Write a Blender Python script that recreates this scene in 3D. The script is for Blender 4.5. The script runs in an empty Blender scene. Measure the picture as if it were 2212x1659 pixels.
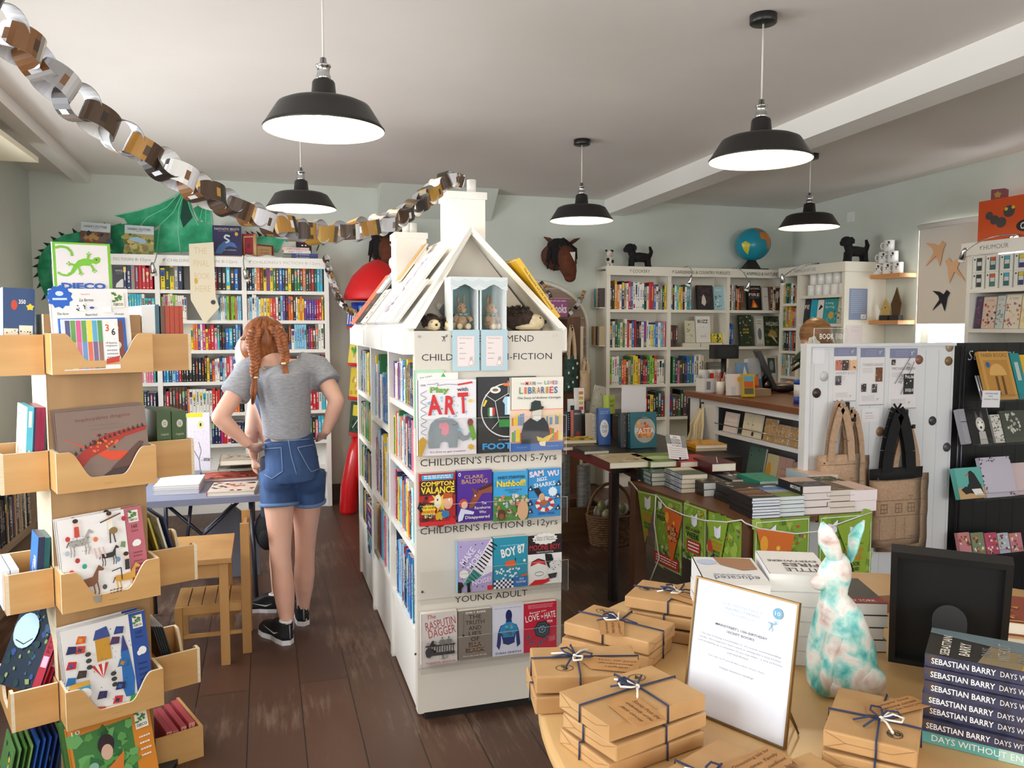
import bpy,bmesh,math,random
from math import sin,cos,pi,radians as rad
from mathutils import Vector as V,Matrix as Mx,noise as mnoise

# ------------------------------------------------------------------ scene, camera, light
sc=bpy.context.scene
COL=sc.collection
sc.view_settings.view_transform='Standard'
sc.view_settings.look='None'
sc.view_settings.gamma=1.0
sc.view_settings.use_curve_mapping=False
sc.view_settings.exposure=0.55
sc.cycles.max_bounces=7
sc.cycles.diffuse_bounces=4
sc.cycles.glossy_bounces=3
sc.cycles.transmission_bounces=4
sc.cycles.transparent_max_bounces=12
sc.cycles.caustics_reflective=False
sc.cycles.caustics_refractive=False
sc.cycles.sample_clamp_indirect=6.0
sc.cycles.use_denoising=True

EYE,YAW,PITCH,FPX=V((0,0,1.42)),rad(17.2),rad(4.13),1725.0
cd=bpy.data.cameras.new('camera')
cd.sensor_fit='HORIZONTAL'
cd.sensor_width=36
cd.lens=36*FPX/2212
cd.clip_start=0.02
cam=bpy.data.objects.new('camera',cd)
COL.objects.link(cam)
cam.location=EYE
cam.rotation_euler=(pi/2-PITCH,0,-YAW)
sc.camera=cam

w=bpy.data.worlds.new('daylight')
sc.world=w
w.use_nodes=True
bg=w.node_tree.nodes['Background']
bg.inputs[0].default_value=(0.86,0.93,1.0,1)
bg.inputs[1].default_value=1.6

def area(name,loc,rot,sx,sy,power,color):
    l=bpy.data.lights.new(name,'AREA')
    l.shape='RECTANGLE';l.size=sx;l.size_y=sy;l.energy=power;l.color=color
    o=bpy.data.objects.new(name,l);COL.objects.link(o)
    o.location=loc;o.rotation_euler=rot
    return o
# daylight outside the windows, each light as large as its window and pointing in
DAY=(0.93,0.97,1.0)
area('daylight_left_far',(-1.95,4.3,1.6),(0,-pi/2+.12,0),1.5,1.9,75,DAY)
area('daylight_left_near',(-1.95,1.25,1.6),(0,-pi/2+.12,0),1.5,2.5,70,DAY)
area('daylight_front_left',(0.0,-2.25,1.6),(pi/2-.1,0,0),2.3,1.6,46,(1.0,.97,.93))
area('daylight_front_right',(3.2,-2.25,1.6),(pi/2-.1,0,0),2.3,1.6,46,(1.0,.97,.93))
area('daylight_right',(5.2,4.55,1.7),(0,pi/2,0),1.0,1.1,22,DAY)
# ------------------------------------------------------------------ helpers
R=random.Random(11)
FW=V((sin(YAW) *cos(PITCH),cos(YAW) *cos(PITCH),-sin(PITCH)))
RT=V((cos(YAW),-sin(YAW),0))
UP=RT.cross(FW)
def ray(x,y):return FW+RT*((x-1106) /FPX) -UP*((y-829.5) /FPX)
# measured positions: where the line of sight of a photo point meets a known wall, shelf front or table top
def PY(x,y,Y):d=ray(x,y);return EYE+d*(Y/d.y)
def PX(x,y,X):d=ray(x,y);return EYE+d*(X/d.x)
def PZ(x,y,Z):d=ray(x,y);return EYE+d*((Z-EYE.z) /d.z)
def PD(x,y,D):return EYE+ray(x,y) *D

def lin(h):
    h=h.lstrip('#')
    c=[int(h[i:i+2],16) /255 for i in (0,2,4)]
    return [x/12.92 if x<=.04045 else ((x+.055) /1.055) **2.4 for x in c]
_M={}
def M(h,r=.5,me=0.0,em=0.0,sheen=0.0,coat=0.0,spec=.5):
    k=(h,r,me,em,sheen,coat,spec)
    if k not in _M:
        m=bpy.data.materials.new('paint_'+h.strip('#'));m.use_nodes=True
        b=m.node_tree.nodes['Principled BSDF']
        b.inputs['Base Color'].default_value=(*lin(h),1)
        b.inputs['Roughness'].default_value=r
        b.inputs['Metallic'].default_value=me
        b.inputs['Specular IOR Level'].default_value=spec
        if em:
            b.inputs['Emission Color'].default_value=(*lin(h),1);b.inputs['Emission Strength'].default_value=em
        if sheen:b.inputs['Sheen Weight'].default_value=sheen
        if coat:b.inputs['Coat Weight'].default_value=coat
        _M[k] =m
    return _M[k]
def mottled(name,stops,scale=(1,1,1),ns=5.0,detail=4,r=.6,bump=0.0,dist=0.0,coord='Object',spec=.5,wave=None,sheen=0):
    """noise (optionally stretched, optionally mixed with wave bands) -> colour ramp"""
    m=bpy.data.materials.new(name);m.use_nodes=True
    N,L=m.node_tree.nodes,m.node_tree.links
    b=N['Principled BSDF'];b.inputs['Roughness'].default_value=r;b.inputs['Specular IOR Level'].default_value=spec
    if sheen:b.inputs['Sheen Weight'].default_value=sheen
    tc=N.new('ShaderNodeTexCoord');mp=N.new('ShaderNodeMapping');mp.inputs['Scale'].default_value=scale
    no=N.new('ShaderNodeTexNoise');no.inputs['Scale'].default_value=ns;no.inputs['Detail'].default_value=detail;no.inputs['Distortion'].default_value=dist
    cr=N.new('ShaderNodeValToRGB')
    e=cr.color_ramp.elements
    while len(e) <len(stops):e.new(.5)
    for el,(p,h) in zip(e,stops):el.position=p;el.color=(*lin(h),1)
    L.new(tc.outputs[coord],mp.inputs['Vector']);L.new(mp.outputs['Vector'],no.inputs['Vector'])
    out=no.outputs['Fac']
    if wave:
        wv=N.new('ShaderNodeTexWave');wv.inputs['Scale'].default_value=wave[0];wv.inputs['Distortion'].default_value=wave[1];wv.inputs['Detail'].default_value=3
        wv.bands_direction=wave[3] if len(wave) >3 else 'X'
        L.new(mp.outputs['Vector'],wv.inputs['Vector'])
        mx=N.new('ShaderNodeMix');mx.inputs[0].default_value=wave[2]
        L.new(no.outputs['Fac'],mx.inputs[2]);L.new(wv.outputs['Fac'],mx.inputs[3]);out=mx.outputs[0]
    L.new(out,cr.inputs['Fac']);L.new(cr.outputs['Color'],b.inputs['Base Color'])
    if bump:
        bp=N.new('ShaderNodeBump');bp.inputs['Strength'].default_value=bump;bp.inputs['Distance'].default_value=.01
        L.new(out,bp.inputs['Height']);L.new(bp.outputs['Normal'],b.inputs['Normal'])
    return m

class MB:
    """collects shapes and links them as ONE mesh object; T places the shapes in the object's own space"""
    def __init__(s,T=None):
        s.v,s.f,s.m,s.s,s.mats,s.T=[],[],[],[],[],(T or Mx())
    def mi(s,m):
        if isinstance(m,str):m=M(m)
        if m not in s.mats:s.mats.append(m)
        return s.mats.index(m)
    def add(s,vs,fs,m,smooth=False):
        n=len(s.v);i=s.mi(m)
        s.v+=[s.T @ V(p) for p in vs]
        for f in fs:
            s.f.append([n+k for k in f]);s.m.append(i);s.s.append(smooth)
        return s
    def box(s,x0,y0,z0,x1,y1,z1,m):
        x0,x1=min(x0,x1),max(x0,x1);y0,y1=min(y0,y1),max(y0,y1);z0,z1=min(z0,z1),max(z0,z1)
        return s.add([(x,y,z) for z in (z0,z1) for y in (y0,y1) for x in (x0,x1)],
                     [(0,2,3,1),(4,5,7,6),(0,1,5,4),(2,6,7,3),(0,4,6,2),(1,3,7,5)],m)
    def face(s,pts,m):return s.add(pts,[range(len(pts))],m)
    def prism(s,pts,z0,z1,m,m2=None):
        n=len(pts)
        if sum(pts[i][0] *pts[(i+1) % n][1] -pts[(i+1) % n][0] *pts[i][1] for i in range(n)) <0:pts=pts[::-1]
        s.add([(p[0],p[1],z0) for p in pts] +[(p[0],p[1],z1) for p in pts],
              [[i,(i+1) % n,(i+1) % n+n,i+n] for i in range(n)],m2 or m)
        s.add([(p[0],p[1],z0) for p in pts],[range(n)[::-1]],m)
        return s.add([(p[0],p[1],z1) for p in pts],[range(n)],m)
    def loft(s,rings,m,smooth=True,closed=True,caps=True):
        n=len(rings[0]);vs=[p for r in rings for p in r];fs=[]
        for a in range(len(rings) -1):
            for i in range(n if closed else n-1):
                j=(i+1) % n;fs.append((a*n+i,a*n+j,a*n+n+j,a*n+n+i))
        if caps and closed:
            fs+=[tuple(range(n))[::-1],tuple(range((len(rings) -1) *n,len(rings) *n))]
        return s.add(vs,fs,m,smooth)
    def tube(s,pts,r,m,n=8,closed=False,flat=None,smooth=True):
        pts=[V(p) for p in pts];k=len(pts);rr=r if isinstance(r,(list,tuple)) else [r] *k
        rings=[];prev=None
        for i,p in enumerate(pts):
            a=pts[(i-1) % k] if closed or i else p;b=pts[(i+1) % k] if closed or i<k-1 else p
            t=(b-a).normalized()
            if prev is None:
                prev=V((0,0,1)) if abs(t.z) <.9 else V((1,0,0))
            u=prev-t*prev.dot(t)
            if u.length<1e-6:u=t.orthogonal()
            u.normalize();w_=t.cross(u);prev=u
            e=flat or 1
            rings.append([p+u*(cos(2*pi*q/n) *rr[i] *e) +w_*(sin(2*pi*q/n) *rr[i]) for q in range(n)])
        if closed:rings.append(rings[0])
        return s.loft(rings,m,smooth,True,not closed)
    def lathe(s,prof,m,n=28,c=(0,0,0),smooth=True,sy=1.0):
        rings=[[(c[0] +max(r,1e-5) *cos(2*pi*q/n),c[1] +sy*max(r,1e-5) *sin(2*pi*q/n),c[2] +z) for q in range(n)] for r,z in prof]
        return s.loft(rings,m,smooth)
    def ball(s,c,r,m,n=14,k=10,Tm=None):
        r=(r,r,r) if not isinstance(r,(tuple,list)) else r
        rings=[]
        for a in range(k+1):
            th=pi*(a/k) -pi/2;q=max(cos(th),1e-4)
            ring=[V((r[0] *q*cos(2*pi*i/n),r[1] *q*sin(2*pi*i/n),r[2] *sin(th))) for i in range(n)]
            if Tm:ring=[Tm @ p for p in ring]
            rings.append([p+V(c) for p in ring])
        return s.loft(rings,m,True)
    def obj(s,name,parent=None,W=None,bevel=0,sub=0):
        me=bpy.data.meshes.new(name)
        me.from_pydata([tuple(p) for p in s.v],[],s.f)
        for m in s.mats:me.materials.append(m)
        me.polygons.foreach_set('material_index',s.m);me.polygons.foreach_set('use_smooth',s.s)
        me.update()
        o=bpy.data.objects.new(name,me);COL.objects.link(o)
        if parent:o.parent=parent
        if W is not None:o.matrix_basis=W
        if bevel:
            b=o.modifiers.new('edge','BEVEL');b.width=bevel;b.segments=2;b.limit_method='ANGLE';b.angle_limit=rad(50)
        if sub:
            b=o.modifiers.new('soft','SUBSURF');b.levels=sub;b.render_levels=sub
        return o
def tag(o,label,cat,group=None):
    o['label'] =label;o['category'] =cat
    if group:o['group'] =group
    return o
def thing(name,label,cat,W=None,group=None):
    o=bpy.data.objects.new(name,None);COL.objects.link(o)
    o.empty_display_size=.05
    if W is not None:o.matrix_basis=W
    return tag(o,label,cat,group)
def struct(o):o['kind'] ='structure';return o
def T(x=0,y=0,z=0):return Mx.Translation((x,y,z) if not isinstance(x,V) else x)
def RX(a):return Mx.Rotation(rad(a),4,'X')
def RY(a):return Mx.Rotation(rad(a),4,'Y')
def RZ(a):return Mx.Rotation(rad(a),4,'Z')
STAND=RX(90)            # a sheet or book lying face up -> standing, face towards -Y
def copy_tree(o,W=None,parent=None):
    c=o.copy();COL.objects.link(c)
    if parent:c.parent=parent
    if W is not None:c.matrix_basis=W
    for ch in list(o.children):copy_tree(ch,None,c)
    return c

_G={}
def glyphs(s,bold=0.0,shear=0.0):
    k=(s,bold,shear)
    if k not in _G:
        cu=bpy.data.curves.new('lettering','FONT');cu.body=s;cu.offset=bold;cu.shear=shear;cu.resolution_u=2
        ob=bpy.data.objects.new('lettering',cu)
        me=bpy.data.meshes.new_from_object(ob)
        vs=[(v.co.x,v.co.y) for v in me.vertices];fs=[tuple(p.vertices) for p in me.polygons]
        bpy.data.objects.remove(ob);bpy.data.curves.remove(cu);bpy.data.meshes.remove(me)
        if vs:
            x0,x1=min(v[0] for v in vs),max(v[0] for v in vs);y0,y1=min(v[1] for v in vs),max(v[1] for v in vs)
            vs=[((x-x0) /(x1-x0 or 1),(y-y0) /(y1-y0 or 1)) for x,y in vs]
        _G[k] =(vs,fs)
    return _G[k]
class Art:
    """flat print on a rectangle: O corner, U and W unit edges, size w x h; drawn in 0..1 units, each shape a hair above the last"""
    def __init__(s,mb,O,U,W,w,h,eps=.00022):
        s.mb,s.O,s.U,s.W,s.w,s.h=mb,V(O),V(U).normalized(),V(W).normalized(),w,h
        s.n=s.U.cross(s.W);s.k=1;s.eps=eps
    def P(s,x,y):return s.O+s.U*(x*s.w) +s.W*(y*s.h) +s.n*(s.eps*s.k)
    def poly(s,pts,m):
        if sum(pts[i-1][0] *pts[i][1] -pts[i][0] *pts[i-1][1] for i in range(len(pts))) <0:pts=pts[::-1]
        s.mb.face([s.P(*p) for p in pts],m);s.k+=1;return s
    def rect(s,x0,y0,x1,y1,m):return s.poly([(x0,y0),(x1,y0),(x1,y1),(x0,y1)],m)
    def ell(s,cx,cy,rx,ry,m,n=20,a0=0,a1=2*pi):
        return s.poly([(cx+rx*cos(a0+(a1-a0) *i/n),cy+ry*sin(a0+(a1-a0) *i/n)) for i in range(n if a1-a0>6.2 else n+1)],m)
    def star(s,cx,cy,r1,r2,n,m,asp=None):
        a=asp or s.w/s.h
        return s.poly([(cx+(r1 if i % 2==0 else r2) *cos(pi*i/n+.3),cy+a*(r1 if i % 2==0 else r2) *sin(pi*i/n+.3)) for i in range(2*n)],m)
    def line(s,pts,t,m):
        a=s.w/s.h
        for (x0,y0),(x1,y1) in zip(pts,pts[1:]):
            dx,dy=(x1-x0) *s.w,(y1-y0) *s.h;l=math.hypot(dx,dy) or 1e-9
            nx,ny=-dy/l*t/2,dx/l*t/2
            s.mb.face([s.P(x0-nx/s.w,y0-ny/s.h),s.P(x1-nx/s.w,y1-ny/s.h),s.P(x1+nx/s.w,y1+ny/s.h),s.P(x0+nx/s.w,y0+ny/s.h)][::1],m)
        s.k+=1;return s
    def text(s,t,cx,cy,w,h,m,bold=0.0,rot=0.0,shear=0.0):
        vs,fs=glyphs(t,bold,shear);c,q=cos(rad(rot)),sin(rad(rot));out=[]
        for x,y in vs:
            X,Y=(x-.5) *w*s.w,(y-.5) *h*s.h
            out.append(s.P(cx+(X*c-Y*q) /s.w,cy+(X*q+Y*c) /s.h))
        s.mb.add(out,fs,m);s.k+=1;return s
    def lines(s,x0,y0,x1,n,dy,m,t=.25,rr=None):
        rr=rr or R
        for i in range(n):
            x=x0
            while x<x1-.02:
                e=min(x1,x+rr.uniform(.05,.16) *(x1-x0) +.01);s.rect(x,y0-i*dy,e,y0-i*dy+dy*t,m);s.k -= 1;x=e+.018*(x1-x0) +.004
        s.k+=1;return s
    def blobs(s,x0,y0,x1,y1,n,cols,r0,r1,seed=1):
        q=random.Random(seed);a=s.w/s.h
        for i in range(n):
            cx,cy,r=q.uniform(x0,x1),q.uniform(y0,y1),q.uniform(r0,r1);k=q.choice((3,4,5,6,8));ph=q.random() *6
            s.poly([(cx+r*q.uniform(.6,1.1) *cos(ph+2*pi*j/k),cy+a*r*q.uniform(.6,1.1) *sin(ph+2*pi*j/k)) for j in range(k)],q.choice(cols))
            if i % 3:s.k -= 1
        s.k+=1;return s

# a book lies face up: spine along x = 0, y up the cover, z thickness
PAGE=M('#e9e2d2',.9)
def book(name,wd,ht,th,cover,W,label,cat='book',group=None,face=None,spine=None,back=None,hard=False,pages=None,spine_col=None,parent=None,ct=None):
    mb=MB();t=ct or (.0022 if hard else .0009);cm=M(cover,.38) if isinstance(cover,str) else cover
    mb.box(0,0,0,wd,ht,t,cm);mb.box(0,0,th-t,wd,ht,th,cm)
    mb.box(-.0004,0,0,t,ht,th,M(spine_col,.4) if spine_col else cm)
    if face:face(Art(mb,(0,0,th),(1,0,0),(0,1,0),wd,ht))
    if spine:spine(Art(mb,(-.0004,ht,0),(0,-1,0),(0,0,1),ht,th))
    o=mb.obj(name,parent,W)
    if not parent:tag(o,label,cat,group)
    i=.003 if hard else .0006
    MB().box(t+.0003,i,t+.0002,wd-i,ht-i,th-t-.0002,pages or PAGE).obj('page_block',o)
    return o
def sheet(name,wd,ht,col,W,label,cat,group=None,face=None,t=.0012,r=.6,parent=None):
    mb=MB();mb.box(0,0,0,wd,ht,t,M(col,r) if isinstance(col,str) else col)
    if face:face(Art(mb,(0,0,t),(1,0,0),(0,1,0),wd,ht))
    o=mb.obj(name,parent,W)
    if label:tag(o,label,cat,group)
    return o

ORD='first second third fourth fifth sixth seventh eighth ninth tenth eleventh twelfth thirteenth fourteenth fifteenth sixteenth seventeenth eighteenth nineteenth twentieth twenty-first twenty-second twenty-third twenty-fourth twenty-fifth twenty-sixth twenty-seventh twenty-eighth twenty-ninth thirtieth thirty-first thirty-second thirty-third thirty-fourth thirty-fifth thirty-sixth thirty-seventh thirty-eighth thirty-ninth fortieth'.split()
PAL={'red':'#c8202c','crimson':'#a01525','orange':'#e8732c','yellow':'#f2cf2a','mustard':'#c99a2e','lime green':'#8fc43a','green':'#2f7d46','dark green':'#1f4a35','teal':'#1f8f92','turquoise':'#36b7cf','light blue':'#8cc7e6','blue':'#2467b5','navy':'#1d2b55','purple':'#6a3a94','pink':'#e77a9c','magenta':'#c02a78','white':'#efece4','cream':'#e4d8bc','grey':'#8d8e90','black':'#18181b','brown':'#5d3a26','beige':'#bfa888'}
DARKTXT=M('#26262a',.5);LITETXT=M('#efeae0',.5)
def shelf_book(name,x,th,ht,dp,col,W,style=None,q=None):
    """spine towards -Y, stands on z = 0; W places it"""
    q=q or R;mb=MB();cm=M(PAL[col],.42);b=min(.0025,th*.25)
    P=[(x,dp),(x+th,dp),(x+th,b),(x+th-b,0),(x+b,0),(x,b)]
    mb.prism(P,0,ht,cm)
    pg=MB();
    mb.face([(x+.001,b,ht+.0003),(x+th-.001,b,ht+.0003),(x+th-.001,dp-.001,ht+.0003),(x+.001,dp-.001,ht+.0003)],PAGE)
    a=Art(mb,(x+b,0,0),(1,0,0),(0,0,1),th-2*b,ht)
    lt=col in ('white','cream','yellow','light blue','beige','lime green')
    tm=DARKTXT if lt else LITETXT
    if q.random() <.35:tm=M(PAL[q.choice(['yellow','white','orange','red','light blue'] if not lt else ['red','blue','purple','green','black'])],.45)
    u=q.random()
    if u<.3:
        c2=M(PAL[q.choice(list(PAL))],.45);a.rect(-.02,q.uniform(.55,.7),1.02,q.uniform(.78,.95),c2)
    elif u<.45:a.rect(-.02,.05,1.02,.2,M(PAL[q.choice(list(PAL))],.45))
    y=q.uniform(.3,.4);e=q.uniform(.72,.9)
    while y<e:
        l=q.uniform(.02,.05);a.rect(.26,y,.74,min(e,y+l),tm);a.k -= 1;y+=l+(.012 if q.random() <.8 else .05)
    a.k+=1
    if q.random() <.7:a.rect(.25,.06,.75,.06+.03,tm)
    return mb.obj(name,None,W)
def row(name,x0,x1,dp,hts,ths,cols,W,where,cat='book',group=None,seed=0,adj='',gap=0.0006,seq=None):
    """a row of single books on one shelf, left to right"""
    q=random.Random(seed);x=x0;n=0;run=None
    out=[];cnt={}
    while True:
        th=q.uniform(*ths);ht=q.uniform(*hts)
        if run and run[0] >0:col,th,ht=run[1],run[2],run[3];run=(run[0] -1,*run[1:])
        else:
            col=q.choice(cols)
            if q.random() <.18:run=(q.randint(1,4),col,th,ht)
        if seq and n<len(seq):col=seq[n]
        if x+th>x1:break
        o=shelf_book(name,0,th,ht,dp,col,W @ T(x,q.uniform(0,.006),0),q=q)
        cnt[col] =cnt.get(col,0) +1
        k=cnt[col];out.append((o,col,k));x+=th+gap;n+=1
    for o,col,k in out:
        lab=f'{adj}{col} {cat}, '+(f'only {col} one' if cnt[col] ==1 else f'{ORD[k - 1]} {col} from left') +f', {where}'
        tag(o,lab,cat,group)
    return x
# ------------------------------------------------------------------ room shell
YW,XL,XR,YF=6.62,-1.6,4.88,-1.9
def cz(y):return 2.54+(6.56-y) *.022       # the old ceiling rises a little towards the street
wall_m=mottled('pale_green_wall_paint',[(.3,'#ccd2c8'),(.7,'#d6dad1')],ns=2.2,r=.75)
ceil_m=mottled('ceiling_paint',[(.3,'#e2dcd6'),(.7,'#eae4de')],ns=1.2,r=.8)
white_m=M('#f3f0ea',.5)
cream_m=mottled('cream_shelf_paint',[(.3,'#e9e4d6'),(.7,'#efeade')],ns=3,r=.5)

def floor_mat():
    m=bpy.data.materials.new('old_dark_floorboards');m.use_nodes=True
    N,L=m.node_tree.nodes,m.node_tree.links;b=N['Principled BSDF']
    tc=N.new('ShaderNodeTexCoord');mp=N.new('ShaderNodeMapping');mp.inputs['Rotation'].default_value=(0,0,pi/2)
    mp.inputs['Location'].default_value=(0,.085,0)
    L.new(tc.outputs['Object'],mp.inputs['Vector'])
    br=N.new('ShaderNodeTexBrick');br.offset=.37;br.inputs['Scale'].default_value=1
    br.inputs['Brick Width'].default_value=3.2;br.inputs['Row Height'].default_value=.19;br.inputs['Mortar Size'].default_value=.0022
    br.inputs['Color1'].default_value=(*lin('#54382a'),1);br.inputs['Color2'].default_value=(*lin('#463025'),1);br.inputs['Mortar'].default_value=(*lin('#1a100c'),1)
    L.new(mp.outputs['Vector'],br.inputs['Vector'])
    m2=N.new('ShaderNodeMapping');m2.inputs['Scale'].default_value=(9,.8,1);L.new(tc.outputs['Object'],m2.inputs['Vector'])
    n1=N.new('ShaderNodeTexNoise');n1.inputs['Scale'].default_value=4;n1.inputs['Detail'].default_value=8;n1.inputs['Roughness'].default_value=.75;L.new(m2.outputs['Vector'],n1.inputs['Vector'])
    n2=N.new('ShaderNodeTexNoise');n2.inputs['Scale'].default_value=1.6;n2.inputs['Detail'].default_value=3;L.new(tc.outputs['Object'],n2.inputs['Vector'])
    ml=N.new('ShaderNodeMath');ml.operation='MULTIPLY';L.new(n1.outputs['Fac'],ml.inputs[0]);L.new(n2.outputs['Fac'],ml.inputs[1])
    cr=N.new('ShaderNodeValToRGB');cr.color_ramp.elements[0].position=.27;cr.color_ramp.elements[1].position=.42
    cr.color_ramp.elements[0].color=(0,0,0,1);cr.color_ramp.elements[1].color=(.75,.75,.75,1);L.new(ml.outputs[0],cr.inputs['Fac'])
    mx=N.new('ShaderNodeMix');mx.data_type='RGBA';L.new(cr.outputs['Color'],mx.inputs[0]);L.new(br.outputs['Color'],mx.inputs[6]);mx.inputs[7].default_value=(*lin('#8a7360'),1)
    L.new(mx.outputs[2],b.inputs['Base Color']);b.inputs['Roughness'].default_value=.42
    bp=N.new('ShaderNodeBump');bp.inputs['Strength'].default_value=.25;bp.inputs['Distance'].default_value=.004;L.new(n1.outputs['Fac'],bp.inputs['Height']);L.new(bp.outputs['Normal'],b.inputs['Normal'])
    return m
struct(MB().box(XL-.2,YF-.2,-.08,XR+.2,YW+.2,0,floor_mat()).obj('floor'))
mb=MB()
y0,y1=YF-.2,YW+.2
mb.add([(XL-.2,y0,cz(y0)),(XR+.2,y0,cz(y0)),(XR+.2,y1,cz(y1)),(XL-.2,y1,cz(y1)),(XL-.2,y0,cz(y0) +.12),(XR+.2,y0,cz(y0) +.12),(XR+.2,y1,cz(y1) +.12),(XL-.2,y1,cz(y1) +.12)],
       [(0,3,2,1),(4,5,6,7),(0,1,5,4),(1,2,6,5),(2,3,7,6),(3,0,4,7)],ceil_m)
struct(mb.obj('ceiling'))
H=2.8
struct(MB().box(XL-.2,YW,0,XR+.2,YW+.2,H,wall_m).obj('wall_back'))
def holed(name,axis,pos,thick,a0,a1,holes,mat):
    """wall along an axis with window openings (a0,a1,z0,z1)"""
    mb=MB();cuts=sorted({a0,a1,*[h[0] for h in holes],*[h[1] for h in holes]})
    def bx(p,q,z0,z1):
        if axis=='Y':mb.box(pos,p,z0,pos+thick,q,z1,mat)
        else:mb.box(p,pos,z0,q,pos+thick,z1,mat)
    for p,q in zip(cuts,cuts[1:]):
        h=[h for h in holes if h[0] <=p+1e-6 and h[1] >=q-1e-6]
        if h:bx(p,q,0,h[0][2]);bx(p,q,h[0][3],H)
        else:bx(p,q,0,H)
    return struct(mb.obj(name))
LW=[(3.35,5.25,.85,2.2),(0.0,2.5,.85,2.2)]
FWN=[(-1.15,1.15,.75,2.3),(2.05,4.35,.75,2.3)]
RW=[(4.05,5.06,1.2,2.2)]
holed('wall_left','Y',XL-.2,.2,YF,YW,LW,wall_m)
holed('wall_right','Y',XR,.2,YF,YW,RW,wall_m)
holed('wall_front','X',YF-.2,.2,XL-.2,XR+.2,FWN,wall_m)
def glass_mat():
    m=bpy.data.materials.new('window_glass');m.use_nodes=True;N,L=m.node_tree.nodes,m.node_tree.links
    N.remove(N['Principled BSDF']);tr=N.new('ShaderNodeBsdfTransparent');gl=N.new('ShaderNodeBsdfGlossy');gl.inputs['Roughness'].default_value=.02
    mx=N.new('ShaderNodeMixShader');mx.inputs[0].default_value=.05
    L.new(tr.outputs[0],mx.inputs[1]);L.new(gl.outputs[0],mx.inputs[2]);L.new(mx.outputs[0],N['Material Output'].inputs['Surface'])
    return m
GLASS=glass_mat()
def acrylic_mat():
    m=bpy.data.materials.new('clear_acrylic');m.use_nodes=True;N,L=m.node_tree.nodes,m.node_tree.links
    N.remove(N['Principled BSDF']);tr=N.new('ShaderNodeBsdfTransparent');gl=N.new('ShaderNodeBsdfGlossy');gl.inputs['Roughness'].default_value=.04
    tr.inputs[0].default_value=(.985,.985,.985,1)
    mx=N.new('ShaderNodeMixShader');mx.inputs[0].default_value=.025
    L.new(tr.outputs[0],mx.inputs[1]);L.new(gl.outputs[0],mx.inputs[2]);L.new(mx.outputs[0],N['Material Output'].inputs['Surface'])
    return m
ACRYL=acrylic_mat()
n=0
for axis,pos,hs in (('Y',XL-.1,LW),('X',YF-.1,FWN),('Y',XR+.1,RW)):
    for a,b,z0,z1 in hs:
        n+=1;mb=MB();k=max(2,round((b-a) /.8));g=MB()
        def bx(m_,p,q,u,v_,d,mat):
            if axis=='Y':m_.box(pos-d,p,u,pos+d,q,v_,mat)
            else:m_.box(p,pos-d,u,q,pos+d,v_,mat)
        bx(mb,a,b,z0,z0+.06,.04,white_m);bx(mb,a,b,z1-.06,z1,.04,white_m)
        for i in range(k+1):
            c=a+.03+(b-a-.06) *i/k;bx(mb,c-.03,c+.03,z0+.06,z1-.06,.035,white_m)
        o=struct(mb.obj(f'window_{n}'))
        bx(g,a+.05,b-.05,z0+.05,z1-.05,.003,GLASS);g.obj('glass_pane',o)['kind'] ='structure'
# beams, the boxed slope on the back wall, skirting
def beam(name,x0,x1,ya,yb,drop,mat):
    mb=MB();vs=[]
    for y in (ya,yb):
        for x in (x0,x1):
            vs+=[(x,y,cz(y) -drop),(x,y,cz(y) +.02)]
    mb.add(vs,[(0,2,3,1),(4,5,7,6),(0,4,6,2),(0,1,5,4),(2,6,7,3),(1,3,7,5)],mat);return struct(mb.obj(name))
beam('trim_1',2.91,3.10,YF,YW,.135,white_m)
beam('trim_2',-1.30,-1.205,YF,YW,.07,white_m)
mb=MB()
a,b,c=.90,1.86,.27
zt,zb=cz(YW-c) +.02,2.30
mb.add([(a,YW+.01,zb),(b,YW+.01,zb),(a,YW-c,zt),(b,YW-c,zt),(a,YW+.01,zt),(b,YW+.01,zt)],[(0,1,3,2),(0,2,4),(1,5,3),(2,3,5,4),(0,4,5,1)],wall_m)
struct(mb.obj('trim_3'))
struct(MB().box(.5,YW-.02,0,2.75,YW,.13,'#4a3a30').obj('baseboard_back'))
struct(MB().box(XL,3.0,0,XL+.015,YW,.12,white_m).obj('baseboard_left'))
# ------------------------------------------------------------------ house-shaped bookcase in the middle of the shop
HP=V((.77,3.65,0));HX0,HX1,HY0,HY1,HZ=.497,1.043,2.746,4.571,1.404
hw=mottled('house_white_paint',[(.3,'#efebe4'),(.7,'#f4f1ea')],ns=3,r=.45)
hg=mottled('house_white_in_shade',[(.25,'#d3cabd'),(.6,'#d9d1c5')],ns=4,r=.45)  # same white, darkened: shade of panels turned from the window is in the colour
INK=M('#1c1c20',.6)
house=thing('house_shaped_bookcase','white bookcase shaped like a house with two chimneys in the middle of the floor','bookcase',T(HP))
def hm():return MB(T(-HP))
# front end panel with lettering
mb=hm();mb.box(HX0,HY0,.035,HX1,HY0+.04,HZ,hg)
a=Art(mb,(HX0,HY0,0),(1,0,0),(0,0,1),HX1-HX0,HZ)
def hq(x,y):p=PY(x,y,HY0);return ((p.x-HX0) /(HX1-HX0),p.z/HZ)
def htext(t,xl,yl0,yl1,xr,bold=-.004):
    x0,y0=hq(xl,yl0);x1,y1=hq(xl,yl1);x2,_=hq(xr,yl0)
    a.text(t,(x0+x2) /2,(y0+y1) /2,x2-x0,y0-y1,INK,bold)
htext('WE RECOMMEND',974,724.5,739,1153)
htext("CHILDREN'S NON-FICTION",911,764.5,779.5,1192)
htext("CHILDREN'S FICTION 5-7yrs",908,992,1013,1202)
htext("CHILDREN'S FICTION 8-12yrs",908,1140.5,1160,1204)
htext('YOUNG ADULT',982.5,1289,1302.5,1139)
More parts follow.
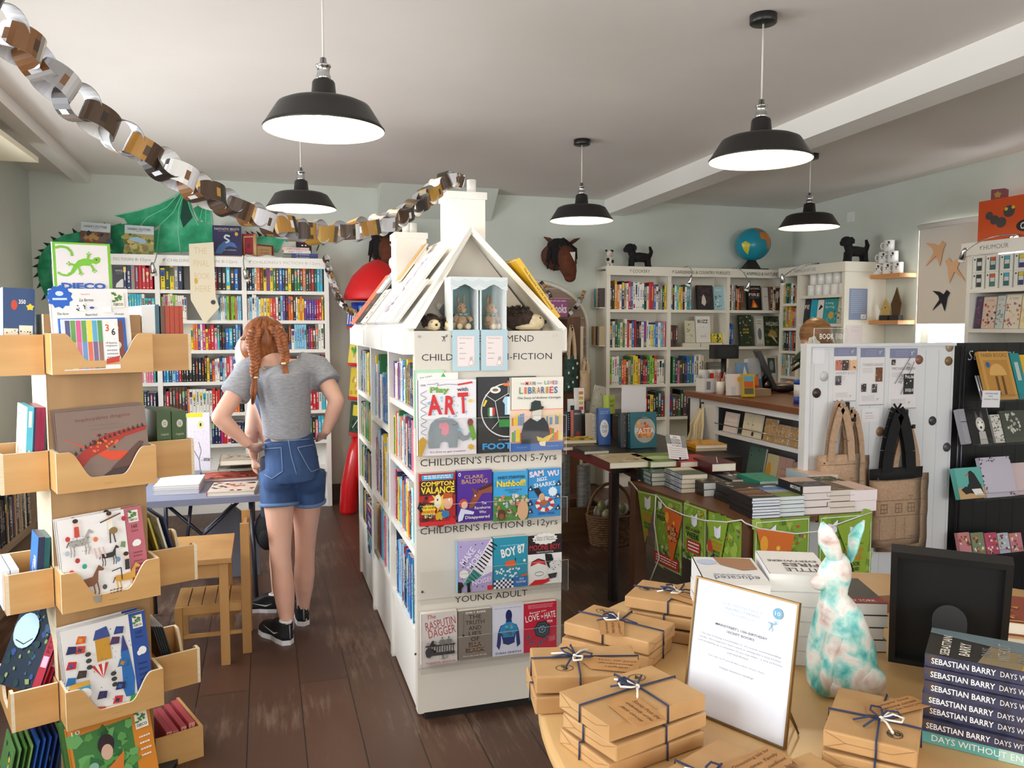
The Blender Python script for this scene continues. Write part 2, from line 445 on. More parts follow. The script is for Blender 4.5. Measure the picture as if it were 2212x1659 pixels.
def imp(a,cx,cy,s,m):
    """the shop's running figure with an armful of books"""
    f=a.w/a.h
    q=lambda pts:[(cx+x*s,cy+y*s*f) for x,y in pts]
    a.ell(cx,cy+.32*s*f,.12*s,.13*s*f,m,10)
    a.poly(q([(-.1,.22),(.12,.2),(.06,-.15),(-.12,-.12)]),m)
    for l in ([(-.05,-.1),(-.25,-.4),(-.32,-.62)],[(.03,-.1),(.2,-.38),(.14,-.65)],[(-.1,.18),(-.38,.42),(-.5,.3)],[(.1,.16),(.4,.3),(.5,.5)]):
        a.line(q(l),.1*s*a.w,m)
    for k in range(3):a.line(q([(.3,.35+.14*k),(.75,.42+.16*k)]),.07*s*a.w,m)
x,y=hq(959,731);imp(a,x,y,.032,INK)
for px,py in ((905,727),(1198,725),(905,1550),(912,1278),(1198,988),(897,1412)):
    x,y=hq(px,py);a.ell(x,y,.008,.0035,M('#8a857c',.3,.8),10)
mb.obj('front_panel',house)
mb=hm();mb.box(HX0+.03,HY0+.02,.0,HX1-.03,HY0+.06,.035,'#1a1614');mb.obj('plinth',house)  # near-black strip standing in for the shaded gap under the front panel
# body
mb=hm();mb.box(.76,HY0+.04,.03,.78,HY1,HZ-.01,hw);mb.obj('divider_panel',house)
mb=hm();mb.box(HX0,HY1-.04,.02,HX1,HY1,HZ,hw);mb.obj('end_panel',house)
for y in (3.354,3.946):mb=hm();mb.box(HX0,y,.0,HX1,y+.04,1.385,hw);mb.obj('upright',house)
BAYS=((2.786,3.354,(1.125,.885,.615,.305)),(3.394,3.946,(.985,.615,.315)),(3.986,4.531,(1.065,.815,.575,.335)))
for ya,yb,zs in BAYS:
    for z in zs[:-1]:
        mb=hm();mb.box(HX0+.004,ya,z-.024,.76,yb,z,hw);mb.obj('shelf',house)
    mb=hm();mb.box(HX0+.004,ya,zs[-1] -.02,.76,yb,zs[-1],hw);mb.box(HX0+.012,ya,.012,HX0+.03,yb,zs[-1] -.02,hw);mb.obj('plinth',house)
    mb=hm();mb.box(.78,ya,.02,1.03,yb,.05,hw);mb.box(1.0,ya,.05,1.02,yb,HZ-.02,hw);mb.obj('side_panel',house)
mb=hm()                                                          # eaves boards and the loft floor
mb.box(.46,HY0+.012,1.322,.497,HY1,1.412,hw)
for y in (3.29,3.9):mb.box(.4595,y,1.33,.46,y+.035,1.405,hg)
mb.obj('eaves_board',house)
mb=hm();mb.box(1.043,HY0+.012,1.33,1.066,HY1,1.41,hw);mb.obj('eaves_board',house)
mb=hm();mb.box(.498,HY0+.041,HZ-.02,1.042,HY1-.041,HZ-.0002,hw);mb.obj('loft_floor',house)
AP=V((.765,3.0,1.802));LF,RF=V((.47,HY0,1.412)),V((1.06,HY0,1.412))
def slab(p,q,r_,s,t,m):                                        # quad p-q-r-s given thickness t along its normal
    n=(q-p).cross(s-p).normalized() *t
    v=[p,q,r_,s,p+n,q+n,r_+n,s+n]
    return hm().add(v,[(3,2,1,0),(4,5,6,7),(0,1,5,4),(1,2,6,5),(2,3,7,6),(3,0,4,7)],m)
ya=V((0,HY1,0))
slab(V((.47,HY1,1.412)),LF,AP,V((.765,HY1-.25,1.802)),-.014,hw).obj('roof_panel',house)
slab(RF,V((1.06,HY1,1.412)),V((.765,HY1-.25,1.802)),AP,-.014,hw).obj('roof_panel',house)
mb=hm()                                                          # bargeboards framing the open gable
for f,sgn in ((LF,1),(RF,-1)):
    d=(AP-f).normalized();i=V((sgn,0,0));w_=.024
    p=[f+V((0,-.004,0)),f+i*w_*1.25+V((0,-.004,0)),AP+V((0,-.004,-.03)),AP+V((0,-.004,0))]
    back=V((0,.016,0))
    vs=p+[k+back for k in p]
    mb.add(vs,[(0,1,2,3),(7,6,5,4),(0,1,5,4),(1,2,6,5),(0,3,7,4)],hw)
mb.obj('bargeboard',house)
k_=.012
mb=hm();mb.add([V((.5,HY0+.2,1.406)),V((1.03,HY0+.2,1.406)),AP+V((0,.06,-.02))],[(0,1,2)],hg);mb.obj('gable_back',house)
def chimney(x0,x1,yf,z0,zt,pots):
    mb=hm();mb.box(x0,yf,z0,x1,yf+.15,zt-.028,hw);mb.box(x0-.006,yf-.006,zt-.028,x1+.006,yf+.156,zt,hw)
    o=mb.obj('chimney',house)
    for px,py in pots:hm().lathe([(0,0),(.018,0),(.019,.055),(.015,.056),(0,.05)],hw,16,(px,py,zt)).obj('chimney_pot',o)
chimney(.695,.843,3.08,1.60,1.945,((.80,3.13),))
chimney(.60,.745,3.78,1.55,1.862,((.655,3.82),(.70,3.88)))
# clear pockets in front of the display rows
for z0,z1,x0,x1 in ((.955,1.10,.5,1.04),(.705,.80,.5,1.045),(.45,.565,.5,1.05),(.2,.32,.5,1.045)):
    mb=hm();yf=HY0-.052
    mb.box(x0,yf,z0,x1,yf+.0015,z1,ACRYL);mb.box(x0,yf,z0-.002,x1,HY0,z0-.0005,ACRYL)
    mb.box(x1-.001,yf,z0,x1,HY0,z1,ACRYL)
    mb.box(x0,yf-.0004,z1-.001,x1,yf,z1,'#c9c7c2');mb.box(x1,yf-.0004,z0,x1+.001,yf,z1,'#c9c7c2')
    mb.obj('book_pocket',house)

# the recommended books, face out in the pockets
def fb(xl,xr,yt,yb,th,cover,label,face,spine_col=None,yoff=0.0,name='paperback_book',hard=False):
    Y=HY0-.006-yoff;p=PY(xl,yb,Y-th);q=PY(xr,yb,Y-th);t=PY(xl,yt,Y-th)
    return book(name,q.x-p.x,t.z-p.z,th,cover,T(p.x,Y,p.z) @ STAND,label,'book','recommended books on the house front',face,hard=hard,spine_col=spine_col)
W_,K_,RD,BL,YL,GN,LB,OR,PK=(M(c,.45) for c in ('#efece6','#17171b','#d3222a','#2a62b0','#f1d02c','#6aa52f','#7fbfe0','#e5742a','#e08a97'))
def multi(a,t,cx,cy,w_,h,cols,bold=.012):
    n=len(t);step=w_/n
    for i,c in enumerate(t):
        if c != ' ':a.text(c,cx-w_/2+step*(i+.5),cy,step*(.45 if c=='I' else .78),h,cols[i % len(cols)],bold)
def f_art(a):
    a.blobs(.2,.5,.85,.78,34,[LB,M('#9fd0e8')],.012,.03,3)
    a.text('DK',.1,.935,.085,.025,M('#5d4a48'),.01)
    a.line([(.16,.945),(.3,.95),(.32,.965),(.35,.955),(.33,.93),(.5,.945),(.68,.935)],.0012,K_)
    a.line([(.68,.935),(.93,.965)],.006,RD)
    a.text('Play',.37,.86,.32,.1,GN,.03);a.text('with',.76,.875,.19,.055,K_,.01)
    a.text('A',.28,.675,.24,.27,RD,.03,4);a.text('R',.55,.665,.18,.25,RD,.03,-3);a.text('T',.77,.69,.18,.28,RD,.03,2)
    for y in range(6):a.line([(.1+.05*cos(t*.7),.87-y*.1-t*.012) for t in range(9)],.0014,K_)
    g=M('#8b9499');a.poly([(.18,.1),(.17,.3),(.21,.42),(.3,.49),(.42,.51),(.58,.49),(.67,.43),(.72,.32),(.78,.25),(.85,.26),(.87,.3),(.92,.27),(.85,.2),(.76,.18),(.68,.23),(.66,.1),(.52,.1),(.51,.17),(.46,.19),(.37,.17),(.36,.1)],g)
    a.poly([(.36,.43),(.48,.44),(.52,.4),(.52,.3),(.46,.26),(.39,.29),(.4,.35),(.35,.38)],PK)
    a.line([(.57,.41),(.62,.4),(.67,.42)],.0014,K_)
    a.poly([(.84,.42),(.94,.4),(1,.22),(.93,.18)],GN);a.ell(.89,.43,.05,.05,M('#8a3b34'))
    a.poly([(.0,.2),(.08,.26),(.15,.2),(.06,.0),(0,0)],M('#c99a2e'));a.star(.9,.1,.06,.04,6,M('#e0b02c'))
    a.star(.9,.72,.04,.02,7,YL);a.ell(.7,.34,.03,.02,LB);a.ell(.19,.7,.03,.02,LB)
    a.text("It's time to get creative!",.5,.05,.6,.03,M('#b02a35'),.01)
def f_ball(a):
    c,d=.52,.56;a.ell(c,d,.46,.36,W_,40);a.ell(c,d,.44,.345,K_,40)
    P=[(.3,.68),(.52,.78),(.74,.68),(.68,.42),(.36,.42)]
    a.line(P+[P[0]],.002,W_)
    for (x,y) in P:a.line([(x,y),(c+(x-c) *1.75,d+(y-d) *1.75)],.002,W_)
    a.poly([(.42,.68),(.46,.74),(.58,.74),(.62,.68),(.58,.64),(.58,.5),(.46,.5),(.46,.64)],M('#a9d3ec'));a.rect(.505,.5,.535,.73,W_)
    a.poly([(.17,.6),(.29,.6),(.29,.5),(.23,.45),(.17,.5)],M('#1f7a3e'));a.rect(.205,.49,.25,.6,W_);a.rect(.25,.5,.29,.6,RD)
    a.ell(.3,.83,.09,.045,W_);a.ell(.3,.83,.05,.02,M('#7a6b4a'));a.rect(.36,.34,.62,.44,M('#2f8f3a'));a.ell(.5,.9,.08,.02,OR);a.line([(.1,.62),(.15,.7)],.008,YL)
    a.text('An infographic guide to',.55,.17,.4,.018,W_);a.text('FOOTBALL',.53,.09,.9,.085,M('#2f9be0'),.04)
def f_lib(a):
    for y,s in ((.33,4),(.12,9)):
        a.rect(0,y,1,y+.23,M('#f0cdb4'));a.rect(0,y+.0,1,y+.012,OR);q=random.Random(s);x=.02
        while x<.95:
            w_=q.uniform(.02,.06)
            if not .25<x<.62:a.rect(x,y+.012,x+w_,y+q.uniform(.12,.19),q.choice([YL,GN,M('#7e93b8'),OR,M('#e9d9a0')]));a.k -= 1
            x+=w_+.004
        a.k+=1
    a.rect(0,.56,1,.568,M('#e8875c'));a.rect(0,0,1,.115,BL)
    multi(a,'MAN',.37,.92,.2,.05,[RD,OR,M('#2e6f84')]);multi(a,'LOVED',.76,.925,.26,.05,[GN,BL,M('#b8862c'),RD,BL])
    a.text('THE',.22,.915,.08,.025,M('#777')) if 0 else a.text('THE',.22,.915,.08,.025,M('#777777'));a.text('WHO',.54,.918,.09,.025,M('#777777'))
    multi(a,'LIBRARIES',.52,.825,.74,.09,[M('#5f8a5a'),OR,M('#2a62b0'),M('#6b7f3a'),M('#c25a2c'),M('#274f7a'),M('#c98a2e'),RD,M('#1e4f9a')])
    a.text('The Story of Andrew Carnegie',.53,.72,.82,.04,K_,.004,0,.25)
    d=M('#20242c')
    a.poly([(.19,.1),(.19,.25),(.24,.38),(.36,.45),(.62,.45),(.7,.36),(.74,.22),(.66,.1)],d)
    a.poly([(.39,.44),(.4,.56),(.57,.56),(.57,.44),(.49,.4)],M('#d9d2c6'));a.poly([(.42,.43),(.56,.43),(.56,.48),(.42,.48)],M('#f2efe8'))
    a.poly([(.34,.55),(.37,.54),(.6,.57),(.62,.6),(.57,.61),(.55,.68),(.45,.69),(.38,.66),(.37,.58)],M('#1c2a2a'))
    a.poly([(.48,.2),(.6,.17),(.68,.2),(.83,.24),(.7,.13),(.6,.11),(.5,.14)],M('#e5c443'));a.poly([(.52,.12),(.66,.13),(.64,.06),(.55,.07)],M('#efe0c8'))
    a.text('TOLD BY',.2,.055,.2,.02,M('#8fb0d8'));a.text('DRAWN BY',.78,.06,.25,.02,M('#8fb0d8'))
def f_comp(a):
    a.blobs(0,0,1,.55,26,[RD,M('#7d1416'),K_,M('#d8b020'),M('#2f78b0')],.05,.16,5)
    a.poly([(.05,.97),(.95,.98),(.93,.88),(.07,.87)],M('#2f9bd0'));a.lines(.12,.94,.88,2,.035,W_,.5)
    a.rect(0,.58,1,.86,M('#3a1210'));a.text('COMPTON',.5,.8,.92,.09,YL,.03);a.text('VALANCE',.5,.68,.94,.13,YL,.03)
    a.star(.55,.45,.3,.14,9,M('#e8c82a'));a.ell(.5,.46,.1,.13,M('#e9dcc0'));a.ell(.78,.44,.14,.14,M('#e6b08a'))
    a.ell(.49,.49,.02,.02,K_);a.ell(.82,.48,.025,.025,W_);a.poly([(.64,.5),(.9,.52),(.92,.6),(.66,.62)],M('#b8501c'))
    a.star(.24,.28,.22,.16,8,YL)
    for i,(t,c) in enumerate((('REVENGE',K_),('OF THE',K_),('ENCHANTED',RD),('TIME',BL),('PIRATE',K_))):a.text(t,.23,.42-i*.075,.32,.055 if i != 1 else .03,c,.02)
    a.rect(0,0,1,.08,RD)
def f_bald(a):
    g=M('#c79a5a');a.text('CLARE',.47,.88,.55,.065,g,.01);a.text('BALDING',.5,.79,.74,.085,g,.01);a.ell(.07,.93,.035,.035,W_);a.ell(.07,.93,.02,.02,M('#4b2390'))
    br=M('#7a3a2a');a.poly([(1,.74),(.75,.7),(.6,.62),(.54,.48),(.4,.35),(.32,.28),(.34,.36),(.47,.55),(.4,.68),(.52,.62),(.62,.6)],br)
    a.poly([(1,.74),(1,.55),(.72,.55),(.6,.42),(.44,.28),(.33,.26),(.36,.34),(.5,.5),(.64,.64)],M('#8f4630'));a.poly([(1,.75),(.6,.64),(.64,.6),(1,.68)],M('#3a1a18'))
    a.ell(.51,.51,.02,.02,W_);a.ell(.17,.37,.13,.09,M('#b8432c'));a.ell(.2,.34,.09,.07,M('#eeb9a0'));a.poly([(.02,.12),(.1,.28),(.26,.25),(.48,.2),(.45,.15),(.2,.17),(.14,.05),(.02,.02)],M('#d6dcee'))
    for t,x,y,w_ in (('The',.76,.36,.14),('Racehorse',.72,.275,.46),('Who',.72,.19,.2)):a.text(t,x,y,w_,.055,W_,.006)
    a.text('Disappeared',.57,.09,.7,.075,W_,.012)
def f_gum(a):
    a.rect(0,0,1,.5,M('#4f8a38'));a.blobs(.02,.08,.98,.52,70,[M(c) for c in ('#e6c3a2','#b98a66','#efe7d8','#c8a090','#6a4a36','#a8c0c8','#d07a6a','#e8dcc8')],.03,.07,8)
    a.ell(.84,.2,.16,.2,M('#dcae84'));a.ell(.22,.13,.12,.11,M('#5b3420'));a.ell(.22,.1,.07,.06,M('#8a5838'))
    a.text('ANDY STANTON',.5,.885,.78,.06,K_,.02);a.text('Nathboff!',.5,.765,.84,.13,YL,.03);a.text('THE MILLION YEARS OF',.56,.63,.5,.03,K_);a.text('STUPIDITY',.56,.585,.26,.03,K_)
def f_sam(a):
    pk=M('#ead4dc');a.text('SAM',.25,.9,.44,.12,pk,.05,6);a.text('WU',.76,.895,.36,.12,pk,.05,3);a.text('NOT',.42,.79,.3,.07,W_,.02,4);a.line([(.26,.745),(.58,.77)],.002,W_);a.text('SHARKS',.5,.675,.66,.09,W_,.02,5)
    n=M('#1c2440')
    for x,y in ((.06,.6),(.92,.68),(.05,.14),(.9,.18),(.05,.3),(.9,.42)):a.poly([(x-.1,y-.05),(x+.1,y-.04),(x+.02,y+.07)],n);a.ell(x,y-.01,.025,.02,W_)
    a.star(.74,.52,.15,.12,10,M('#dfe9f2'));q=12
    for i in range(q):
        t0,t1=2*pi*i/q,2*pi*(i+1) /q
        a.poly([(.5+.3*cos(t0),.27+.16*sin(t0)),(.5+.3*cos(t1),.27+.16*sin(t1)),(.5+.17*cos(t1),.27+.08*sin(t1)),(.5+.17*cos(t0),.27+.08*sin(t0))],RD if i % 2 else W_);a.k -= 1
    a.k+=1;a.poly([(.14,.6),(.3,.62),(.44,.46),(.3,.42)],M('#14141c'));a.ell(.4,.42,.09,.08,M('#d8a878'));a.ell(.46,.3,.12,.06,M('#b8602c'))
    a.text('KEVIN TSANG',.55,.08,.5,.05,M('#1c3d8a'),.02)
def f_make(a):
    a.poly([(.12,.14),(.95,1),(1,1),(1,.36),(.3,.18)],M('#ece6ee'));a.poly([(.16,.17),(.45,.44),(.7,.3),(.26,.12)],M('#3f9c92'))
    for i in range(9):x=.5+i*.055;a.line([(x,.5+i*.055),(x+.22-i*.004,.36+i*.062)],.0048,K_)
    for i in range(4):a.line([(.26+i*.06,.24+i*.06),(.38+i*.075,.17+i*.04)],.004,M('#1e5a5c'))
    l=M('#e6dcf2');a.text('MAKE',.28,.7,.55,.13,l,.03,52);a.text('MORE',.5,.62,.62,.13,l,.03,52);a.text('NOISE!',.68,.2,.56,.1,l,.03,8)
    a.ell(.17,.36,.13,.085,W_);a.text('9 Carnegie',.17,.37,.2,.02,K_)
    a.poly([(0,0),(0,.22),(.12,.2),(.17,.14),(.1,.08),(.1,0)],K_);a.poly([(.26,0),(.26,.12),(.24,.18),(.36,.19),(.34,.1),(.36,0)],K_)
    a.rect(.84,.01,.98,.1,RD)
    for x,y in ((.08,.9),(.5,.92),(.7,.93),(.14,.5),(.54,.1),(.7,.09),(.12,.28)):a.ell(x,y,.018,.012,M('#3a2a5a'))
def f_boy(a):
    a.lines(.2,.83,.9,1,.04,LB,.4);a.text('BOY 87',.58,.72,.72,.18,W_,.035,10)
    a.poly([(.36,.42),(.34,.52),(.62,.54),(.66,.44),(.6,.4)],M('#e0602a'));a.rect(.63,.52,.655,.58,K_)
    q=random.Random(3)
    for i in range(26):x,y=q.uniform(.05,.75),q.uniform(.16,.36);s=q.uniform(.04,.065);a.poly([(x,y),(x+s,y+.01),(x+s-.01,y+.012+s*.6),(x-.01,y+s*.6)],M('#e8eef2'));a.k -= i % 2
    a.rect(.58,0,1,.2,M('#2b6fb0'));a.rect(0,0,.58,.17,M('#1c2f6a'))
    for i in range(9):
        for j in range(4):
            if (i+j) % 2==0:a.rect(i*.064,j*.043,i*.064+.064,j*.043+.043,W_);a.k -= 1
    a.k+=2;a.text('ELE',.82,.16,.12,.04,W_);a.text('FOUNTAIN',.8,.1,.28,.04,W_,.01);a.star(.9,.52,.05,.05,2,W_)
    a.poly([(.78,.21),(.8,.24),(.98,.26),(1,.22)],M('#e0602a'))
def f_moon(a):
    a.rect(0,.62,1,1,M('#1c1018'));a.star(.5,.92,.38,.33,14,W_,.32);a.text("Chris O'Dowd",.5,.95,.5,.045,K_);a.text('& Nick V. Murphy',.5,.9,.6,.045,K_)
    a.text('MOONE BOY',.5,.75,.9,.11,M('#c8323a'),.004);a.text('THE FISH DETECTIVE',.5,.655,.5,.03,W_)
    a.poly([(.5,.62),(.7,.6),(.75,.48),(.62,.42),(.66,.3),(.58,.36),(.52,.48)],K_);a.ell(.32,.3,.26,.2,W_);a.poly([(.07,.38),(.1,.46),(.3,.52),(.5,.46),(.54,.38),(.3,.44)],RD);a.line([(.1,.46),(.3,.525),(.5,.47)],.004,K_)
    a.ell(.33,.22,.13,.045,K_);a.ell(.33,.22,.12,.035,W_);a.poly([(.02,0),(.2,.1),(.5,.1),(.62,.13),(.64,.06),(.42,.0)],RD);a.poly([(.58,.2),(.86,.22),(.82,.12),(.64,.1)],K_)
    a.blobs(.6,.28,.96,.52,22,[K_,M('#55555a')],.008,.02,2)
def f_rasp(a):
    c=M('#a83a44');a.text('The',.28,.93,.24,.08,c,.004,4,.2);a.text('RASPUTIN',.53,.79,.84,.16,c,-.004,9);a.text('DAGGER',.57,.63,.76,.16,c,-.004,8)
    a.blobs(.1,.12,.9,.42,40,[M('#c2bcb6'),M('#a8a29c')],.05,.1,3);d=M('#3a3838');a.rect(.1,.355,.93,.385,d);a.rect(.14,.18,.92,.24,d);a.ell(.2,.25,.1,.1,d,12)
    for i in range(11):a.rect(.17+i*.07,.24,.195+i*.07,.36,d);a.k -= 1
    a.k+=1;a.poly([(.22,.385),(.28,.47),(.34,.48),(.33,.42),(.4,.385)],d)
    for x in (.57,.75):a.ell(x,.43,.09,.06,M('#7c7874'),10);a.rect(x-.02,.47,x+.02,.53,M('#7c7874'))
    a.text('THERESA BRESLIN',.52,.045,.86,.035,c)
def f_truth(a):
    a.text('EMILY BARR',.53,.95,.6,.04,W_,.006);d=M('#40352e')
    for i,t in enumerate(('THE','TRUTH','AND','LIES','OF','ELLA','BLACK')):a.text(t,.5,.86-i*.113,.56 if t in ('TRUTH','BLACK') else .24 if t=='OF' else .38,.085,d,.006)
    for y in (.295,.19):a.line([(.24,y-.02),(.76,y+.01)],.0016,M('#c98a3a'))
    a.text('Every day ends the day',.5,.07,.7,.035,M('#e6ddd0'),.004);a.line([(.16,.95),(.16,.62),(.13,.5)],.001,d);a.ell(.15,.5,.035,.03,d,8)
def f_smith(a):
    a.lines(.06,.94,.94,1,.03,M('#a9b0cc'),.5);n,b=M('#1b2f6b'),M('#2c86b8')
    a.ell(.52,.79,.1,.12,M('#16225a'));a.poly([(.44,.72),(.6,.72),(.62,.64),(.76,.6),(.84,.46),(.88,.2),(.78,.14),(.76,.24),(.74,.42),(.7,.3),(.7,.24),(.5,.2),(.34,.24),(.33,.3),(.28,.42),(.27,.25),(.22,.12),(.14,.2),(.18,.46),(.26,.6),(.42,.64)],n)
    a.poly([(.44,.66),(.6,.66),(.76,.58),(.8,.48),(.7,.42),(.68,.36),(.34,.36),(.32,.44),(.22,.46),(.27,.58)],b);a.blobs(.35,.38,.68,.62,12,[M('#5fb0d0'),M('#4a6c7c'),M('#7a8a80')],.03,.07,2)
    a.text('DAN SMITH',.5,.055,.78,.042,M('#3c3c58'),.0)
def f_love(a):
    a.lines(.12,.95,.9,3,.028,M('#e8a0a8'),.35);a.text('Because you',.42,.81,.5,.05,W_,.008,6);a.text('LOVE',.25,.7,.42,.13,W_,.01,8);a.text('to',.55,.715,.08,.05,W_,.008);a.text('HATE',.79,.73,.34,.13,W_,.01,6);a.text('me',.79,.6,.16,.05,W_,.008)
    for i,c in enumerate(('#20262c','#3f5560','#20262c','#6f8c98','#2a363e','#86a4ae')):a.star(.55,.45,.27-i*.045,.23-i*.042,7,M(c))
    for x,y in ((.22,.2),(.5,.19),(.12,.32),(.4,.09),(.64,.27)):a.poly([(x-.08,y-.02),(x,y+.045),(x+.09,y+.01),(x,y-.03)],M('#4a6a78'));a.poly([(x-.03,y),(x,y+.03),(x+.04,y)],M('#20262c'))
    a.text('13 VILLAINS',.84,.25,.2,.1,M('#e8a0a8'),0,8)
fb(902,990,806,985,.008,'#e9e6df','white children\'s book with a green triangle, mostly hidden behind the elephant art book',lambda a:(a.poly([(.58,.95),(.7,.95),(.64,1-.002)],M('#2fae4e')),a.text('Joe Lelart',.22,.95,.3,.03,K_,0,8)),name='picture_book')
fb(896,960,800,925,.004,'#a9d6b4','thin mint-green book edge sticking out left of the elephant art book',lambda a:None,yoff=-.005,name='picture_book')
fb(903,1029,822,986,.022,'#ece9ec','white art activity book with red title letters and a grey elephant',f_art,yoff=.009,name='picture_book',hard=True)
fb(1031,1158,815,980,.012,'#18181c','black football infographic book with a white ball outline',f_ball,yoff=0,name='picture_book',hard=True)
fb(1103,1216,816,976,.012,'#ebe5d8','cream picture book about libraries showing a bearded man in a bowler hat',f_lib,yoff=.0135,name='picture_book',hard=True)
fb(907,984,1024,1137,.02,'#b32222','red and yellow cartoon paperback with two comic faces, below the elephant book',f_comp)
fb(988,1063,1018,1130,.024,'#4b2390','purple paperback showing a brown racehorse and a red-haired child',f_bald)
fb(1066,1140,1020,1127,.024,'#3aa0d8','blue paperback with a crowd of tiny cartoon people on a green hill',f_gum)
fb(1141,1211,1014,1119,.02,'#2f8fd0','blue paperback with dark shark fins and a red and white life ring',f_sam)
fb(989,1064,1170,1281,.022,'#b6a6d4','lilac paperback with a teal megaphone and slanting white capitals',f_make,'#8cc7e6')
fb(1066,1139,1163,1272,.024,'#2b93ae','teal paperback with an orange wreck above white tumbling blocks',f_boy)
fb(1140,1213,1158,1265,.024,'#efece8','white and black comic paperback with a grinning face in a red woolly hat',f_moon)
fb(911,988,1327,1439,.024,'#d2c8c2','pale paperback with tall red lettering above a grey balcony with onion domes',f_rasp)
fb(990,1062,1321,1427,.024,'#857a70','grey-brown paperback with dark stencil title struck through in orange',f_truth)
fb(1063,1132,1311,1419,.022,'#d9d7e6','white paperback with a blue silhouette of a man seen from behind',f_smith)
fb(1132,1202,1305,1411,.026,'#c2203a','red paperback with a dark rose and white hand-lettered title',f_love)

# spines on the three side bays (seen from the aisle)
KC=['white','light blue','blue','red','yellow','white','turquoise','navy','cream','orange','pink','green','purple','light blue','white']
lv=('top','second','third','bottom');bn=('nearest','middle','far')
for b,(ya,yb,zs) in enumerate(BAYS):
    for s_,z in enumerate(zs):
        top=(zs[s_-1] -.024 if s_ else 1.315) -z
        x1=yb-ya-.012
        hi=top-.02
        cols=KC if b<2 else ['black','mustard','brown','grey','green','yellow','black','navy','light blue','dark green']
        if b==0 and s_==3:cols=['blue','navy','blue','white','red','navy','light blue','teal']
        row('children_book',.008,x1*(.97 if s_ else .9),.17,(min(hi*.78,.2),hi),(.008,.022),cols,T(HX0+.014,yb,z+.0004) @ RZ(-90),
            f'{"lowest" if s_ == len(zs) - 1 else lv[s_]} shelf, {bn[b]} house bay','book','children\'s books along the side of the house bookcase',100+b*10+s_,'thin ')
# face-out atlas at the foot of the middle bay
def f_atlas(a):
    a.rect(0,.45,1,1,M('#3a1f78'));a.rect(0,.9,1,.97,RD);a.text('Collins',.55,.935,.4,.05,W_,.01);a.text('Student',.6,.78,.7,.1,W_);a.text('Atlas',.56,.65,.6,.12,W_,.03);a.text('Learn with maps',.5,.53,.6,.05,M('#c9b0d8'))
    a.rect(0,.43,1,.455,YL);a.blobs(.05,.22,.95,.42,26,[M('#5f9a8a'),M('#a9c8a0'),M('#8aa8c8')],.05,.12,4);a.ell(.5,.11,.2,.09,M('#2a1a50'));a.text('10th',.5,.11,.2,.04,YL)
p=PX(811,1221,HX0-.016)
book('atlas',.17,.235,.012,'#9cc4e8',T(HX0-.018,3.935,.3153) @ RZ(-90) @ STAND @ T(0,0,.0),'purple and blue school atlas facing out at the foot of the middle side bay','book',None,f_atlas)

# books lying on the roof slope, held by the eaves board
sl=V((AP.x-LF.x,0,AP.z-LF.z)).normalized();nn=V((-sl.z,0,sl.x))
def roofW(y,up,lift):    # local x runs from far to near along the roof (reading direction), y up the slope
    o=V((LF.x,y,LF.z)) +sl*up+nn*(.0155+lift)
    return Mx(((0,sl.x,nn.x,o.x),(-1,sl.y,nn.y,o.y),(0,sl.z,nn.z,o.z),(0,0,0,1)))
def scrib(c,seed,n=40):return lambda a:a.blobs(.15,.1,.85,.9,n,[M(x) for x in c],.02,.05,seed)
RB=[(4.50,.23,.33,.012,'#e07a5a','coral picture book lying at the far end of the house roof',scrib(('#f0b48a','#c85a48','#8a3a30'),1)),
      (4.24,.20,.34,.012,'#2c2a2c','dark picture book with orange scribbles on the house roof',scrib(('#e88a4a','#f0b07a','#d86a4a'),2)),
      (4.01,.22,.2,.012,'#e8e4e0','white floral picture book with red and green sprigs on the house roof',scrib(('#d86a5a','#5f9a7a','#e8a48a','#7a9a8a'),3)),
      (3.76,.24,.33,.010,'#efece8','plain white portfolio lying on the house roof',lambda a:a.rect(.1,.1,.9,.104,M('#d8d0cc'))),
      (3.50,.27,.37,.010,'#e9e4ea','white pad with a lavender pencil scribble on the house roof',lambda a:a.blobs(.3,.15,.66,.9,120,[M('#b9aec8'),M('#cfc6d8'),M('#c4b8d4')],.015,.04,5)),
      (3.21,.17,.36,.010,'#f0eeea','white book with a thin black border lying nearest the gable on the roof',lambda a:(a.line([(.08,.04),(.08,.96)],.003,K_),a.line([(.3,.04),(.3,.96)],.002,M('#b0aca8')))),
      (3.03,.12,.20,.008,'#e6e4e0','grey-edged slim pad at the front foot of the house roof',lambda a:(a.rect(.3,0,.5,1,M('#a8a6a2'))))]
for y,w_,h,t,c,lb,fn in RB:
    book('picture_book',w_,h,t,c,roofW(y,.012,0),lb,'book','picture books on the house roof',fn,hard=True)
def ring(a):
    for i in range(26):a.rect(.93,.03+i*.037,1.03,.045+i*.037,M('#3a3026'));a.k -= 1
    a.k+=1;a.ell(.4,.6,.02,.012,K_)
book('ring_bound_notebook',.11,.21,.012,'#d8983a',roofW(3.70,.24,.0135),'orange ring-bound notebook lying high on the house roof','notebook',None,ring)
book('picture_book',.17,.23,.01,'#dfe9f4',roofW(4.2,.2,.0135),'pale blue patterned book lying high on the house roof','book','picture books on the house roof',lambda a:a.blobs(.05,.05,.95,.95,60,[M('#7fb6dc'),M('#4f8fc0'),M('#b8d8ec'),M('#6fb0a8')],.02,.06,9),hard=True)
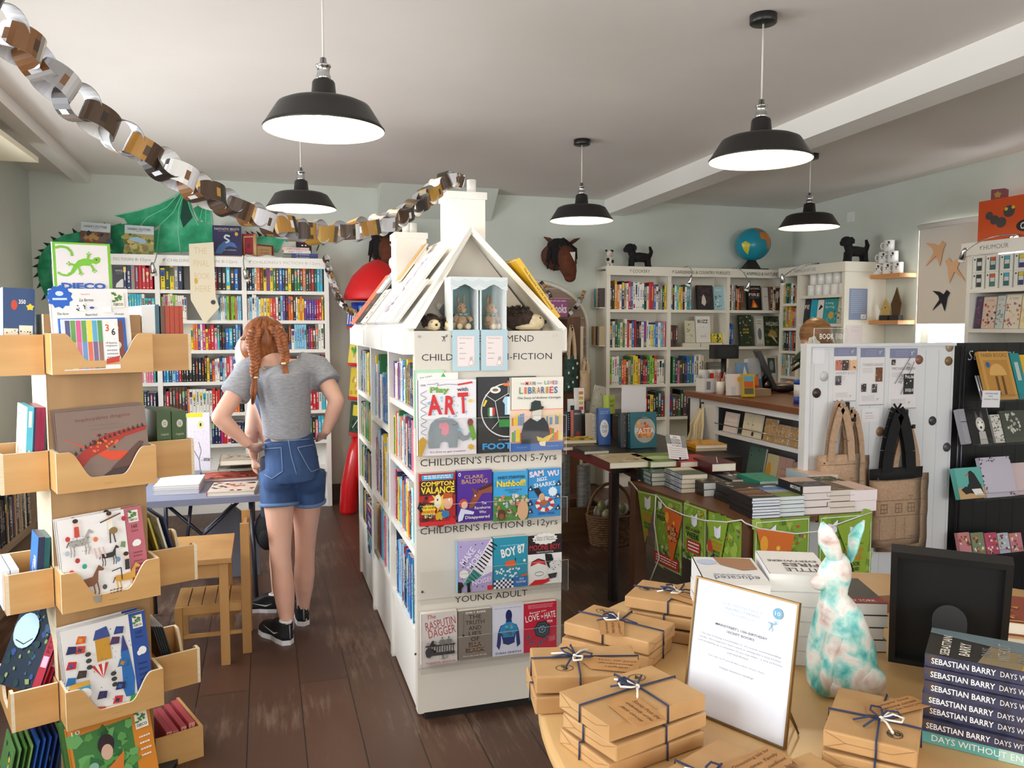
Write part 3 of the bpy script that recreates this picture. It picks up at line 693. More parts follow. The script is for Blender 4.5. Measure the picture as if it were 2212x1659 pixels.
# yellow book on the right slope
slr=V((AP.x-RF.x,0,AP.z-RF.z)).normalized();nr=V((-slr.z,0,slr.x)) *-1
o_=V((RF.x,2.86,RF.z)) +nr*.0165+slr*.02
if nr.z<0:nr=-nr
Wr=Mx(((0,slr.x,nr.x,RF.x+nr.x*.0165+slr.x*.03),(1,0,0,2.84),(0,slr.z,nr.z,RF.z+nr.z*.0165+slr.z*.03),(0,0,0,1)))
def f_life(a):pass
o=book('picture_book',.25,.27,.02,'#f0c02a',Wr,'yellow-spined book leaning on the right slope of the house roof','book','picture books on the house roof',None,lambda a:(a.text('The Seasons of Life Drawing',.5,.5,.7,.45,K_,.01),),hard=True,spine_col='#f0c02a')

# boxed toy rabbits and plush animals in the gable
fur=mottled('beige_plush',[(.3,'#a98664'),(.7,'#c9a884')],ns=60,r=.95,bump=.6,sheen=.3)
fur2=mottled('dark_plush',[(.3,'#2c211d'),(.7,'#4a3830')],ns=50,r=.95,bump=.8)
creamfur=mottled('cream_plush',[(.3,'#d8c39a'),(.7,'#e6d6b4')],ns=60,r=.95,bump=.4)
BLK=M('#121214',.25)
def rabbit_box(cx,label,lab2,turn):
    x0,w_,d,h=cx-.049,.098,.1,.185;yb=HY0+.105;yf=yb-d-.012
    P=V((cx,yf+.05,HZ));t=thing('toy_rabbit_box',label,'gift box',T(P),'boxed toy rabbits in the gable')
    f=lambda:MB(T(-P));bl=M('#b7d3dc',.6);ins=M('#8fb4b4',.7);wc=M('#dfe6e6',.5)
    mb=f();mb.box(x0,yf,HZ+.0005,x0+.006,yb,HZ+h,wc);mb.box(x0+w_-.006,yf,HZ+.0005,x0+w_,yb,HZ+h,wc);mb.box(x0,yb-.004,HZ+.0005,x0+w_,yb,HZ+h,ins)
    mb.box(x0+.006,yf,HZ+.0005,x0+w_-.006,yb-.004,HZ+.004,wc);mb.obj('carton',t)
    mb=f();mb.box(x0-.003,yf-.003,HZ+h,x0+w_+.003,yb+.001,HZ+h+.004,wc)
    n=20;pts=[(x0-.003,HZ+h),(x0+w_+.003,HZ+h)] +[(x0+w_+.003-(w_+.006) *i/n,HZ+h-.042+.02*abs(cos(pi*i/n)) **2*0-.0+(.022*(1-abs(sin(pi*i/n))) if 0 else .02*(abs(sin(pi*i/n)) **3))) for i in range(n+1)]
    mb.T=T(-P) @ Mx(((1,0,0,0),(0,0,-1,yf-.0005),(0,1,0,0),(0,0,0,1)));mb.prism(pts,0,.003,wc)
    mb.T=T(-P);ar=Art(mb,(x0-.003,yf-.0036,HZ+h-.045),(1,0,0),(0,0,1),w_+.006,.045)
    for k in range(4):
        for sx in (0,.5):ar.line([(sx+.5*i/10,.9-k*.12-.2*sin(pi*i/10)) for i in range(11)],.0012,M('#b4c0c0'));ar.k -= 1
    mb.obj('canopy',t)
    mb=f();fl=.145;tl=.035                                   # folded-down card flap in front of the panel
    ya_=yf;mb.T=T(-P) @ T(x0,ya_-.001,HZ-fl+.002) @ RZ(-3) @ RX(90-4) if 0 else T(-P) @ T(x0+.002,ya_-.003,HZ-fl+.004) @ STAND
    mb.box(0,0,0,w_,fl,.002,bl);ar=Art(mb,(0,0,.002),(1,0,0),(0,1,0),w_,fl)
    ar.rect(.17,.1,.83,.86,M('#d9c3c4'));ar.rect(.19,.115,.81,.845,M('#eee0de'));ar.text('My First Bunny',.5,.79,.46,.045,M('#9a8f92'))
    for k,s in enumerate((.22,.14,.26,.22)):ar.rect(.25,.67-k*.125,.25+s,.685-k*.125,M('#b0a4a6'))
    g=M('#b4a6a0');ar.ell(.68,.2,.09,.055,M('#f4ece8'),14);ar.line([(.6,.17),(.63,.24),(.66,.34),(.68,.25),(.72,.35),(.73,.24),(.76,.18)],.0012,g);ar.line([(.56,.15),(.68,.13),(.8,.16)],.0012,g)
    mb.obj('card_flap',t)
    mb=f();mb.box(x0+.007,yf+.0005,HZ+.005,x0+w_-.007,yf+.001,HZ+h-.02,ACRYL);mb.obj('clear_window',t)
    # the rabbit
    Q=V((cx+turn*.004,yf+.055,HZ+.0045));rb=thing('toy_rabbit',lab2,'soft toy',T(Q) @ RZ(turn*38) @ Mx.Scale(.84,4),'boxed toy rabbits in the gable')
    mb=MB();mb.ball((0,.004,.033),(.026,.024,.034),fur);mb.ball((0,0,.088),(.022,.023,.025),fur);mb.ball((0,-.02,.08),(.013,.013,.011),fur)
    for s in (-1,1):
        mb.tube([(s*.022,-.004,.058),(s*.036,-.014,.045),(s*.04,-.02,.035)],[.009,.010,.011],fur,10)
        mb.tube([(s*.014,-.01,.012),(s*.02,-.03,.012)],[.013,.012],fur,10);mb.ball((s*.02,-.032,.014),(.012,.008,.013),creamfur)
    mb.obj('body',rb)
    for s in (-1,1):
        e=MB().tube([(s*.01,.004,.105),(s*.014,.006,.13),(s*.012+.004,.006,.155)],[.006,.0085,.003],fur,10,flat=.5).obj('ear',rb)
        MB().ball((s*.012,-.019,.094),.0028,BLK,8,6).obj('eye',rb)
    mb=MB();mb.tube([(.022*cos(i*pi/5),.002-.02*sin(i*pi/5),.066) for i in range(11)],.0035,M('#7f9fa0',.6),6);mb.poly if 0 else None
    for s in (-1,1):mb.ball((s*.011,-.022,.064),(.011,.004,.006),M('#7f9fa0',.6),8,6)
    mb.obj('bow',rb)
c1,c2=PY(1006,700,HY0-.01).x,PY(1064,700,HY0-.01).x
rabbit_box(c1-.002,'left pale blue boxed rabbit gift with folded-down card flap, in the gable','beige plush rabbit facing forward inside the left gift box',.2)
rabbit_box(c2+.004,'right pale blue boxed rabbit gift with folded-down card flap, in the gable','beige plush rabbit with turned head inside the right gift box',1)
def hedgehog(x,y,s,rz,label):
    t=thing('toy_hedgehog',label,'soft toy',T(x,y,HZ+.0005) @ RZ(rz),'plush animals in the gable')
    mb=MB();q=random.Random(int(x*1000));mb.ball((0,.02*s,.038*s),(.042*s,.055*s,.038*s),fur2)
    for i in range(150):
        u,v_=q.uniform(0,2*pi),q.uniform(.15,1);d=V((cos(u) *math.sqrt(1-v_*v_),sin(u) *math.sqrt(1-v_*v_),v_))
        if d.y<-.45 and d.z<.75:continue
        b=V((d.x*.041*s,.02*s+d.y*.054*s,.038*s+d.z*.037*s));mb.tube([b,b+d*.009*s],[.0035*s,.0008],fur2,4)
    mb.obj('body',t)
    MB().ball((0,-.03*s,.027*s),(.03*s,.034*s,.027*s),creamfur).ball((0,-.0,.0135*s),(.036*s,.05*s,.0135*s),creamfur).obj('face',t)
    MB().ball((0,-.065*s,.028*s),.0065*s,BLK,8,6).obj('nose',t)
    for k in (-1,1):
        MB().ball((k*.017*s,-.05*s,.04*s),.0035*s,BLK,8,6).obj('eye',t)
        MB().ball((k*.026*s,-.012*s,.058*s),(.01*s,.005*s,.01*s),fur2,8,6).obj('ear',t)
hedgehog(.575,2.83,.75,8,'dark brown plush hedgehog in the left corner of the gable')
hedgehog(.645,2.83,.74,-14,'cream-faced plush hedgehog beside the left rabbit box')
hedgehog(.93,2.84,1.15,68,'largest plush hedgehog, lying right of the rabbit boxes')
mb=MB();t=thing('toy_koala','small grey plush animal with a striped ear behind the cream-faced hedgehog','soft toy',T(.648,2.925,HZ+.0005))
gf=mottled('grey_plush',[(.3,'#6d6c6e'),(.7,'#8c8a8a')],ns=60,r=.95)
MB().ball((0,0,.03),(.03,.02,.03),gf).ball((0,-.004,.076),(.027,.022,.023),gf).obj('body',t)
MB().ball((-.026,-.006,.09),(.012,.007,.013),M('#d8d4cc',.9)).obj('ear',t);MB().ball((.026,-.006,.09),(.012,.007,.013),gf).obj('ear',t)
t=thing('toy_mouse','pale plush mouse with a dark eye behind the largest hedgehog','soft toy',T(.868,2.925,HZ+.0005))
MB().ball((0,.0,.035),(.026,.02,.035),creamfur).ball((.002,-.004,.085),(.02,.018,.024),creamfur).obj('body',t);MB().ball((.012,-.02,.088),.003,BLK,8,6).obj('eye',t);MB().tube([(.0,0,.105),(.004,0,.122)],[.008,.002],fur2,6).obj('ear',t)
# ------------------------------------------------------------------ pendant lamps
BLKM=M('#1d1b1a',.38);CHROME=M('#c9c9c9',.15,1.0);enamel=M('#f6efdc',.35)
bulb_m=M('#ffe9b8',.4,0,14.0)
def pendant(x,y,zr,label):
    zc=cz(y);P=V((x,y,zr));t=thing('pendant_lamp',label,'pendant lamp',T(P),'black pendant lamps')
    out=[(.197,0),(.199,.006),(.192,.014),(.158,.068),(.15,.08),(.128,.09),(.06,.098),(.042,.104),(.037,.155),(.033,.162),(.024,.163)]
    inn=[(.024,.16),(.035,.15),(.04,.1),(.06,.093),(.126,.085),(.146,.076),(.154,.066),(.188,.013),(.197,0)]
    MB().loft([[(r*cos(2*pi*q/40),r*sin(2*pi*q/40),z) for q in range(40)] for r,z in out],BLKM,True,True,False).obj('lamp_shade',t)
    MB().loft([[(r*cos(2*pi*q/40),r*sin(2*pi*q/40),z) for q in range(40)] for r,z in inn],enamel,True,True,False).obj('enamel_lining',t)
    MB().lathe([(.0,.163),(.024,.163),(.024,.178),(.021,.18),(.021,.205),(.025,.207),(.025,.212),(.012,.216),(.01,.235),(.006,.236)],CHROME,20).obj('lamp_holder',t)
    MB().tube([(0,0,.234),(0,0,zc-zr-.02)],.0035,M('#ddd8cf',.8),8).obj('cord',t)
    MB().lathe([(0,zc-zr-.034),(.048,zc-zr-.034),(.052,zc-zr-.03),(.052,zc-zr-.001),(0,zc-zr-.001)],BLKM,24).obj('ceiling_rose',t)
    MB().ball((0,0,.062),.03,bulb_m,14,10).tube([(0,0,.08),(0,0,.13)],.014,CHROME,10).obj('bulb',t)
    l=bpy.data.lights.new('bulb_glow','POINT');l.energy=5.0;l.color=(1,.82,.52);l.shadow_soft_size=.03
    o=bpy.data.objects.new('bulb_glow',l);COL.objects.link(o);o.location=(x,y,zr+.02)
pendant(.205,2.77,2.068,'large near pendant lamp hanging above the aisle left of the house bookcase')
pendant(.222,4.85,2.10,'far pendant lamp above the braided girl, partly behind the paper chain')
pendant(1.918,4.72,2.08,'black pendant lamp above the brown horse head right of the house chimney')
pendant(1.875,2.76,2.068,'large near pendant lamp hanging in front of the white ceiling beam')
pendant(3.56,4.66,2.09,'black pendant lamp at the right, hanging near the toy globe')

# ------------------------------------------------------------------ paper chains
PCOL=[M(c,.45) for c in ('#2a211c','#e9e7e4','#7a5230','#c9c7c8','#1c1a1a','#a8782e','#8d8a88','#4a3626','#dcdbe0','#5c4a3c','#b48a3a','#3a3634')]
def paper_chain(pts,n,sx,sw,label,seed):
    pts=[V(p) for p in pts];d=[0]
    for p,q in zip(pts,pts[1:]):d.append(d[-1] +(q-p).length)
    def at(s):
        s=min(max(s,0),d[-1] -1e-6);k=max(i for i in range(len(d) -1) if d[i] <=s);f=(s-d[k]) /(d[k+1] -d[k])
        p0,p1,p2,p3=pts[max(k-1,0)],pts[k],pts[k+1],pts[min(k+2,len(pts) -1)]
        return .5*((2*p1) +(p2-p0) *f+(2*p0-5*p1+4*p2-p3) *f*f+(3*p1-p0-3*p2+p3) *f**3)
    q=random.Random(seed);P0=at(d[-1] /2);t=thing('paper_chain',label,'paper chain',T(P0));L=d[-1] /n
    for i in range(n):
        c=at((i+.5) *L);dr=(at((i+1) *L) -at(i*L)).normalized()
        s0=dr.cross(V((0,0,1))).normalized();u0=s0.cross(dr)
        ang=(0 if i % 2 else pi/2) +q.uniform(-.35,.35)
        a_=s0*cos(ang) +u0*sin(ang);b_=dr.cross(a_)       # strip runs round in dr-b_, its width along a_
        mb=MB(T(-P0));k=22;ra,rb=L*.72,sx*q.uniform(.85,1.15);w_=sw/2
        ring=[c+dr*(ra*cos(2*pi*j/k)) +b_*(rb*sin(2*pi*j/k)) for j in range(k)]
        cs=[q.choice(PCOL) for _ in range(4)];wt=q.choice([PCOL[1],PCOL[8],PCOL[3]])
        for j in range(k):
            p,r_=ring[j],ring[(j+1) % k];o1,o2=(p-c) *.022,(r_-c) *.022
            m=cs[j*4 // k]
            mb.add([p-a_*w_,r_-a_*w_,r_+a_*w_,p+a_*w_],[(0,1,2,3)],m,True)
            mb.add([p-a_*w_-o1,r_-a_*w_-o2,r_+a_*w_-o2,p+a_*w_-o1],[(3,2,1,0)],wt,True)
            if j % 5==1:
                f1,f2=c+(p-c) *1.01,c+(r_-c) *1.01
                mb.add([f1-a_*w_*.5,f2-a_*w_*.5,f2+a_*w_*.4,f1+a_*w_*.4],[(0,1,2,3)],q.choice(PCOL),False)
        mb.obj('paper_link',t)
paper_chain([PD(-70,-40,1.22),PD(20,70,1.3),PD(95,150,1.4),PD(200,250,1.5),PD(330,340,1.62),PD(430,408,1.74),PD(530,458,1.9),PD(620,492,2.08),PD(700,503,2.25),PD(790,493,2.42),PD(860,470,2.56),PD(920,428,2.7),PD(950,398,2.8),PD(972,388,2.92),PY(990,390,3.06)],42,.03,.044,'long chain of magazine paper links sagging from the ceiling to the chimney',5)
paper_chain([PY(704,556,6.33),PY(712,590,6.25),PY(730,640,6.1),PY(752,668,5.9),PY(790,690,5.6),PY(815,678,5.2),PY(845,640,4.8),PY(853,590,4.55),PY(850,565,4.5)],44,.022,.032,'thin paper chain hanging from the fiction bookcase towards the far chimney',6)
paper_chain([PY(1170,612,6.45),PY(1178,622,6.45),PY(1190,645,6.45),PY(1205,668,6.45),PY(1222,682,6.45),PY(1240,668,6.45),PY(1256,642,6.45),PY(1262,632,6.5)],14,.022,.032,'short paper chain across the plank arch',7)

# ------------------------------------------------------------------ fiction bookcase on the back wall
FY=6.39
def back_case(name,x0,ups,x1,zs,label,cap_ext=.012,m=white_m,words=(),bottom=.08,lowz=0):
    P=V(((x0+x1) /2,(FY+YW) /2,0));t=thing(name,label,'bookcase',T(P));f=lambda:MB(T(-P))
    for u in ups:mb=f();mb.box(u-.017,FY,0,u+.017,YW-.012,1.90,m);mb.obj('upright',t)
    mb=f();mb.box(x0,YW-.012,0,x1,YW-.002,1.935,m);mb.obj('back_panel',t)
    for a,b in zip(ups,ups[1:]):
        for z in zs:mb=f();mb.box(a+.017,FY+.004,z-.026,b-.017,YW-.012,z,m);mb.obj('shelf',t)
        mb=f();mb.box(a+.017,FY+.01,0,b-.017,FY+.03,bottom,m);mb.box(a+.017,FY+.03,bottom-.02,b-.017,YW-.012,bottom,m);mb.obj('plinth',t)
    mb=f();mb.box(x0-cap_ext,FY-.022,1.862,x1+cap_ext,FY,1.94,m);mb.box(x0-cap_ext,FY,1.915,x1+cap_ext,YW-.002,1.94,m)
    O=V((x0,FY-.022,1.862));ar=Art(mb,O,(1,0,0),(0,0,1),x1-x0,.078)
    for w_,xa,xb,col in words:
        c=M(col,.7);ux=lambda x:(PY(x,575,FY-.022).x-x0) /(x1-x0)
        ar.text(w_,(ux(xa) +ux(xb)) /2,.48,ux(xb) -ux(xa),.36,c,-.004);imp(ar,ux(xa) -.012,.52,.009,INK)
    mb.obj('name_board',t);return t
FZ=(1.689,1.466,1.243,1.005,.768,.53,.3)
back_case('fiction_bookcase',-1.365,(-1.346,-.742,-.138,.469),.486,FZ,'white bookcase of children\'s fiction behind the girl, below the green dragon',
          words=(("CHILDREN'S FICTION 8-12yrs",546,692,'#b9b6b2'),("CHILDREN'S FICTION 8-12yrs",361,513,'#b9b6b2'),("CHILDREN'S FICTION 8-12yrs",178,326,'#b9b6b2')))
FG='paperbacks in the fiction bookcase'
bays={'left':(-1.329,-.759),'middle':(-.725,-.155),'right':(-.121,.452)}
sh=('top','second','third','fourth','fifth','sixth')
def frow(bay,k,x0,x1,cols,seed,th=(.016,.028),seq=None,ht=(.155,.196),run=''):
    row('paperback',x0,x1,.128,ht,th,cols,T(0,FY+.012,FZ[k] +.0004),f'{run}{sh[k]} shelf, {bay} fiction bay','book',FG,seed,seq=seq)
a,b=bays['right']
frow('right',0,a+.004,b-.003,['black','brown','navy'],31,(.017,.025),['black','black','navy','cream','orange','brown','yellow','purple','yellow','green','brown','blue','navy','brown','yellow','black','green','green','brown','orange','dark green','brown','crimson','dark green','turquoise','turquoise','navy'],(.17,.19))
frow('right',1,a+.004,b-.003,['white','yellow','light blue','black','red','orange','purple','turquoise','grey'],32,(.012,.022),['white','light blue','white','white','light blue','white','yellow','cream','yellow','orange','red','white'])
frow('right',2,a+.004,b-.003,['lime green','white','light blue','black','red','brown','blue','purple','grey','yellow','white'],33,(.013,.023))
frow('right',3,a+.004,b-.003,['light blue','red','pink','turquoise','blue','white','orange','crimson'],34,(.014,.024))
frow('right',4,a+.004,b-.003,['turquoise','navy','black','white','red','blue'],35)
frow('right',5,a+.3,b-.003,['crimson','light blue','teal','pink','turquoise','black'],36)
a,b=bays['middle']
frow('middle',0,a+.004,a+.16,['dark green','yellow','navy'],37,(.026,.034),['yellow','dark green','yellow','grey','navy','white'])
frow('middle',0,a+.37,b-.003,['crimson','black','blue','navy'],38,(.024,.032),['crimson','black','black','turquoise','black','blue','navy'],run='right part of ')
frow('middle',1,a+.004,a+.19,['white','lime green','pink','cream'],39,(.012,.02))
frow('middle',1,a+.40,b-.003,['light blue','brown','lime green','red','white','orange','black'],40,(.011,.018),run='right part of ')
frow('middle',2,a+.2,b-.003,['yellow','orange','purple','pink','red','white','magenta','black','blue','turquoise','light blue'],41,(.014,.026),['yellow','orange','orange','purple','white','magenta','yellow','red','red','pink','turquoise','black','black','blue','turquoise','navy','light blue'])
frow('middle',3,a+.004,b-.003,['light blue','red','white','turquoise','pink'],42,(.014,.024),['blue','turquoise','navy','light blue','blue','red'] +['black'] *9+['yellow','navy','orange','white','white','navy','light blue'])
frow('middle',4,a+.004,b-.003,['pink','red','navy','white','black','turquoise','brown','orange'],43,(.012,.024))
frow('middle',5,a+.33,b-.003,['navy','magenta','light blue','white','red'],44)
a,b=bays['left']
frow('left',0,a+.36,b-.003,['navy','grey','red','crimson'],45,(.02,.03),['navy','navy','grey','crimson','red','red','red','red'])
frow('left',1,a+.37,b-.003,['white','light blue','turquoise','pink','green','white'],46,(.012,.022))
frow('left',3,a+.42,b-.003,['pink','purple','white','teal','light blue','red'],47,(.012,.02))
frow('left',4,a+.42,b-.003,['navy','blue','blue','lime green','pink','yellow','white'],48,(.014,.022))
def f_wolf(a):
    a.lines(.1,.92,.9,3,.05,M('#5c5c60'),.45);a.text('WOLVES',.5,.68,.7,.07,W_);a.poly([(.15,.06),(.2,.2),(.45,.36),(.7,.4),(.86,.52),(.92,.3),(.85,.06)],W_);a.lines(.2,.6,.8,2,.04,M('#8a8a90'),.3)
book('paperback',.128,.196,.02,'#2a2a30',T(PY(243,622,FY+.01).x,FY+.04,FZ[0] +.0004) @ STAND,'dark face-out paperback with a white animal, top shelf beside the gecko sign','book',FG,f_wolf)

# arrow sign hanging on the bookcase
Yp=FY-.035
def pp(x,y):return PY(x,y,Yp)
P=pp(436,600);mb=MB(T(-P));card=M('#efe3c8',.7)
pl=[pp(408,527),pp(461,523),pp(466,641),pp(474,664),pp(442,700),pp(412,648)]
mb.add([p+V((0,-.001,0)) for p in pl] +[p+V((0,.001,0)) for p in pl],[(5,4,3,2,1,0)[::-1] if 0 else (0,5,4,3,2,1),(6,7,8,9,10,11)] +[(i,(i+1) % 6,(i+1) % 6+6,i+6) for i in range(6)],card)
c0=pp(408,641);ar=Art(mb,c0+V((0,-.0012,0)),(1,0,0),(0,0,1),pp(463,641).x-c0.x,pp(408,527).z-c0.z)
tc_=M('#e3cfa4',.7)
for i,s in enumerate(('THE','FINAL','BOOK','HERE')):ar.text(s,.5+.02*i,.88-.24*i,.5+.1*(i in (1,2,3)),.12,tc_,.0)
ar.ell(.3,.3,.07,.055,M('#e0b040',.5));ar.star(.95,-.1,.12,.08,9,M('#3c3a3a'))
o=mb.obj('arrow_sign',None,T(P));tag(o,'cream paper arrow sign hanging on the fiction bookcase with faint capitals','sign')
MB(T(-P)).tube([pp(436,527),V((pp(436,527).x,FY-.023,1.9))],.0015,M('#d8d0c0'),5).obj('string',o)

# things standing on top of the fiction bookcase
TZ=1.9402
def top_book(xl,xr,yb,yt,Y,cov,label,face,tilt=0,th=.03,lean=6,name='hardback_book'):
    p=PY(xl,yb,Y);w_=PY(xr,yb,Y).x-p.x;h=PY(xl,yt,Y).z-TZ
    return book(name,w_,h,th,cov,T(p.x,Y+.03,TZ+.0) @ RY(tilt) @ RX(90-lean),label,'book',None,face,hard=True)
def f_hp(s,cols,a):
    a.rect(0,.72,1,1,M('#c9d2d4'));a.blobs(0,0,1,.7,40,[M(c) for c in cols],.06,.16,s);a.text('HARRY POTTER',.5,.87,.78,.075,M('#4a4a52'),.0);a.text('AND THE',.5,.8,.2,.03,M('#6a6a72'))
top_book(172,236,548,478,6.47,'#6a5a4c','hardback wizard story with a dark red train on its cover, leaning by the dragon',lambda a:f_hp(2,('#2a2a30','#6e4638','#8a2f2c','#b0884a','#3a4a5a'),a),3)
top_book(268,331,548,485,6.47,'#a8a068','hardback wizard story with a pale blue flying car on its cover',lambda a:(f_hp(5,('#7c8a3a','#a8a04a','#5c6a2c','#c8b070','#8a7a4a'),a),a.poly([(.15,.5),(.2,.58),(.45,.62),(.75,.5),(.72,.4),(.4,.45)],M('#9fc0d8'))),2)
def f_beast(a):
    a.text('FANTASTIC BEASTS',.5,.89,.86,.07,M('#e0d8c0'),.006);a.text('AND WHERE TO FIND THEM',.5,.82,.62,.025,M('#c9a050'));a.ell(.83,.74,.06,.06,M('#d8b040'))
    a.poly([(.06,.1),(.2,.35),(.4,.5),(.55,.5),(.75,.45),(.85,.3),(.6,.35),(.45,.3),(.3,.1)],M('#4a78b8'));a.line([(.45,.45),(.58,.52),(.4,.62),(.46,.7),(.6,.66)],.012,M('#dfe8ee'));a.text('J.K. ROWLING',.6,.22,.42,.045,M('#e8e0d0'));a.rect(0,0,1,.05,M('#c9a48a'))
top_book(460,522,549,486,6.47,'#2c2a58','navy fantasy hardback with a pale blue bird creature on its cover',f_beast,0)
# half-open red book
t=thing('open_hardback_book','red old-style hardback standing half open with a gold-panelled spine','book',T(PY(552,552,6.45).x,6.45,TZ))
red,gold=M('#8e2028',.5),M('#c8a070',.5)
for s,w_,name in ((-1,.115,'front_cover'),(1,.16,'back_cover')):
    W=RZ(s*34) @ (Mx.Scale(-1,4,(1,0,0)) if 0 else Mx())
    mb=MB(W);x0,x1=(0,w_) if s>0 else (-w_,0);h=.185 if s<0 else .105
    mb.box(x0,0,0,x1,.004,h,red);mb.box(x0+.004,.0045,.004,x1-.004,.02,h-.004,PAGE)
    ar=Art(mb,(x0,0,0),(1,0,0),(0,0,1),w_,h);ar.rect(.1,.1,.9,.9,gold);ar.rect(.16,.15,.84,.85,red if s<0 else gold)
    if s>0:ar.text('HISTORY',.5,.62,.5,.1,red);ar.text('OF MAGIC',.5,.4,.5,.12,red)
    else:ar.star(.5,.5,.2,.12,5,M('#6a1418'))
    mb.obj(name,t)
MB().tube([(0,.004,.001),(0,.004,.18)],.012,gold,10).obj('spine',t)
# small stack
bx0=PY(632,556,6.46).x
for i,(dx,w_,h,c,lb,tx) in enumerate(((.02,.2,.02,'#1f2a6a','navy paperback at the bottom of the pile on the fiction bookcase','J.K. ROWLING'),(.02,.2,.02,'#22307a','blue-spined paperback second from the bottom of the pile on the fiction bookcase','J.K. ROWLING'),(-.035,.14,.022,'#dcd8d6','white paperback third up in the pile on the fiction bookcase','FAIRY TALE'),(-.045,.16,.022,'#e4bcb0','pink-spined paperback on top of the pile on the fiction bookcase','SHORT STORIES'))):
    W=T(bx0+dx+.17,6.43,TZ+.0005+sum((.0205,.0205,.0225)[:i])) @ RZ(90)
    book('paperback_book',.125,.2,h,c,W @ T(0,.0,0),lb,'book',None,None,lambda a,tx=tx,i=i:a.text(tx,.42,.5,.5,.45,M('#e8e8f0') if i<2 else M('#5a5055')))
def f_lies(a):a.text('LIES',.5,.75,.6,.16,RD,.02);a.ell(.4,.5,.06,.05,W_);a.ell(.62,.5,.06,.05,W_);a.text('SIOBHAN',.3,.3,.4,.06,W_)
W=T(PY(640,540,6.44).x,6.45,TZ+.0425) @ RX(72)
book('paperback_book',.115,.12,.018,'#26262c',W,'small black paperback leaning on the pile, red letters and white eyes','book',None,f_lies)
o=MB().loft([[(x,6.405+dy,TZ+z*(1+.4*sin(x*40))) for dy,z in ((0,.001),(0,.012),(.05,.02),(.1,.006),(.1,.001))] for x in [PY(530,550,6.41).x+i*.018 for i in range(16)]],M('#e9e7e4',.8),True,True).obj('display_cloth')
tag(o,'crumpled white cloth along the top edge of the fiction bookcase','cloth')

# gooseneck spotlights clamped on the bookcases
def spot(base,mid,head,d,label):
    base,mid,head,d=V(base),V(mid),V(head),V(d).normalized();t=thing('shelf_spotlight',label,'spotlight',T(base),'gooseneck spotlights on the bookcases')
    f=lambda:MB(T(-base))
    pts=[(base+V((0,0,.014))) *(1-s) **2+mid*(2*s*(1-s)) +head*s*s for s in [i/10 for i in range(11)]]
    f().tube(pts,.004,CHROME,6).obj('arm',t)
    f().tube([head-d*.035,head-d*.02,head+d*.03,head+d*.045],[.006,.014,.02,.019],CHROME,14).obj('lamp_head',t)
    f().tube([head+d*.0452,head+d*.062],[.0195,.022],M('#ecebe6',.3),14).obj('lamp_rim',t)
    f().box(base.x-.014,base.y-.0,base.z+.0006,base.x+.014,base.y+.06,base.z+.012,CHROME).obj('clamp',t)
spot((PY(336,548,FY).x,FY,TZ),PY(344,540,6.28),PY(330,577,6.27),(.1,.25,-1),'spotlight clamped between the left and middle bays of the fiction bookcase')
spot((PY(527,552,FY).x,FY,TZ),PY(524,570,6.30),PY(530,590,6.27),(.25,.3,-1),'spotlight clamped between the middle and right bays of the fiction bookcase')

# ------------------------------------------------------------------ painted dragon on the back wall
YD=YW-.003
P=PY(300,500,YD);mb=MB(T(-P))
gd=mottled('dragon_green_paint',[(.25,'#0f5a40'),(.5,'#1f9a68'),(.75,'#5cc49a')],ns=9,detail=6,r=.7)
gw=mottled('wing_green_paint',[(.25,'#16694a'),(.5,'#2aa874'),(.75,'#6fd0a8')],ns=6,detail=5,r=.7)
dk,lt=M('#10231c',.7),M('#7fdcb4',.7)
lay=[0]
def dp(pts,m):
    lay[0] +=1;ps=[PY(x,y,YD-.0003*lay[0]) for x,y in pts]
    if sum(ps[i-1].x*ps[i].z-ps[i].x*ps[i-1].z for i in range(len(ps))) <0:ps=ps[::-1]
    mb.face(ps,m)
def dline(pts,t,m):
    for (x0,y0),(x1,y1) in zip(pts,pts[1:]):
        l=math.hypot(x1-x0,y1-y0) or 1;nx,ny=-(y1-y0) /l*t/2,(x1-x0) /l*t/2
        dp([(x0-nx,y0-ny),(x1-nx,y1-ny),(x1+nx,y1+ny),(x0+nx,y0+ny)],m);lay[0] -= 1
    lay[0] +=1
outer=[(98,640),(84,606),(80,580),(85,556),(96,537),(113,521),(136,508),(172,501),(205,497),(232,490),(262,482)]
inner=[(118,632),(115,618),(112,605),(110,578),(114,556),(124,540),(140,530),(172,526),(205,530),(240,545),(262,548)]
for i in range(len(outer) -1):dp([outer[i],outer[i+1],inner[i+1],inner[i]],gd);lay[0] -= 1
lay[0] +=1
for i in range(13):
    s=i/12*(len(outer) -2.01);k=int(s);f=s-k;x=outer[k][0] *(1-f) +outer[k+1][0] *f;y=outer[k][1] *(1-f) +outer[k+1][1] *f
    dx,dy=outer[k+1][0] -outer[k][0],outer[k+1][1] -outer[k][1];l=math.hypot(dx,dy);dx,dy=dx/l,dy/l
    nx,ny=dy,-dx
    dp([(x-dx*4,y-dy*4),(x+nx*-0+dx*5,y+dy*5),(x+nx*12-dx*5,y+ny*12-dy*5)],dk)
dp([(255,485),(300,480),(335,546),(235,548),(238,500)],gd)
dp([(335,546),(330,500),(400,470),(459,486),(459,545),(411,543)],gw)
wing=[(247,466),(300,455),(345,441),(378,426),(392,413),(403,413),(410,432),(418,462),(428,485),(415,492),(392,548),(385,520),(366,545),(336,546),(341,515),(345,486),(318,500),(306,484),(276,484),(268,472)]
dp(wing,gw)
for r_ in ([(392,413),(360,448),(318,470),(306,484)],[(396,413),(375,458),(345,486),(338,545)],[(399,413),(386,452),(384,500),(390,546)],[(403,413),(410,450),(428,487)],[(247,466),(300,455),(345,441),(392,413)]):dline(r_,1.6,lt)
dp([(395,430),(402,430),(416,470),(396,492),(389,470)],M('#0d4a38',.7))
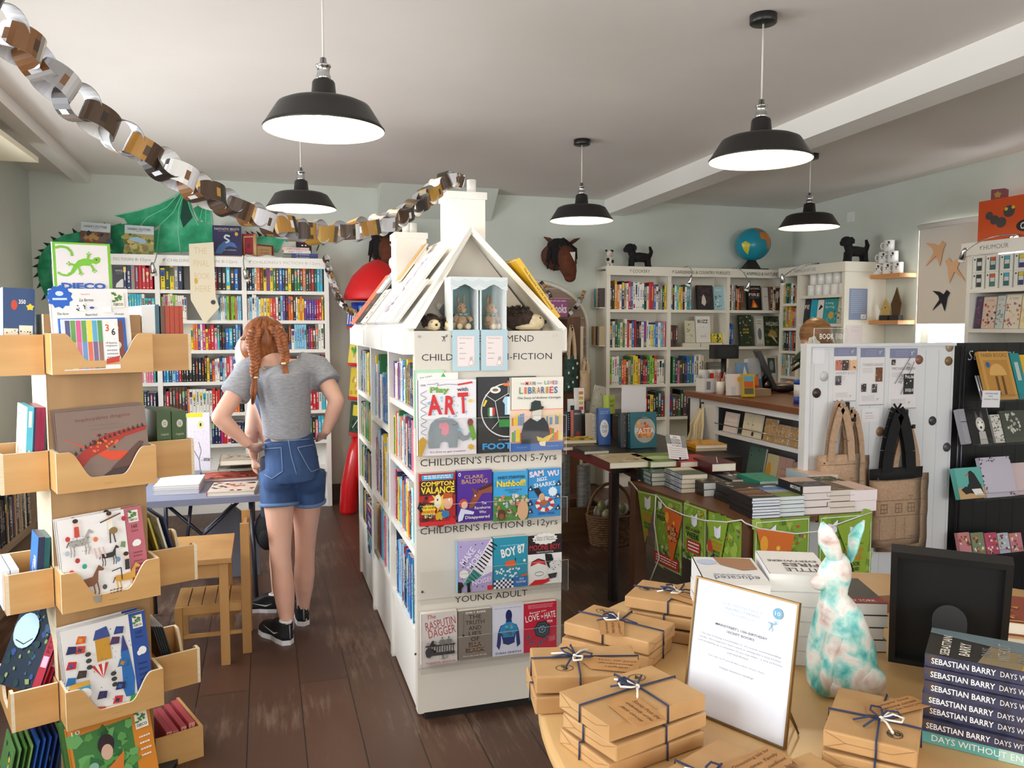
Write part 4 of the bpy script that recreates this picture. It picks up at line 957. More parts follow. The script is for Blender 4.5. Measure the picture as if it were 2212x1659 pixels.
dp([(417,450),(436,440),(441,432),(452,433),(460,486),(448,480),(442,484),(436,474),(430,478)],gw)
for r_ in ([(440,434),(432,474)],[(445,434),(444,480)],[(451,434),(459,485)]):dline(r_,1.2,lt)
dp([(524,545),(530,520),(560,512),(600,505),(642,515),(612,520),(600,545)],gw);dp([(610,510),(628,509),(642,516),(618,523)],gd)
for x in (537,548,560,573,585,595):dp([(x,512),(x-7,498),(x+7,508)],dk)
dp([(690,527),(692,518),(701,523),(700,530)],gd);dline([(690,527),(684,542)],2,dk)
for x,y,rx,ry in ((492,450,16,5),(504,462,10,5)):dp([(x+rx*cos(a),y+ry*sin(a)) for a in [i*pi/8 for i in range(16)]],M('#b9b6b8',.7))
o=mb.obj('dragon_mural',None,T(P));tag(o,'green painted dragon with a spiny tail and raised wings on the back wall','mural')

# ------------------------------------------------------------------ left window wall: blind, ledge, low bookcase
P=V((-1.45,4.3,2.2));t=thing('window_blind','gathered white fabric blind under a pelmet board on the left window','blind',T(P))
MB(T(-P)).box(-1.6,3.1,2.375,-1.24,5.36,2.405,M('#f4ecd2',.6)).obj('pelmet_board',t)
mb=MB(T(-P));fab=M('#f4f3f0',.9)
rings=[]
for i in range(60):
    y=3.25+i*2.05/59;b=.02*sin(i*1.7) +.012*sin(i*.63)
    rings.append([(-1.595,y,2.374),(-1.43+b,y,2.374),(-1.44+b,y,2.27),(-1.47+b,y,2.2),(-1.5+b*.7,y,2.08+b*.6),(-1.53+b*.5,y,1.96+b),(-1.595,y,1.95+b)])
mb.loft(rings,fab,True,True);mb.obj('gathered_fabric',t)
wood_l=mottled('pale_shelf_wood',[(.3,'#8f7a62'),(.7,'#a8927a')],(1,.2,1),8,r=.6)
P=V((-1.45,4.55,0));t=thing('low_bookcase','low pale bookcase under the left window, behind the beech display stand','bookcase',T(P));f=lambda:MB(T(-P))
f().box(-1.6,3.2,.62,-1.22,5.9,.65,wood_l).obj('top_board',t);f().box(-1.6,3.2,.3,-1.24,5.9,.325,wood_l).obj('shelf',t);f().box(-1.6,3.2,0,-1.25,5.9,.05,wood_l).obj('plinth',t)
for y in (3.2,4.1,5.0,5.87):f().box(-1.6,y,.05,-1.24,y+.03,.62,wood_l).obj('upright',t)
for i,(ya,yb) in enumerate(((3.23,4.1),(4.13,5.0))):
    row('window_book',.004,yb-ya-.004,.2,(.2,.27),(.012,.03),['dark green','teal','black','beige','brown','grey','navy','cream','black'],T(-1.26,ya,.3255) @ RZ(90),f'{("near", "far")[i]} bay of low window bookcase','book','books in the low window bookcase',70+i,'')
def wb(y,w_,h,c,lb,fn,x=-1.33):book('picture_book',w_,h,.012,c,T(x,y,.6506) @ RZ(90) @ RX(82),lb,'book','books standing on the low window bookcase',fn,hard=True)
wb(4.45,.2,.21,'#f2c52a','yellow picture book standing on the low window bookcase',lambda a:(a.ell(.7,.4,.05,.04,K_),a.ell(.5,.4,.05,.04,K_)))
wb(4.22,.19,.23,'#8aa8a0','grey-green picture book standing on the low window bookcase',lambda a:a.blobs(.05,.05,.95,.95,30,[M('#5f8a8a'),M('#c9d0c0'),M('#4a6a6a')],.04,.1,3))
wb(3.95,.22,.2,'#e8e2da','white picture book with a brown painting standing on the low window bookcase',lambda a:(a.rect(.1,.1,.8,.7,M('#7a4a34')),a.blobs(.15,.15,.75,.65,16,[M('#a8785a'),M('#5a3224')],.05,.12,3)))

# ------------------------------------------------------------------ rocket book stand by the wall
RC=V((.835,6.18,0));t=thing('rocket_book_stand','red and blue rocket-shaped book stand behind the house bookcase','book stand',T(RC));rd=M('#c8141c',.3,0,0,0,.3)
MB().lathe([(0,1.62),(.255,1.62),(.262,1.63),(.24,1.7),(.19,1.8),(.11,1.88),(.03,1.925),(0,1.93)],M('#cc1218',.55),32).obj('nose_cone',t)
for z in (1.40,1.12,.865,.59):MB().lathe([(0,z),(.235,z),(.235,z+.022),(0,z+.022)],rd,32).obj('shelf_ring',t)
MB().lathe([(0,1.43),(.20,1.43),(.20,1.60),(0,1.60)],M('#1f46b0',.5),32).obj('blue_drum',t)
MB().tube([(0,0,.0),(0,0,1.43)],.05,M('#d8d6d2'),16).obj('pole',t)
MB().lathe([(0,.585),(.2,.585),(.21,.57),(.22,.5),(.235,.3),(.14,.12),(0,.12)],rd,32).obj('hull',t)
for k in range(3):
    an=rad(197+120*k);d=V((cos(an),sin(an),0));mb=MB()
    pts=[(.16,.58),(.20,.45),(.25,.2),(.265,.02),(.262,0.0)]
    mb.tube([d*r+V((0,0,z)) for r,z in pts],[.05,.062,.068,.066,.062],rd,16);mb.obj('leg',t)
def rbk(an,r,z,w_,h,c,lb,fn,lean=6):
    a_=rad(an);W=T(RC.x+r*cos(a_),RC.y+r*sin(a_),z) @ RZ(an+90) @ T(-w_/2,0,0) @ RX(90-lean)
    book('picture_book',w_,h,.012,c,W,lb,'book','books on the rocket stand',fn,hard=True)
bars=lambda cs:(lambda a:[a.rect(.06+.15*i,.1,.16+.15*i,.9,M(cs[i % len(cs)])) for i in range(6)])
rbk(200,.218,1.4225,.13,.13,'#1f46b0','blue striped booklet at the left of the rocket stand drum',bars(('#ffffff','#1f46b0')))
rbk(245,.218,1.4225,.16,.15,'#3a86c8','light blue striped booklet facing the aisle on the rocket stand drum',bars(('#bcd8ee','#e8eef2','#5a9ad0')))
rbk(203,.2,1.1425,.19,.255,'#e8d25a','yellow picture book with a green animal on the rocket stand',lambda a:(a.rect(.1,.8,.9,.95,M('#efe0a0')),a.blobs(.2,.3,.8,.7,20,[M('#5a9a3a'),M('#8ab84a')],.06,.14,2),a.blobs(.3,.05,.8,.25,10,[M('#e8e4da'),M('#8a8a88')],.05,.1,2)),8)
rbk(246,.2,.8875,.18,.225,'#efece6','white picture book with dark sketches on the rocket stand',lambda a:a.blobs(.15,.2,.85,.9,14,[M('#5a4a58'),M('#8a7a9a'),M('#2a2a30')],.03,.07,6))
rbk(204,.2,.8875,.17,.22,'#d8c23a','narrow yellow picture book at the left edge of the rocket stand',lambda a:a.blobs(.1,.1,.9,.9,12,[M('#efe8c8'),M('#c8963a')],.06,.14,6))
rbk(246,.2,.6125,.19,.235,'#c9181e','red picture book with dark capitals on the rocket stand',lambda a:(a.text('THE',.45,.84,.4,.1,M('#5a1014')),a.ell(.65,.5,.14,.14,M('#4a1014')),a.ell(.4,.15,.16,.13,M('#a8c0d8'))))
rbk(204,.2,.6125,.19,.235,'#2c4a34','dark green picture book with a yellow panel on the rocket stand',lambda a:(a.rect(.2,.55,.8,.9,M('#d8c83a')),a.line([(.2,.1),(.7,.5)],.006,W_),a.blobs(.1,.1,.9,.5,10,[M('#4a6a8a'),M('#16281c')],.05,.1,6)))
# ------------------------------------------------------------------ beech spinner stand, nearest at the left
SA=21.7;se=V((cos(rad(SA)),sin(rad(SA)),0));sn=V((sin(rad(SA)),-cos(rad(SA)),0));SP=PD(224,806,2.3)
SO=V((SP.x,SP.y,0));SW=T(SO) @ RZ(SA)                        # local -y faces the camera, front of the front boxes at y = 0
def SL(x,y,off):
    d=ray(x,y);k=((SP-sn*off-EYE).dot(sn)) /d.dot(sn);p=EYE+d*k;return (p-SP).dot(se),p.z
beech=mottled('beech_plywood',[(.25,'#c69458'),(.5,'#cf9f63'),(.75,'#d8ab70')],(.6,6,6),3,5,r=.45)
beech_e=mottled('ply_edge_and_lit_face',[(.3,'#e2cfae'),(.7,'#efe0c4')],(2,2,30),6,r=.6)
colm=mottled('column_plywood',[(.3,'#a47e52'),(.7,'#b48c5e')],(6,6,.6),3,5,r=.5)
stand=thing('display_stand','tall beech display stand with scooped boxes on all sides, nearest at the left','display stand',SW)
mb=MB();mb.box(-.13,.105,.03,.13,.365,1.455,colm);mb.box(-.1302,.104,.03,-.13,.365,1.455,beech_e);mb.obj('column',stand)  # thin pale sheet paints the window light onto the column's left side
MB().lathe([(0,0),(.24,0),(.24,.02),(.1,.03),(0,.03)],BLKM,32,(0,.235,0)).obj('base',stand)
BZ=(1.285,.949,.603,.258,-.085)
def scoop_box(z,Wb,d=.103,w_=.265,h=.115):
    """box with a scooped front; local front at y = 0, opens upwards"""
    x0,x1,t=-w_/2,w_/2,.009;mb=MB(Wb)
    n=10;pts=[(x0,0),(x1,0),(x1,h)]
    xa,xb,r=x1-.032,x1-.094,0
    for i in range(n+1):s=i/n;pts.append((xa+(xb-xa) *s,h-.078*(.5-.5*cos(pi*s))))
    for i in range(n+1):s=i/n;pts.append((-xb+(-xa+xb) *s,h-.078*(.5+.5*cos(pi*s))))
    pts.append((x0,h))
    save=mb.T;mb.T=Wb @ T(0,0,z) @ Mx(((1,0,0,0),(0,0,-1,0),(0,1,0,0),(0,0,0,1)));mb.prism(pts,-t,0,beech,beech_e)
    ar=Art(mb,(x0,0,0),(1,0,0),(0,1,0),w_,h);ar.text('maped',.5,.14,.09,.04,M('#a87c48'))
    mb.T=Wb @ T(0,0,z)
    for xx in (x0,x1-t):mb.box(xx,t,0,xx+t,d,h,beech);mb.box(xx,t,h,xx+t,d,h+.0004,beech_e)
    mb.box(x0-.0003,.0,0,x0,.0+t,h,beech_e)
    mb.box(x0+t,t,0,x1-t,d,t,beech);mb.box(x0+t,d-.003,t,x1-t,d,h,beech)
    mb.obj('scoop_box',stand)
for z in BZ[:4]:scoop_box(z,T(.003,0,0))
for z in BZ[:4]:
    scoop_box(z-.004,T(-.131,.2325,0) @ RZ(-90) @ T(0,-.122,0),.12)       # left face of the column
    scoop_box(z-.004,T(.131,.2325,0) @ RZ(90) @ T(0,-.146,0),.144)        # right face
MB().box(-.135,0,.0,.14,.104,.012,beech).obj('foot_tray',stand)
MB().box(.132,.1,.0,.28,.36,.012,beech).box(.27,.1,.012,.28,.36,.105,beech).box(.132,.1,.012,.27,.108,.105,beech).obj('foot_tray',stand)
MB().box(-.27,.1,.0,-.132,.36,.012,beech).obj('foot_tray',stand)
gk=M('#74b62e',.5);db=M('#2456a8',.5)
def gecko(a,c=gk):
    a.poly([(.2,.44),(.26,.47),(.33,.6),(.42,.7),(.53,.74),(.64,.73),(.7,.72),(.73,.76),(.82,.78),(.86,.74),(.84,.67),(.76,.63),(.69,.65),(.63,.6),(.5,.6),(.4,.55),(.33,.45),(.27,.42)],c)
    a.line([(.28,.44),(.2,.4),(.1,.41),(.02,.46)],.006,c);a.line([(0,.93),(.1,.96),(.22,.94),(.3,.86),(.31,.78)],.007,c)
    for p,q_ in (((.36,.6),(.24,.63)),((.42,.56),(.46,.44)),((.6,.72),(.63,.83)),((.66,.62),(.72,.5))):
        a.line([p,q_],.006,c)
        for k in range(4):an=k*1.6;a.ell(q_[0] +.035*cos(an),q_[1] +.03*sin(an),.017,.014,c,8);a.k -= 1
        a.k+=1
    a.ell(.77,.72,.02,.017,M('#6a2a1a'),8)
def logo(a,x0,y0,x1,y1):
    a.rect(x0,y0,x1,y1,M('#ebe6d4'));b=Art(a.mb,a.P(x0,y0),a.U,a.W,(x1-x0) *a.w,(y1-y0) *a.h);gecko(b,M('#4a7a3a'));a.text('DJECO',(x0+x1) /2,y0+(y1-y0) *.18,(x1-x0) *.8,(y1-y0) *.22,M('#2a2a50'),.03)
def on_front(xl,xr,yb,yt,off,th,cov,label,face,name,cat,hidden=.0,lean=0,rot=0,hard=True,spine_col=None):
    """something in a front box: visible px extent, lower edge continues down into the box by `hidden`"""
    x0,z0=SL(xl,yb,off);x1,_=SL(xr,yb,off);_,z1=SL(xl,yt,off);x0,x1=max(x0,-.118),min(x1,.124)
    if name != 'header_card':z0=max(b+.0095 for b in (*BZ[:4],.003) if b<z0+.06);hidden=0
    W=SW @ T(x0,off,z0-hidden) @ RY(rot) @ RX(90-lean)
    return book(name,x1-x0,z1-z0+hidden,th,cov,W,label,cat,None,face,hard=hard,spine_col=spine_col)
# header card with the green lizard
def f_head(a):
    a.rect(0,0,1,1,gk);a.rect(.05,0,.95,.965,M('#ded8d8'));b=Art(a.mb,a.P(.05,.0),a.U,a.W,a.w*.9,a.h*.96);gecko(b);b.text('DJECO',.5,.18,.86,.16,db,.05)
on_front(117,241,636,523,.13,.012,'#f2f0ee','white header card with a green lizard and blue letters on top of the stand',f_head,'header_card','sign',.005,rot=-1.0)
# top front box: stamp set and felt pens
def f_farm(a):
    a.star(.12,.9,.17,.14,11,M('#1f5fc0'));a.ell(.12,.94,.05,.03,M('#cfe0f4'));a.rect(.03,.86,.21,.885,M('#cfe0f4'))
    a.text('La ferme',.45,.86,.18,.04,K_,.004,0,.3);a.text('Tampons',.44,.93,.12,.02,M('#c84a3a'));a.text('Bauernhof',.5,.675,.16,.03,K_,0,0,.3);a.text('The farm',.14,.69,.14,.03,K_,0,0,.3);a.text('Granja',.86,.675,.12,.03,K_,0,0,.3)
    a.rect(.26,.72,.43,.82,M('#f4f0ee'));a.blobs(.28,.73,.42,.81,12,[K_],.008,.014,2);a.rect(.64,.7,.76,.77,M('#f4f0ee'));logo(a,.78,.76,.94,.95);a.ell(.51,.76,.03,.015,db)
    a.rect(.07,-.0,.93,.63,M('#2a62b4'));a.rect(.11,0,.89,.585,M('#8c4a3a'));a.blobs(.14,.1,.86,.55,12,[M('#a86a58'),M('#6a2a24')],.05,.1,4)
    for x,y in ((.62,.5),(.78,.5),(.8,.28),(.78,.12)):a.ell(x,y,.05,.05,W_,12);a.blobs(x-.04,y-.03,x+.04,y+.03,4,[K_],.006,.012,3)
on_front(100,285,776,624,.032,.022,'#e9e5e4','white and blue toy stamp set in the top front box of the stand',f_farm,'stamp_set','toy box',.03,6,-1.5)
def f_pens(a):
    a.rect(0,0,1,1,M('#dfe4ee'));cs=('#4a4a78','#5a9a3a','#d84a8a','#5a9a3a','#f0d020','#4aa0c0','#3f8f3a');lo=('#c9a050','#e0b848','#d86a8a','#5a8ac0','#d8582a','#6a4a78','#8a5a3a')
    for i in range(7):
        x=.06+i*.095;a.rect(x,.02,x+.082,.55,M(lo[i],.25));a.rect(x,.55,x+.082,.97,M(cs[i],.25));a.k -= 2
    a.k+=2;a.rect(.73,.0,1,.98,M('#efecea'));a.text('3',.8,.82,.07,.14,M('#d8642a'),.02);a.text('6',.91,.74,.07,.14,K_,.02);a.text('10 feutres',.86,.52,.2,.04,K_);a.text('magiques',.86,.46,.2,.04,K_);a.lines(.77,.36,.97,3,.07,M('#8a8a90'),.3)
    a.poly([(.75,.2),(1,.26),(.98,.14),(.75,.1)],M('#c83a2a'));a.blobs(.74,.5,.99,.95,14,[K_],.004,.006,3)
on_front(137,258,776,690,.012,.012,'#dfe4ee','pack of colourful felt pens in front of the stamp set',f_pens,'felt_pen_pack','felt pens',.03,4,-1)
# second front box: dragon craft packs
def f_drag(a):
    a.text('Impitoyables dragons',.52,.88,.6,.06,M('#6a2f22'),.002,2);a.lines(.35,.78,.7,2,.05,M('#7a6458'),.3)
    a.poly([(.05,.66),(.4,.46),(.95,.36),(.9,.28),(.55,.3),(.32,.48)],M('#d8451f'))
    a.poly([(.12,.2),(.2,.4),(.38,.56),(.55,.66),(.78,.7),(1,.72),(.98,.66),(.75,.6),(.5,.44),(.34,.36),(.22,.2)],M('#a82a1c'));a.blobs(.35,.42,.7,.66,26,[M('#d89a2a'),M('#5a1410'),M('#e0602a')],.012,.025,3)
    for i in range(16):x=.14+i*.054;y=.32+.4*math.sqrt(i/16);a.poly([(x-.015,y),(x+.02,y),(x-.005,y+.06)],M('#3a1410'));a.k -= 1
    a.k+=1;a.poly([(.1,.02),(.4,.06),(.6,.2),(.95,.24),(.9,.14),(.6,.06),(.4,0)],M('#3a2420'));a.poly([(.55,.18),(.9,.52),(.95,.5),(.78,.2)],M('#5a3a30'))
for i,(xl,xr,yb,yt,off,lb) in enumerate(((127,336,1032,893,.02,'front brown dragon craft pack in the second front box of the stand'),(124,330,1028,889,.05,'second brown dragon craft pack behind the front one'),(123,326,1020,886,.07,'rear brown dragon craft pack at the back of its box'))):
    on_front(xl,xr,yb,yt,off,.006,'#7c6254',lb,f_drag,'craft_pack','craft pack',.04,5,-2.2)
# third front box: horse stickers
def horse(a,x,y,s,c,mane=None):
    f=a.w/a.h;q=lambda pts:[(x+u*s,y+v_*s*f) for u,v_ in pts]
    a.poly(q([(-.5,.1),(-.45,.3),(-.1,.28),(.2,.32),(.38,.62),(.45,.72),(.62,.55),(.58,.48),(.42,.5),(.36,.1),(.2,-.02),(-.3,-.02)]),c)
    for u in (-.44,-.3,.2,.34):a.line(q([(u,.1),(u+.03,-.25),(u-.02,-.5)]),.05*s*a.w,c)
    a.line(q([(-.48,.25),(-.6,.0)]),.05*s*a.w,mane or c)
def f_horse(a):
    a.rect(.79,0,1,1,M('#b8606c'));a.line([(.79,0),(.79,1)],.002,M('#9a4a56'));logo(a,.83,.83,.95,.97);a.text('160',.89,.78,.07,.045,M('#5a1a24'),.02);a.text('Stickers',.89,.73,.09,.03,M('#6a2a34'));a.ell(.9,.58,.05,.04,W_,12);a.ell(.87,.57,.03,.03,W_,10)
    a.lines(.84,.46,.95,2,.04,M('#7a3a44'),.35);a.lines(.84,.36,.95,2,.04,M('#7a3a44'),.35);a.lines(.84,.27,.95,2,.04,M('#7a3a44'),.35)
    gy=M('#a9a49c');horse(a,.24,.68,.26,gy,M('#6a5a50'));a.blobs(.14,.6,.36,.78,50,[M('#4a4440'),M('#5a534e')],.004,.008,3)
    def rider(x,y,c):a.poly([(x-.03,y),(x-.02,y+.12),(x+.03,y+.12),(x+.03,y)],M(c));a.ell(x,y+.16,.025,.035,M('#e8c0a0'));a.ell(x,y+.185,.032,.025,M('#2a1a18'))
    rider(.21,.78,'#c8402a');rider(.6,.8,'#efe6d4');a.line([(.59,.8),(.58,.64)],.004,M('#4a4038'));a.line([(.62,.8),(.64,.64)],.004,M('#4a4038'));a.ell(.63,.78,.05,.04,M('#8a6a3a'))
    horse(a,.55,.48,.2,M('#26201e'));horse(a,.26,.2,.34,M('#7a4a2a'),M('#3a2014'));horse(a,.72,.18,.28,M('#d0983a'),M('#6a4420'));rider(.74,.3,'#26221f')
    for x,y,c in ((.08,.62,'#b8bcc8'),(.41,.72,'#d8744a'),(.1,.78,'#c8302a'),(.18,.52,'#b02a2a'),(.76,.9,'#b02a2a'),(.25,.44,'#2a9a8a'),(.64,.44,'#6a88a8'),(.1,.4,'#c83a4a'),(.45,.16,'#4a4a50')):a.ell(x,y,.028,.03,M(c),10)
    for x in (.38,.43,.48):a.line([(x,.62),(x+.02,.5)],.004,M('#d8b0a8'))
    a.poly([(.68,.58),(.74,.56),(.75,.63),(.7,.64)],M('#7a8a5a'));a.line([(.48,.9),(.73,.97)],.004,M('#5a3a2a'));a.line([(.55,.32),(.66,.34),(.66,.2)],.003,K_);a.lines(.5,.1,.66,2,.03,K_,.3);a.poly([(.3,.08),(.4,.08),(.37,.0),(.33,.0)],M('#8a8680'))
for xl,xr,yb,yt,off,lb in ((126,325,1288,1128,.02,'horse sticker pack with a pink side band in the third front box'),(122,318,1280,1124,.055,'second horse sticker pack just behind the front one')):
    on_front(xl,xr,yb,yt,off,.007,'#ece6e2',lb,f_horse,'sticker_pack','stickers',.0,6,-3)
# fourth front box: castle stickers
def f_castle(a):
    a.rect(.8,0,1,1,M('#274a94'));logo(a,.84,.83,.96,.97);a.text('160',.9,.78,.08,.04,M('#152a5a'),.02);a.text('Stickers',.9,.73,.09,.03,M('#152a5a'));a.ell(.92,.57,.05,.045,W_,12);a.ell(.88,.55,.03,.03,W_,10);a.lines(.85,.42,.96,5,.06,M('#16305f'),.3)
    a.rect(.38,.58,.55,.82,M('#c8902a'));a.poly([(.36,.82),(.4,.92),(.53,.94),(.56,.82)],M('#3a4a8a'));a.poly([(.64,.2),(.66,.62),(.7,.8),(.75,.64),(.79,.3),(.76,.1),(.66,.12)],M('#2a6ab0'));a.poly([(.67,.62),(.71,.8),(.75,.62)],M('#3a3a78'))
    for x,y,c,d in ((.22,.86,'#d8642a','#e8902a'),(.2,.76,'#c8402a','#3a3a6a'),(.1,.78,'#2a2a58','#2a2a58'),(.08,.62,'#c8242a','#3a5a9a'),(.66,.86,'#2a3a7a','#3a4a8a'),(.6,.76,'#5a2a4a','#3a3a78'),(.18,.5,'#3a3030','#4a3a2a'),(.66,.5,'#2a6aa0','#c87a2a'),(.38,.22,'#2a2a58','#4a2a5a'),(.6,.26,'#2a2a58','#3a6ab0'),(.55,.12,'#c83a3a','#2a2a58'),(.2,.12,'#8a4a2a','#c8a03a'),(.34,.06,'#b83a2a','#d8a03a'),(.74,.08,'#3a8a3a','#3a8a3a'),(.05,.46,'#2a6aa8','#2a6aa8')):
        a.poly([(x-.06,y-.03),(x+.05,y-.04),(x+.07,y+.03),(x-.02,y+.05)],M(c));a.star(x,y,.035,.02,4,M(d))
    for i in range(5):a.poly([(.3+i*.04,.56),(.34+i*.04,.56),(.42,.4)],M('#c8302a' if i % 2==0 else '#ece6e0'))
    for y in (.7,.63,.56,.42,.36,.3):x=.28 if y>.5 else .54;a.ell(x,y,.035,.025,M('#3a3a34'),9)
    a.rect(.03,.3,.26,.42,M('#3a9ac0'));a.rect(.03,.38,.26,.43,M('#d8a03a'));a.ell(.18,.3,.09,.06,M('#e9e4e0'),14);a.blobs(.05,.05,.78,.95,50,[M('#2a2a40'),M('#5a5a68')],.004,.009,8)
for xl,xr,yb,yt,off,lb in ((139,335,1540,1368,.02,'castle sticker pack with a blue side band in the fourth front box'),(131,326,1530,1366,.045,'second castle sticker pack behind the front one'),(127,318,1522,1360,.07,'rear castle sticker pack at the back of its box')):
    on_front(xl,xr,yb,yt,off,.007,'#e9e4e0',lb,f_castle,'sticker_pack','stickers',.0,5,-3.5)
# floor level: puzzle boxes
def f_puz(a):
    a.rect(.04,.0,.76,.9,M('#3f7a3a'));a.blobs(.05,.0,.75,.88,40,[M('#5a9a4a'),M('#2f6a3a'),M('#6aa860')],.06,.14,4);a.ell(.42,.68,.1,.13,M('#2a1a1c'));a.ell(.42,.58,.07,.1,M('#d8b098'));a.poly([(.28,.3),(.45,.4),(.62,.52),(.58,.3),(.3,.14)],M('#d8782a'));a.text('10',.1,.95,.1,.05,W_);logo(a,.8,.72,.96,.94);a.lines(.82,.6,.96,4,.08,W_,.25);a.ell(.24,.45,.06,.06,M('#8ab8a0'))
on_front(164,341,1690,1576,-.0+.03,.035,'#d8862a','orange puzzle box with a green picture, lowest at the front of the stand',f_puz,'puzzle_box','puzzle',.0,8,-5)
on_front(148,330,1680,1560,.085,.018,'#4a7a3c','green puzzle box standing behind the orange one at the foot of the stand',lambda a:(a.rect(.75,0,1,1,M('#c8642a')),a.ell(.5,.8,.12,.1,M('#2a2420'))),'puzzle_box','puzzle',.0,8,-5)
# left boxes (their contents face left; spines towards the viewer)
def on_side(side,xl,xr,yb,yt,off,dp,cov,label,name,cat,face=None,front=None,hidden=.02,rot=0,lean=0,col2=None):
    """upright box whose narrow edge faces the viewer, cover on its left side"""
    x0,z0=SL(xl,yb,off);x1,_=SL(xr,yb,off);_,z1=SL(xr,yt,off);z0=max(b+.0055 for b in (*BZ[:4],.007) if b<z0+.06);hidden=0;k_=min(0,-.137-x1) if side=='l' else max(0,.136-x0) +min(0,.262-x1);w_,h,x0=x1-x0,z1-z0,x0+k_
    mb=MB();mb.box(0,0,0,w_,dp,h,M(cov,.4) if isinstance(cov,str) else cov)
    if front:front(Art(mb,(0,0,0),(1,0,0),(0,0,1),w_,h))
    if face:face(Art(mb,(0,dp,0),(0,-1,0),(0,0,1),dp,h))
    o=mb.obj(name,None,SW @ T(x0,off,z0-hidden) @ RY(rot));return tag(o,label,cat)
OFFL=.125
def f_spk(a):a.blobs(.25,.45,.9,.9,5,[M('#d8482a'),M('#e8c82a')],.05,.1,3);a.text('100',.55,.86,.2,.05,W_)
on_side('l',3,72,720,622,OFFL,.16,'#1f3f6e','navy sticker book with two cream sticker panels, top left of the stand','sticker_book','stickers',None,
        lambda a:(a.ell(.35,.8,.1,.06,M('#c8402a'),10),a.star(.85,.78,.14,.09,5,M('#e8c82a')),a.text('350',.6,.84,.22,.05,W_,.02),a.rect(.02,.1,.47,.52,M('#e6dcc4')),a.rect(.5,.1,.93,.56,M('#e6dcc4')),a.blobs(.05,.12,.9,.5,70,[M('#3a2418'),M('#8a4a2a'),M('#c8963a'),M('#5a2a3a')],.02,.04,4)),.06,2)
on_side('l',70,98,670,643,OFFL+.13,.02,'#7cc8ea','light blue card peeping out behind the navy sticker book','sticker_book','stickers',None,lambda a:(a.blobs(.4,.5,.9,.8,6,[M('#16243a')],.06,.12,2),a.text('Tattoos',.6,.2,.5,.1,K_)),.05,0)
for i,c in enumerate(('#57c4d8','#1e2c50','#8a1640','#96143e','#8a1640','#96143e','#8a1640','#2c3a3c')):
    xa=50+(0 if i==0 else 15+(i-1) *4.2);xb=xa+(14.5 if i==0 else 3.9)
    on_side('l',xa,xb,992,880-(0 if i else 1),OFFL,.19,c,('pale book with a wide turquoise spine' if i==0 else 'dark navy spine beside the turquoise one' if i==1 else 'dark spine at the right end of the row' if i==7 else f'{ORD[i - 2]} magenta spine right of the navy one') +', second left box of the stand','slim_book','book',
            (lambda a:a.rect(0,0,1,1,M('#efe6e2')) and a.blobs(.1,.1,.9,.7,14,[M('#e8c8b0'),M('#d8a888'),M('#a8b0b0')],.05,.12,3)) if i==0 else None,(lambda a:(a.rect(.25,.75,.75,.95,W_),a.ell(.5,.42,.2,.05,W_),a.lines(.3,.3,.7,4,.07,M('#2a7a8a'),.3))) if i==0 else None,.04,4)
on_side('l',72,86,1240,1160,OFFL,.12,'#26304e','blue craft kit box with a navy spine in the third left box','craft_kit','craft kit',lambda a:(a.rect(0,0,1,1,M('#2f7ad0')),a.ell(.35,.2,.2,.2,M('#3a2a4a')),a.text('tatoo',.5,.55,.5,.14,W_,.01,60),a.ell(.75,.6,.1,.1,M('#dfe8ee')),a.ell(.8,.35,.08,.1,M('#dfe8ee'))),None,.03,5)
on_side('l',86.5,99,1238,1161,OFFL,.12,'#1f5a5c','teal craft kit box right of the blue one in the third left box','craft_kit','craft kit',lambda a:a.rect(0,0,1,1,M('#2f8a96')),None,.03,5)
for k,(xa,xb,lb) in enumerate(((4,22,'left white dotted gift box lying in the third left box'),(24,42,'right white dotted gift box lying in the third left box'))):
    on_side('l',xa,xb,1256-k*4,1232-k*3,OFFL,.2,'#e2e4ea',lb,'dotted_box','gift box',None,lambda a:a.blobs(.15,.15,.9,.85,5,[K_],.05,.08,4),.03,0)
def f_mon(a):
    a.rect(0,0,1,1,M('#16283c'));a.blobs(.02,.02,.8,.98,60,[M('#2a4a8a'),M('#1a3a3a'),M('#3a5a78'),M('#8a9a5a')],.03,.07,5);a.ell(.3,.62,.26,.2,M('#bcdcea'),18);a.line([(.15,.5),(.35,.47),(.5,.55)],.003,K_);a.rect(.84,0,1,1,M('#a81c34'));a.rect(.86,.72,.98,.88,W_);a.rect(.86,.28,.98,.4,M('#d8b0c8'));a.text('PETIT',.92,.55,.3,.06,M('#4a0c1a'),0,90)
for k,(xa,xb,off,lb) in enumerate(((62,66,OFFL+.005,'front monster sticker book leaning in the fourth left box'),(71,75,OFFL+.012,'second monster sticker book behind the front one in the fourth left box'))):
    x0,z0=SL(xa,1520,off);mb=MB();w_,h=.2,.265;mb.box(0,0,0,w_,h,.007,M('#a81c34',.4));f_mon(Art(mb,(0,0,.007),(1,0,0),(0,1,0),w_,h))
    o=mb.obj('sticker_book',None,SW @ T(x0-.06+k*.012,off+.19,z0+.012) @ RZ(-62) @ RX(90) @ RX(-26) @ T(0,0,0));tag(o,lb,'stickers')
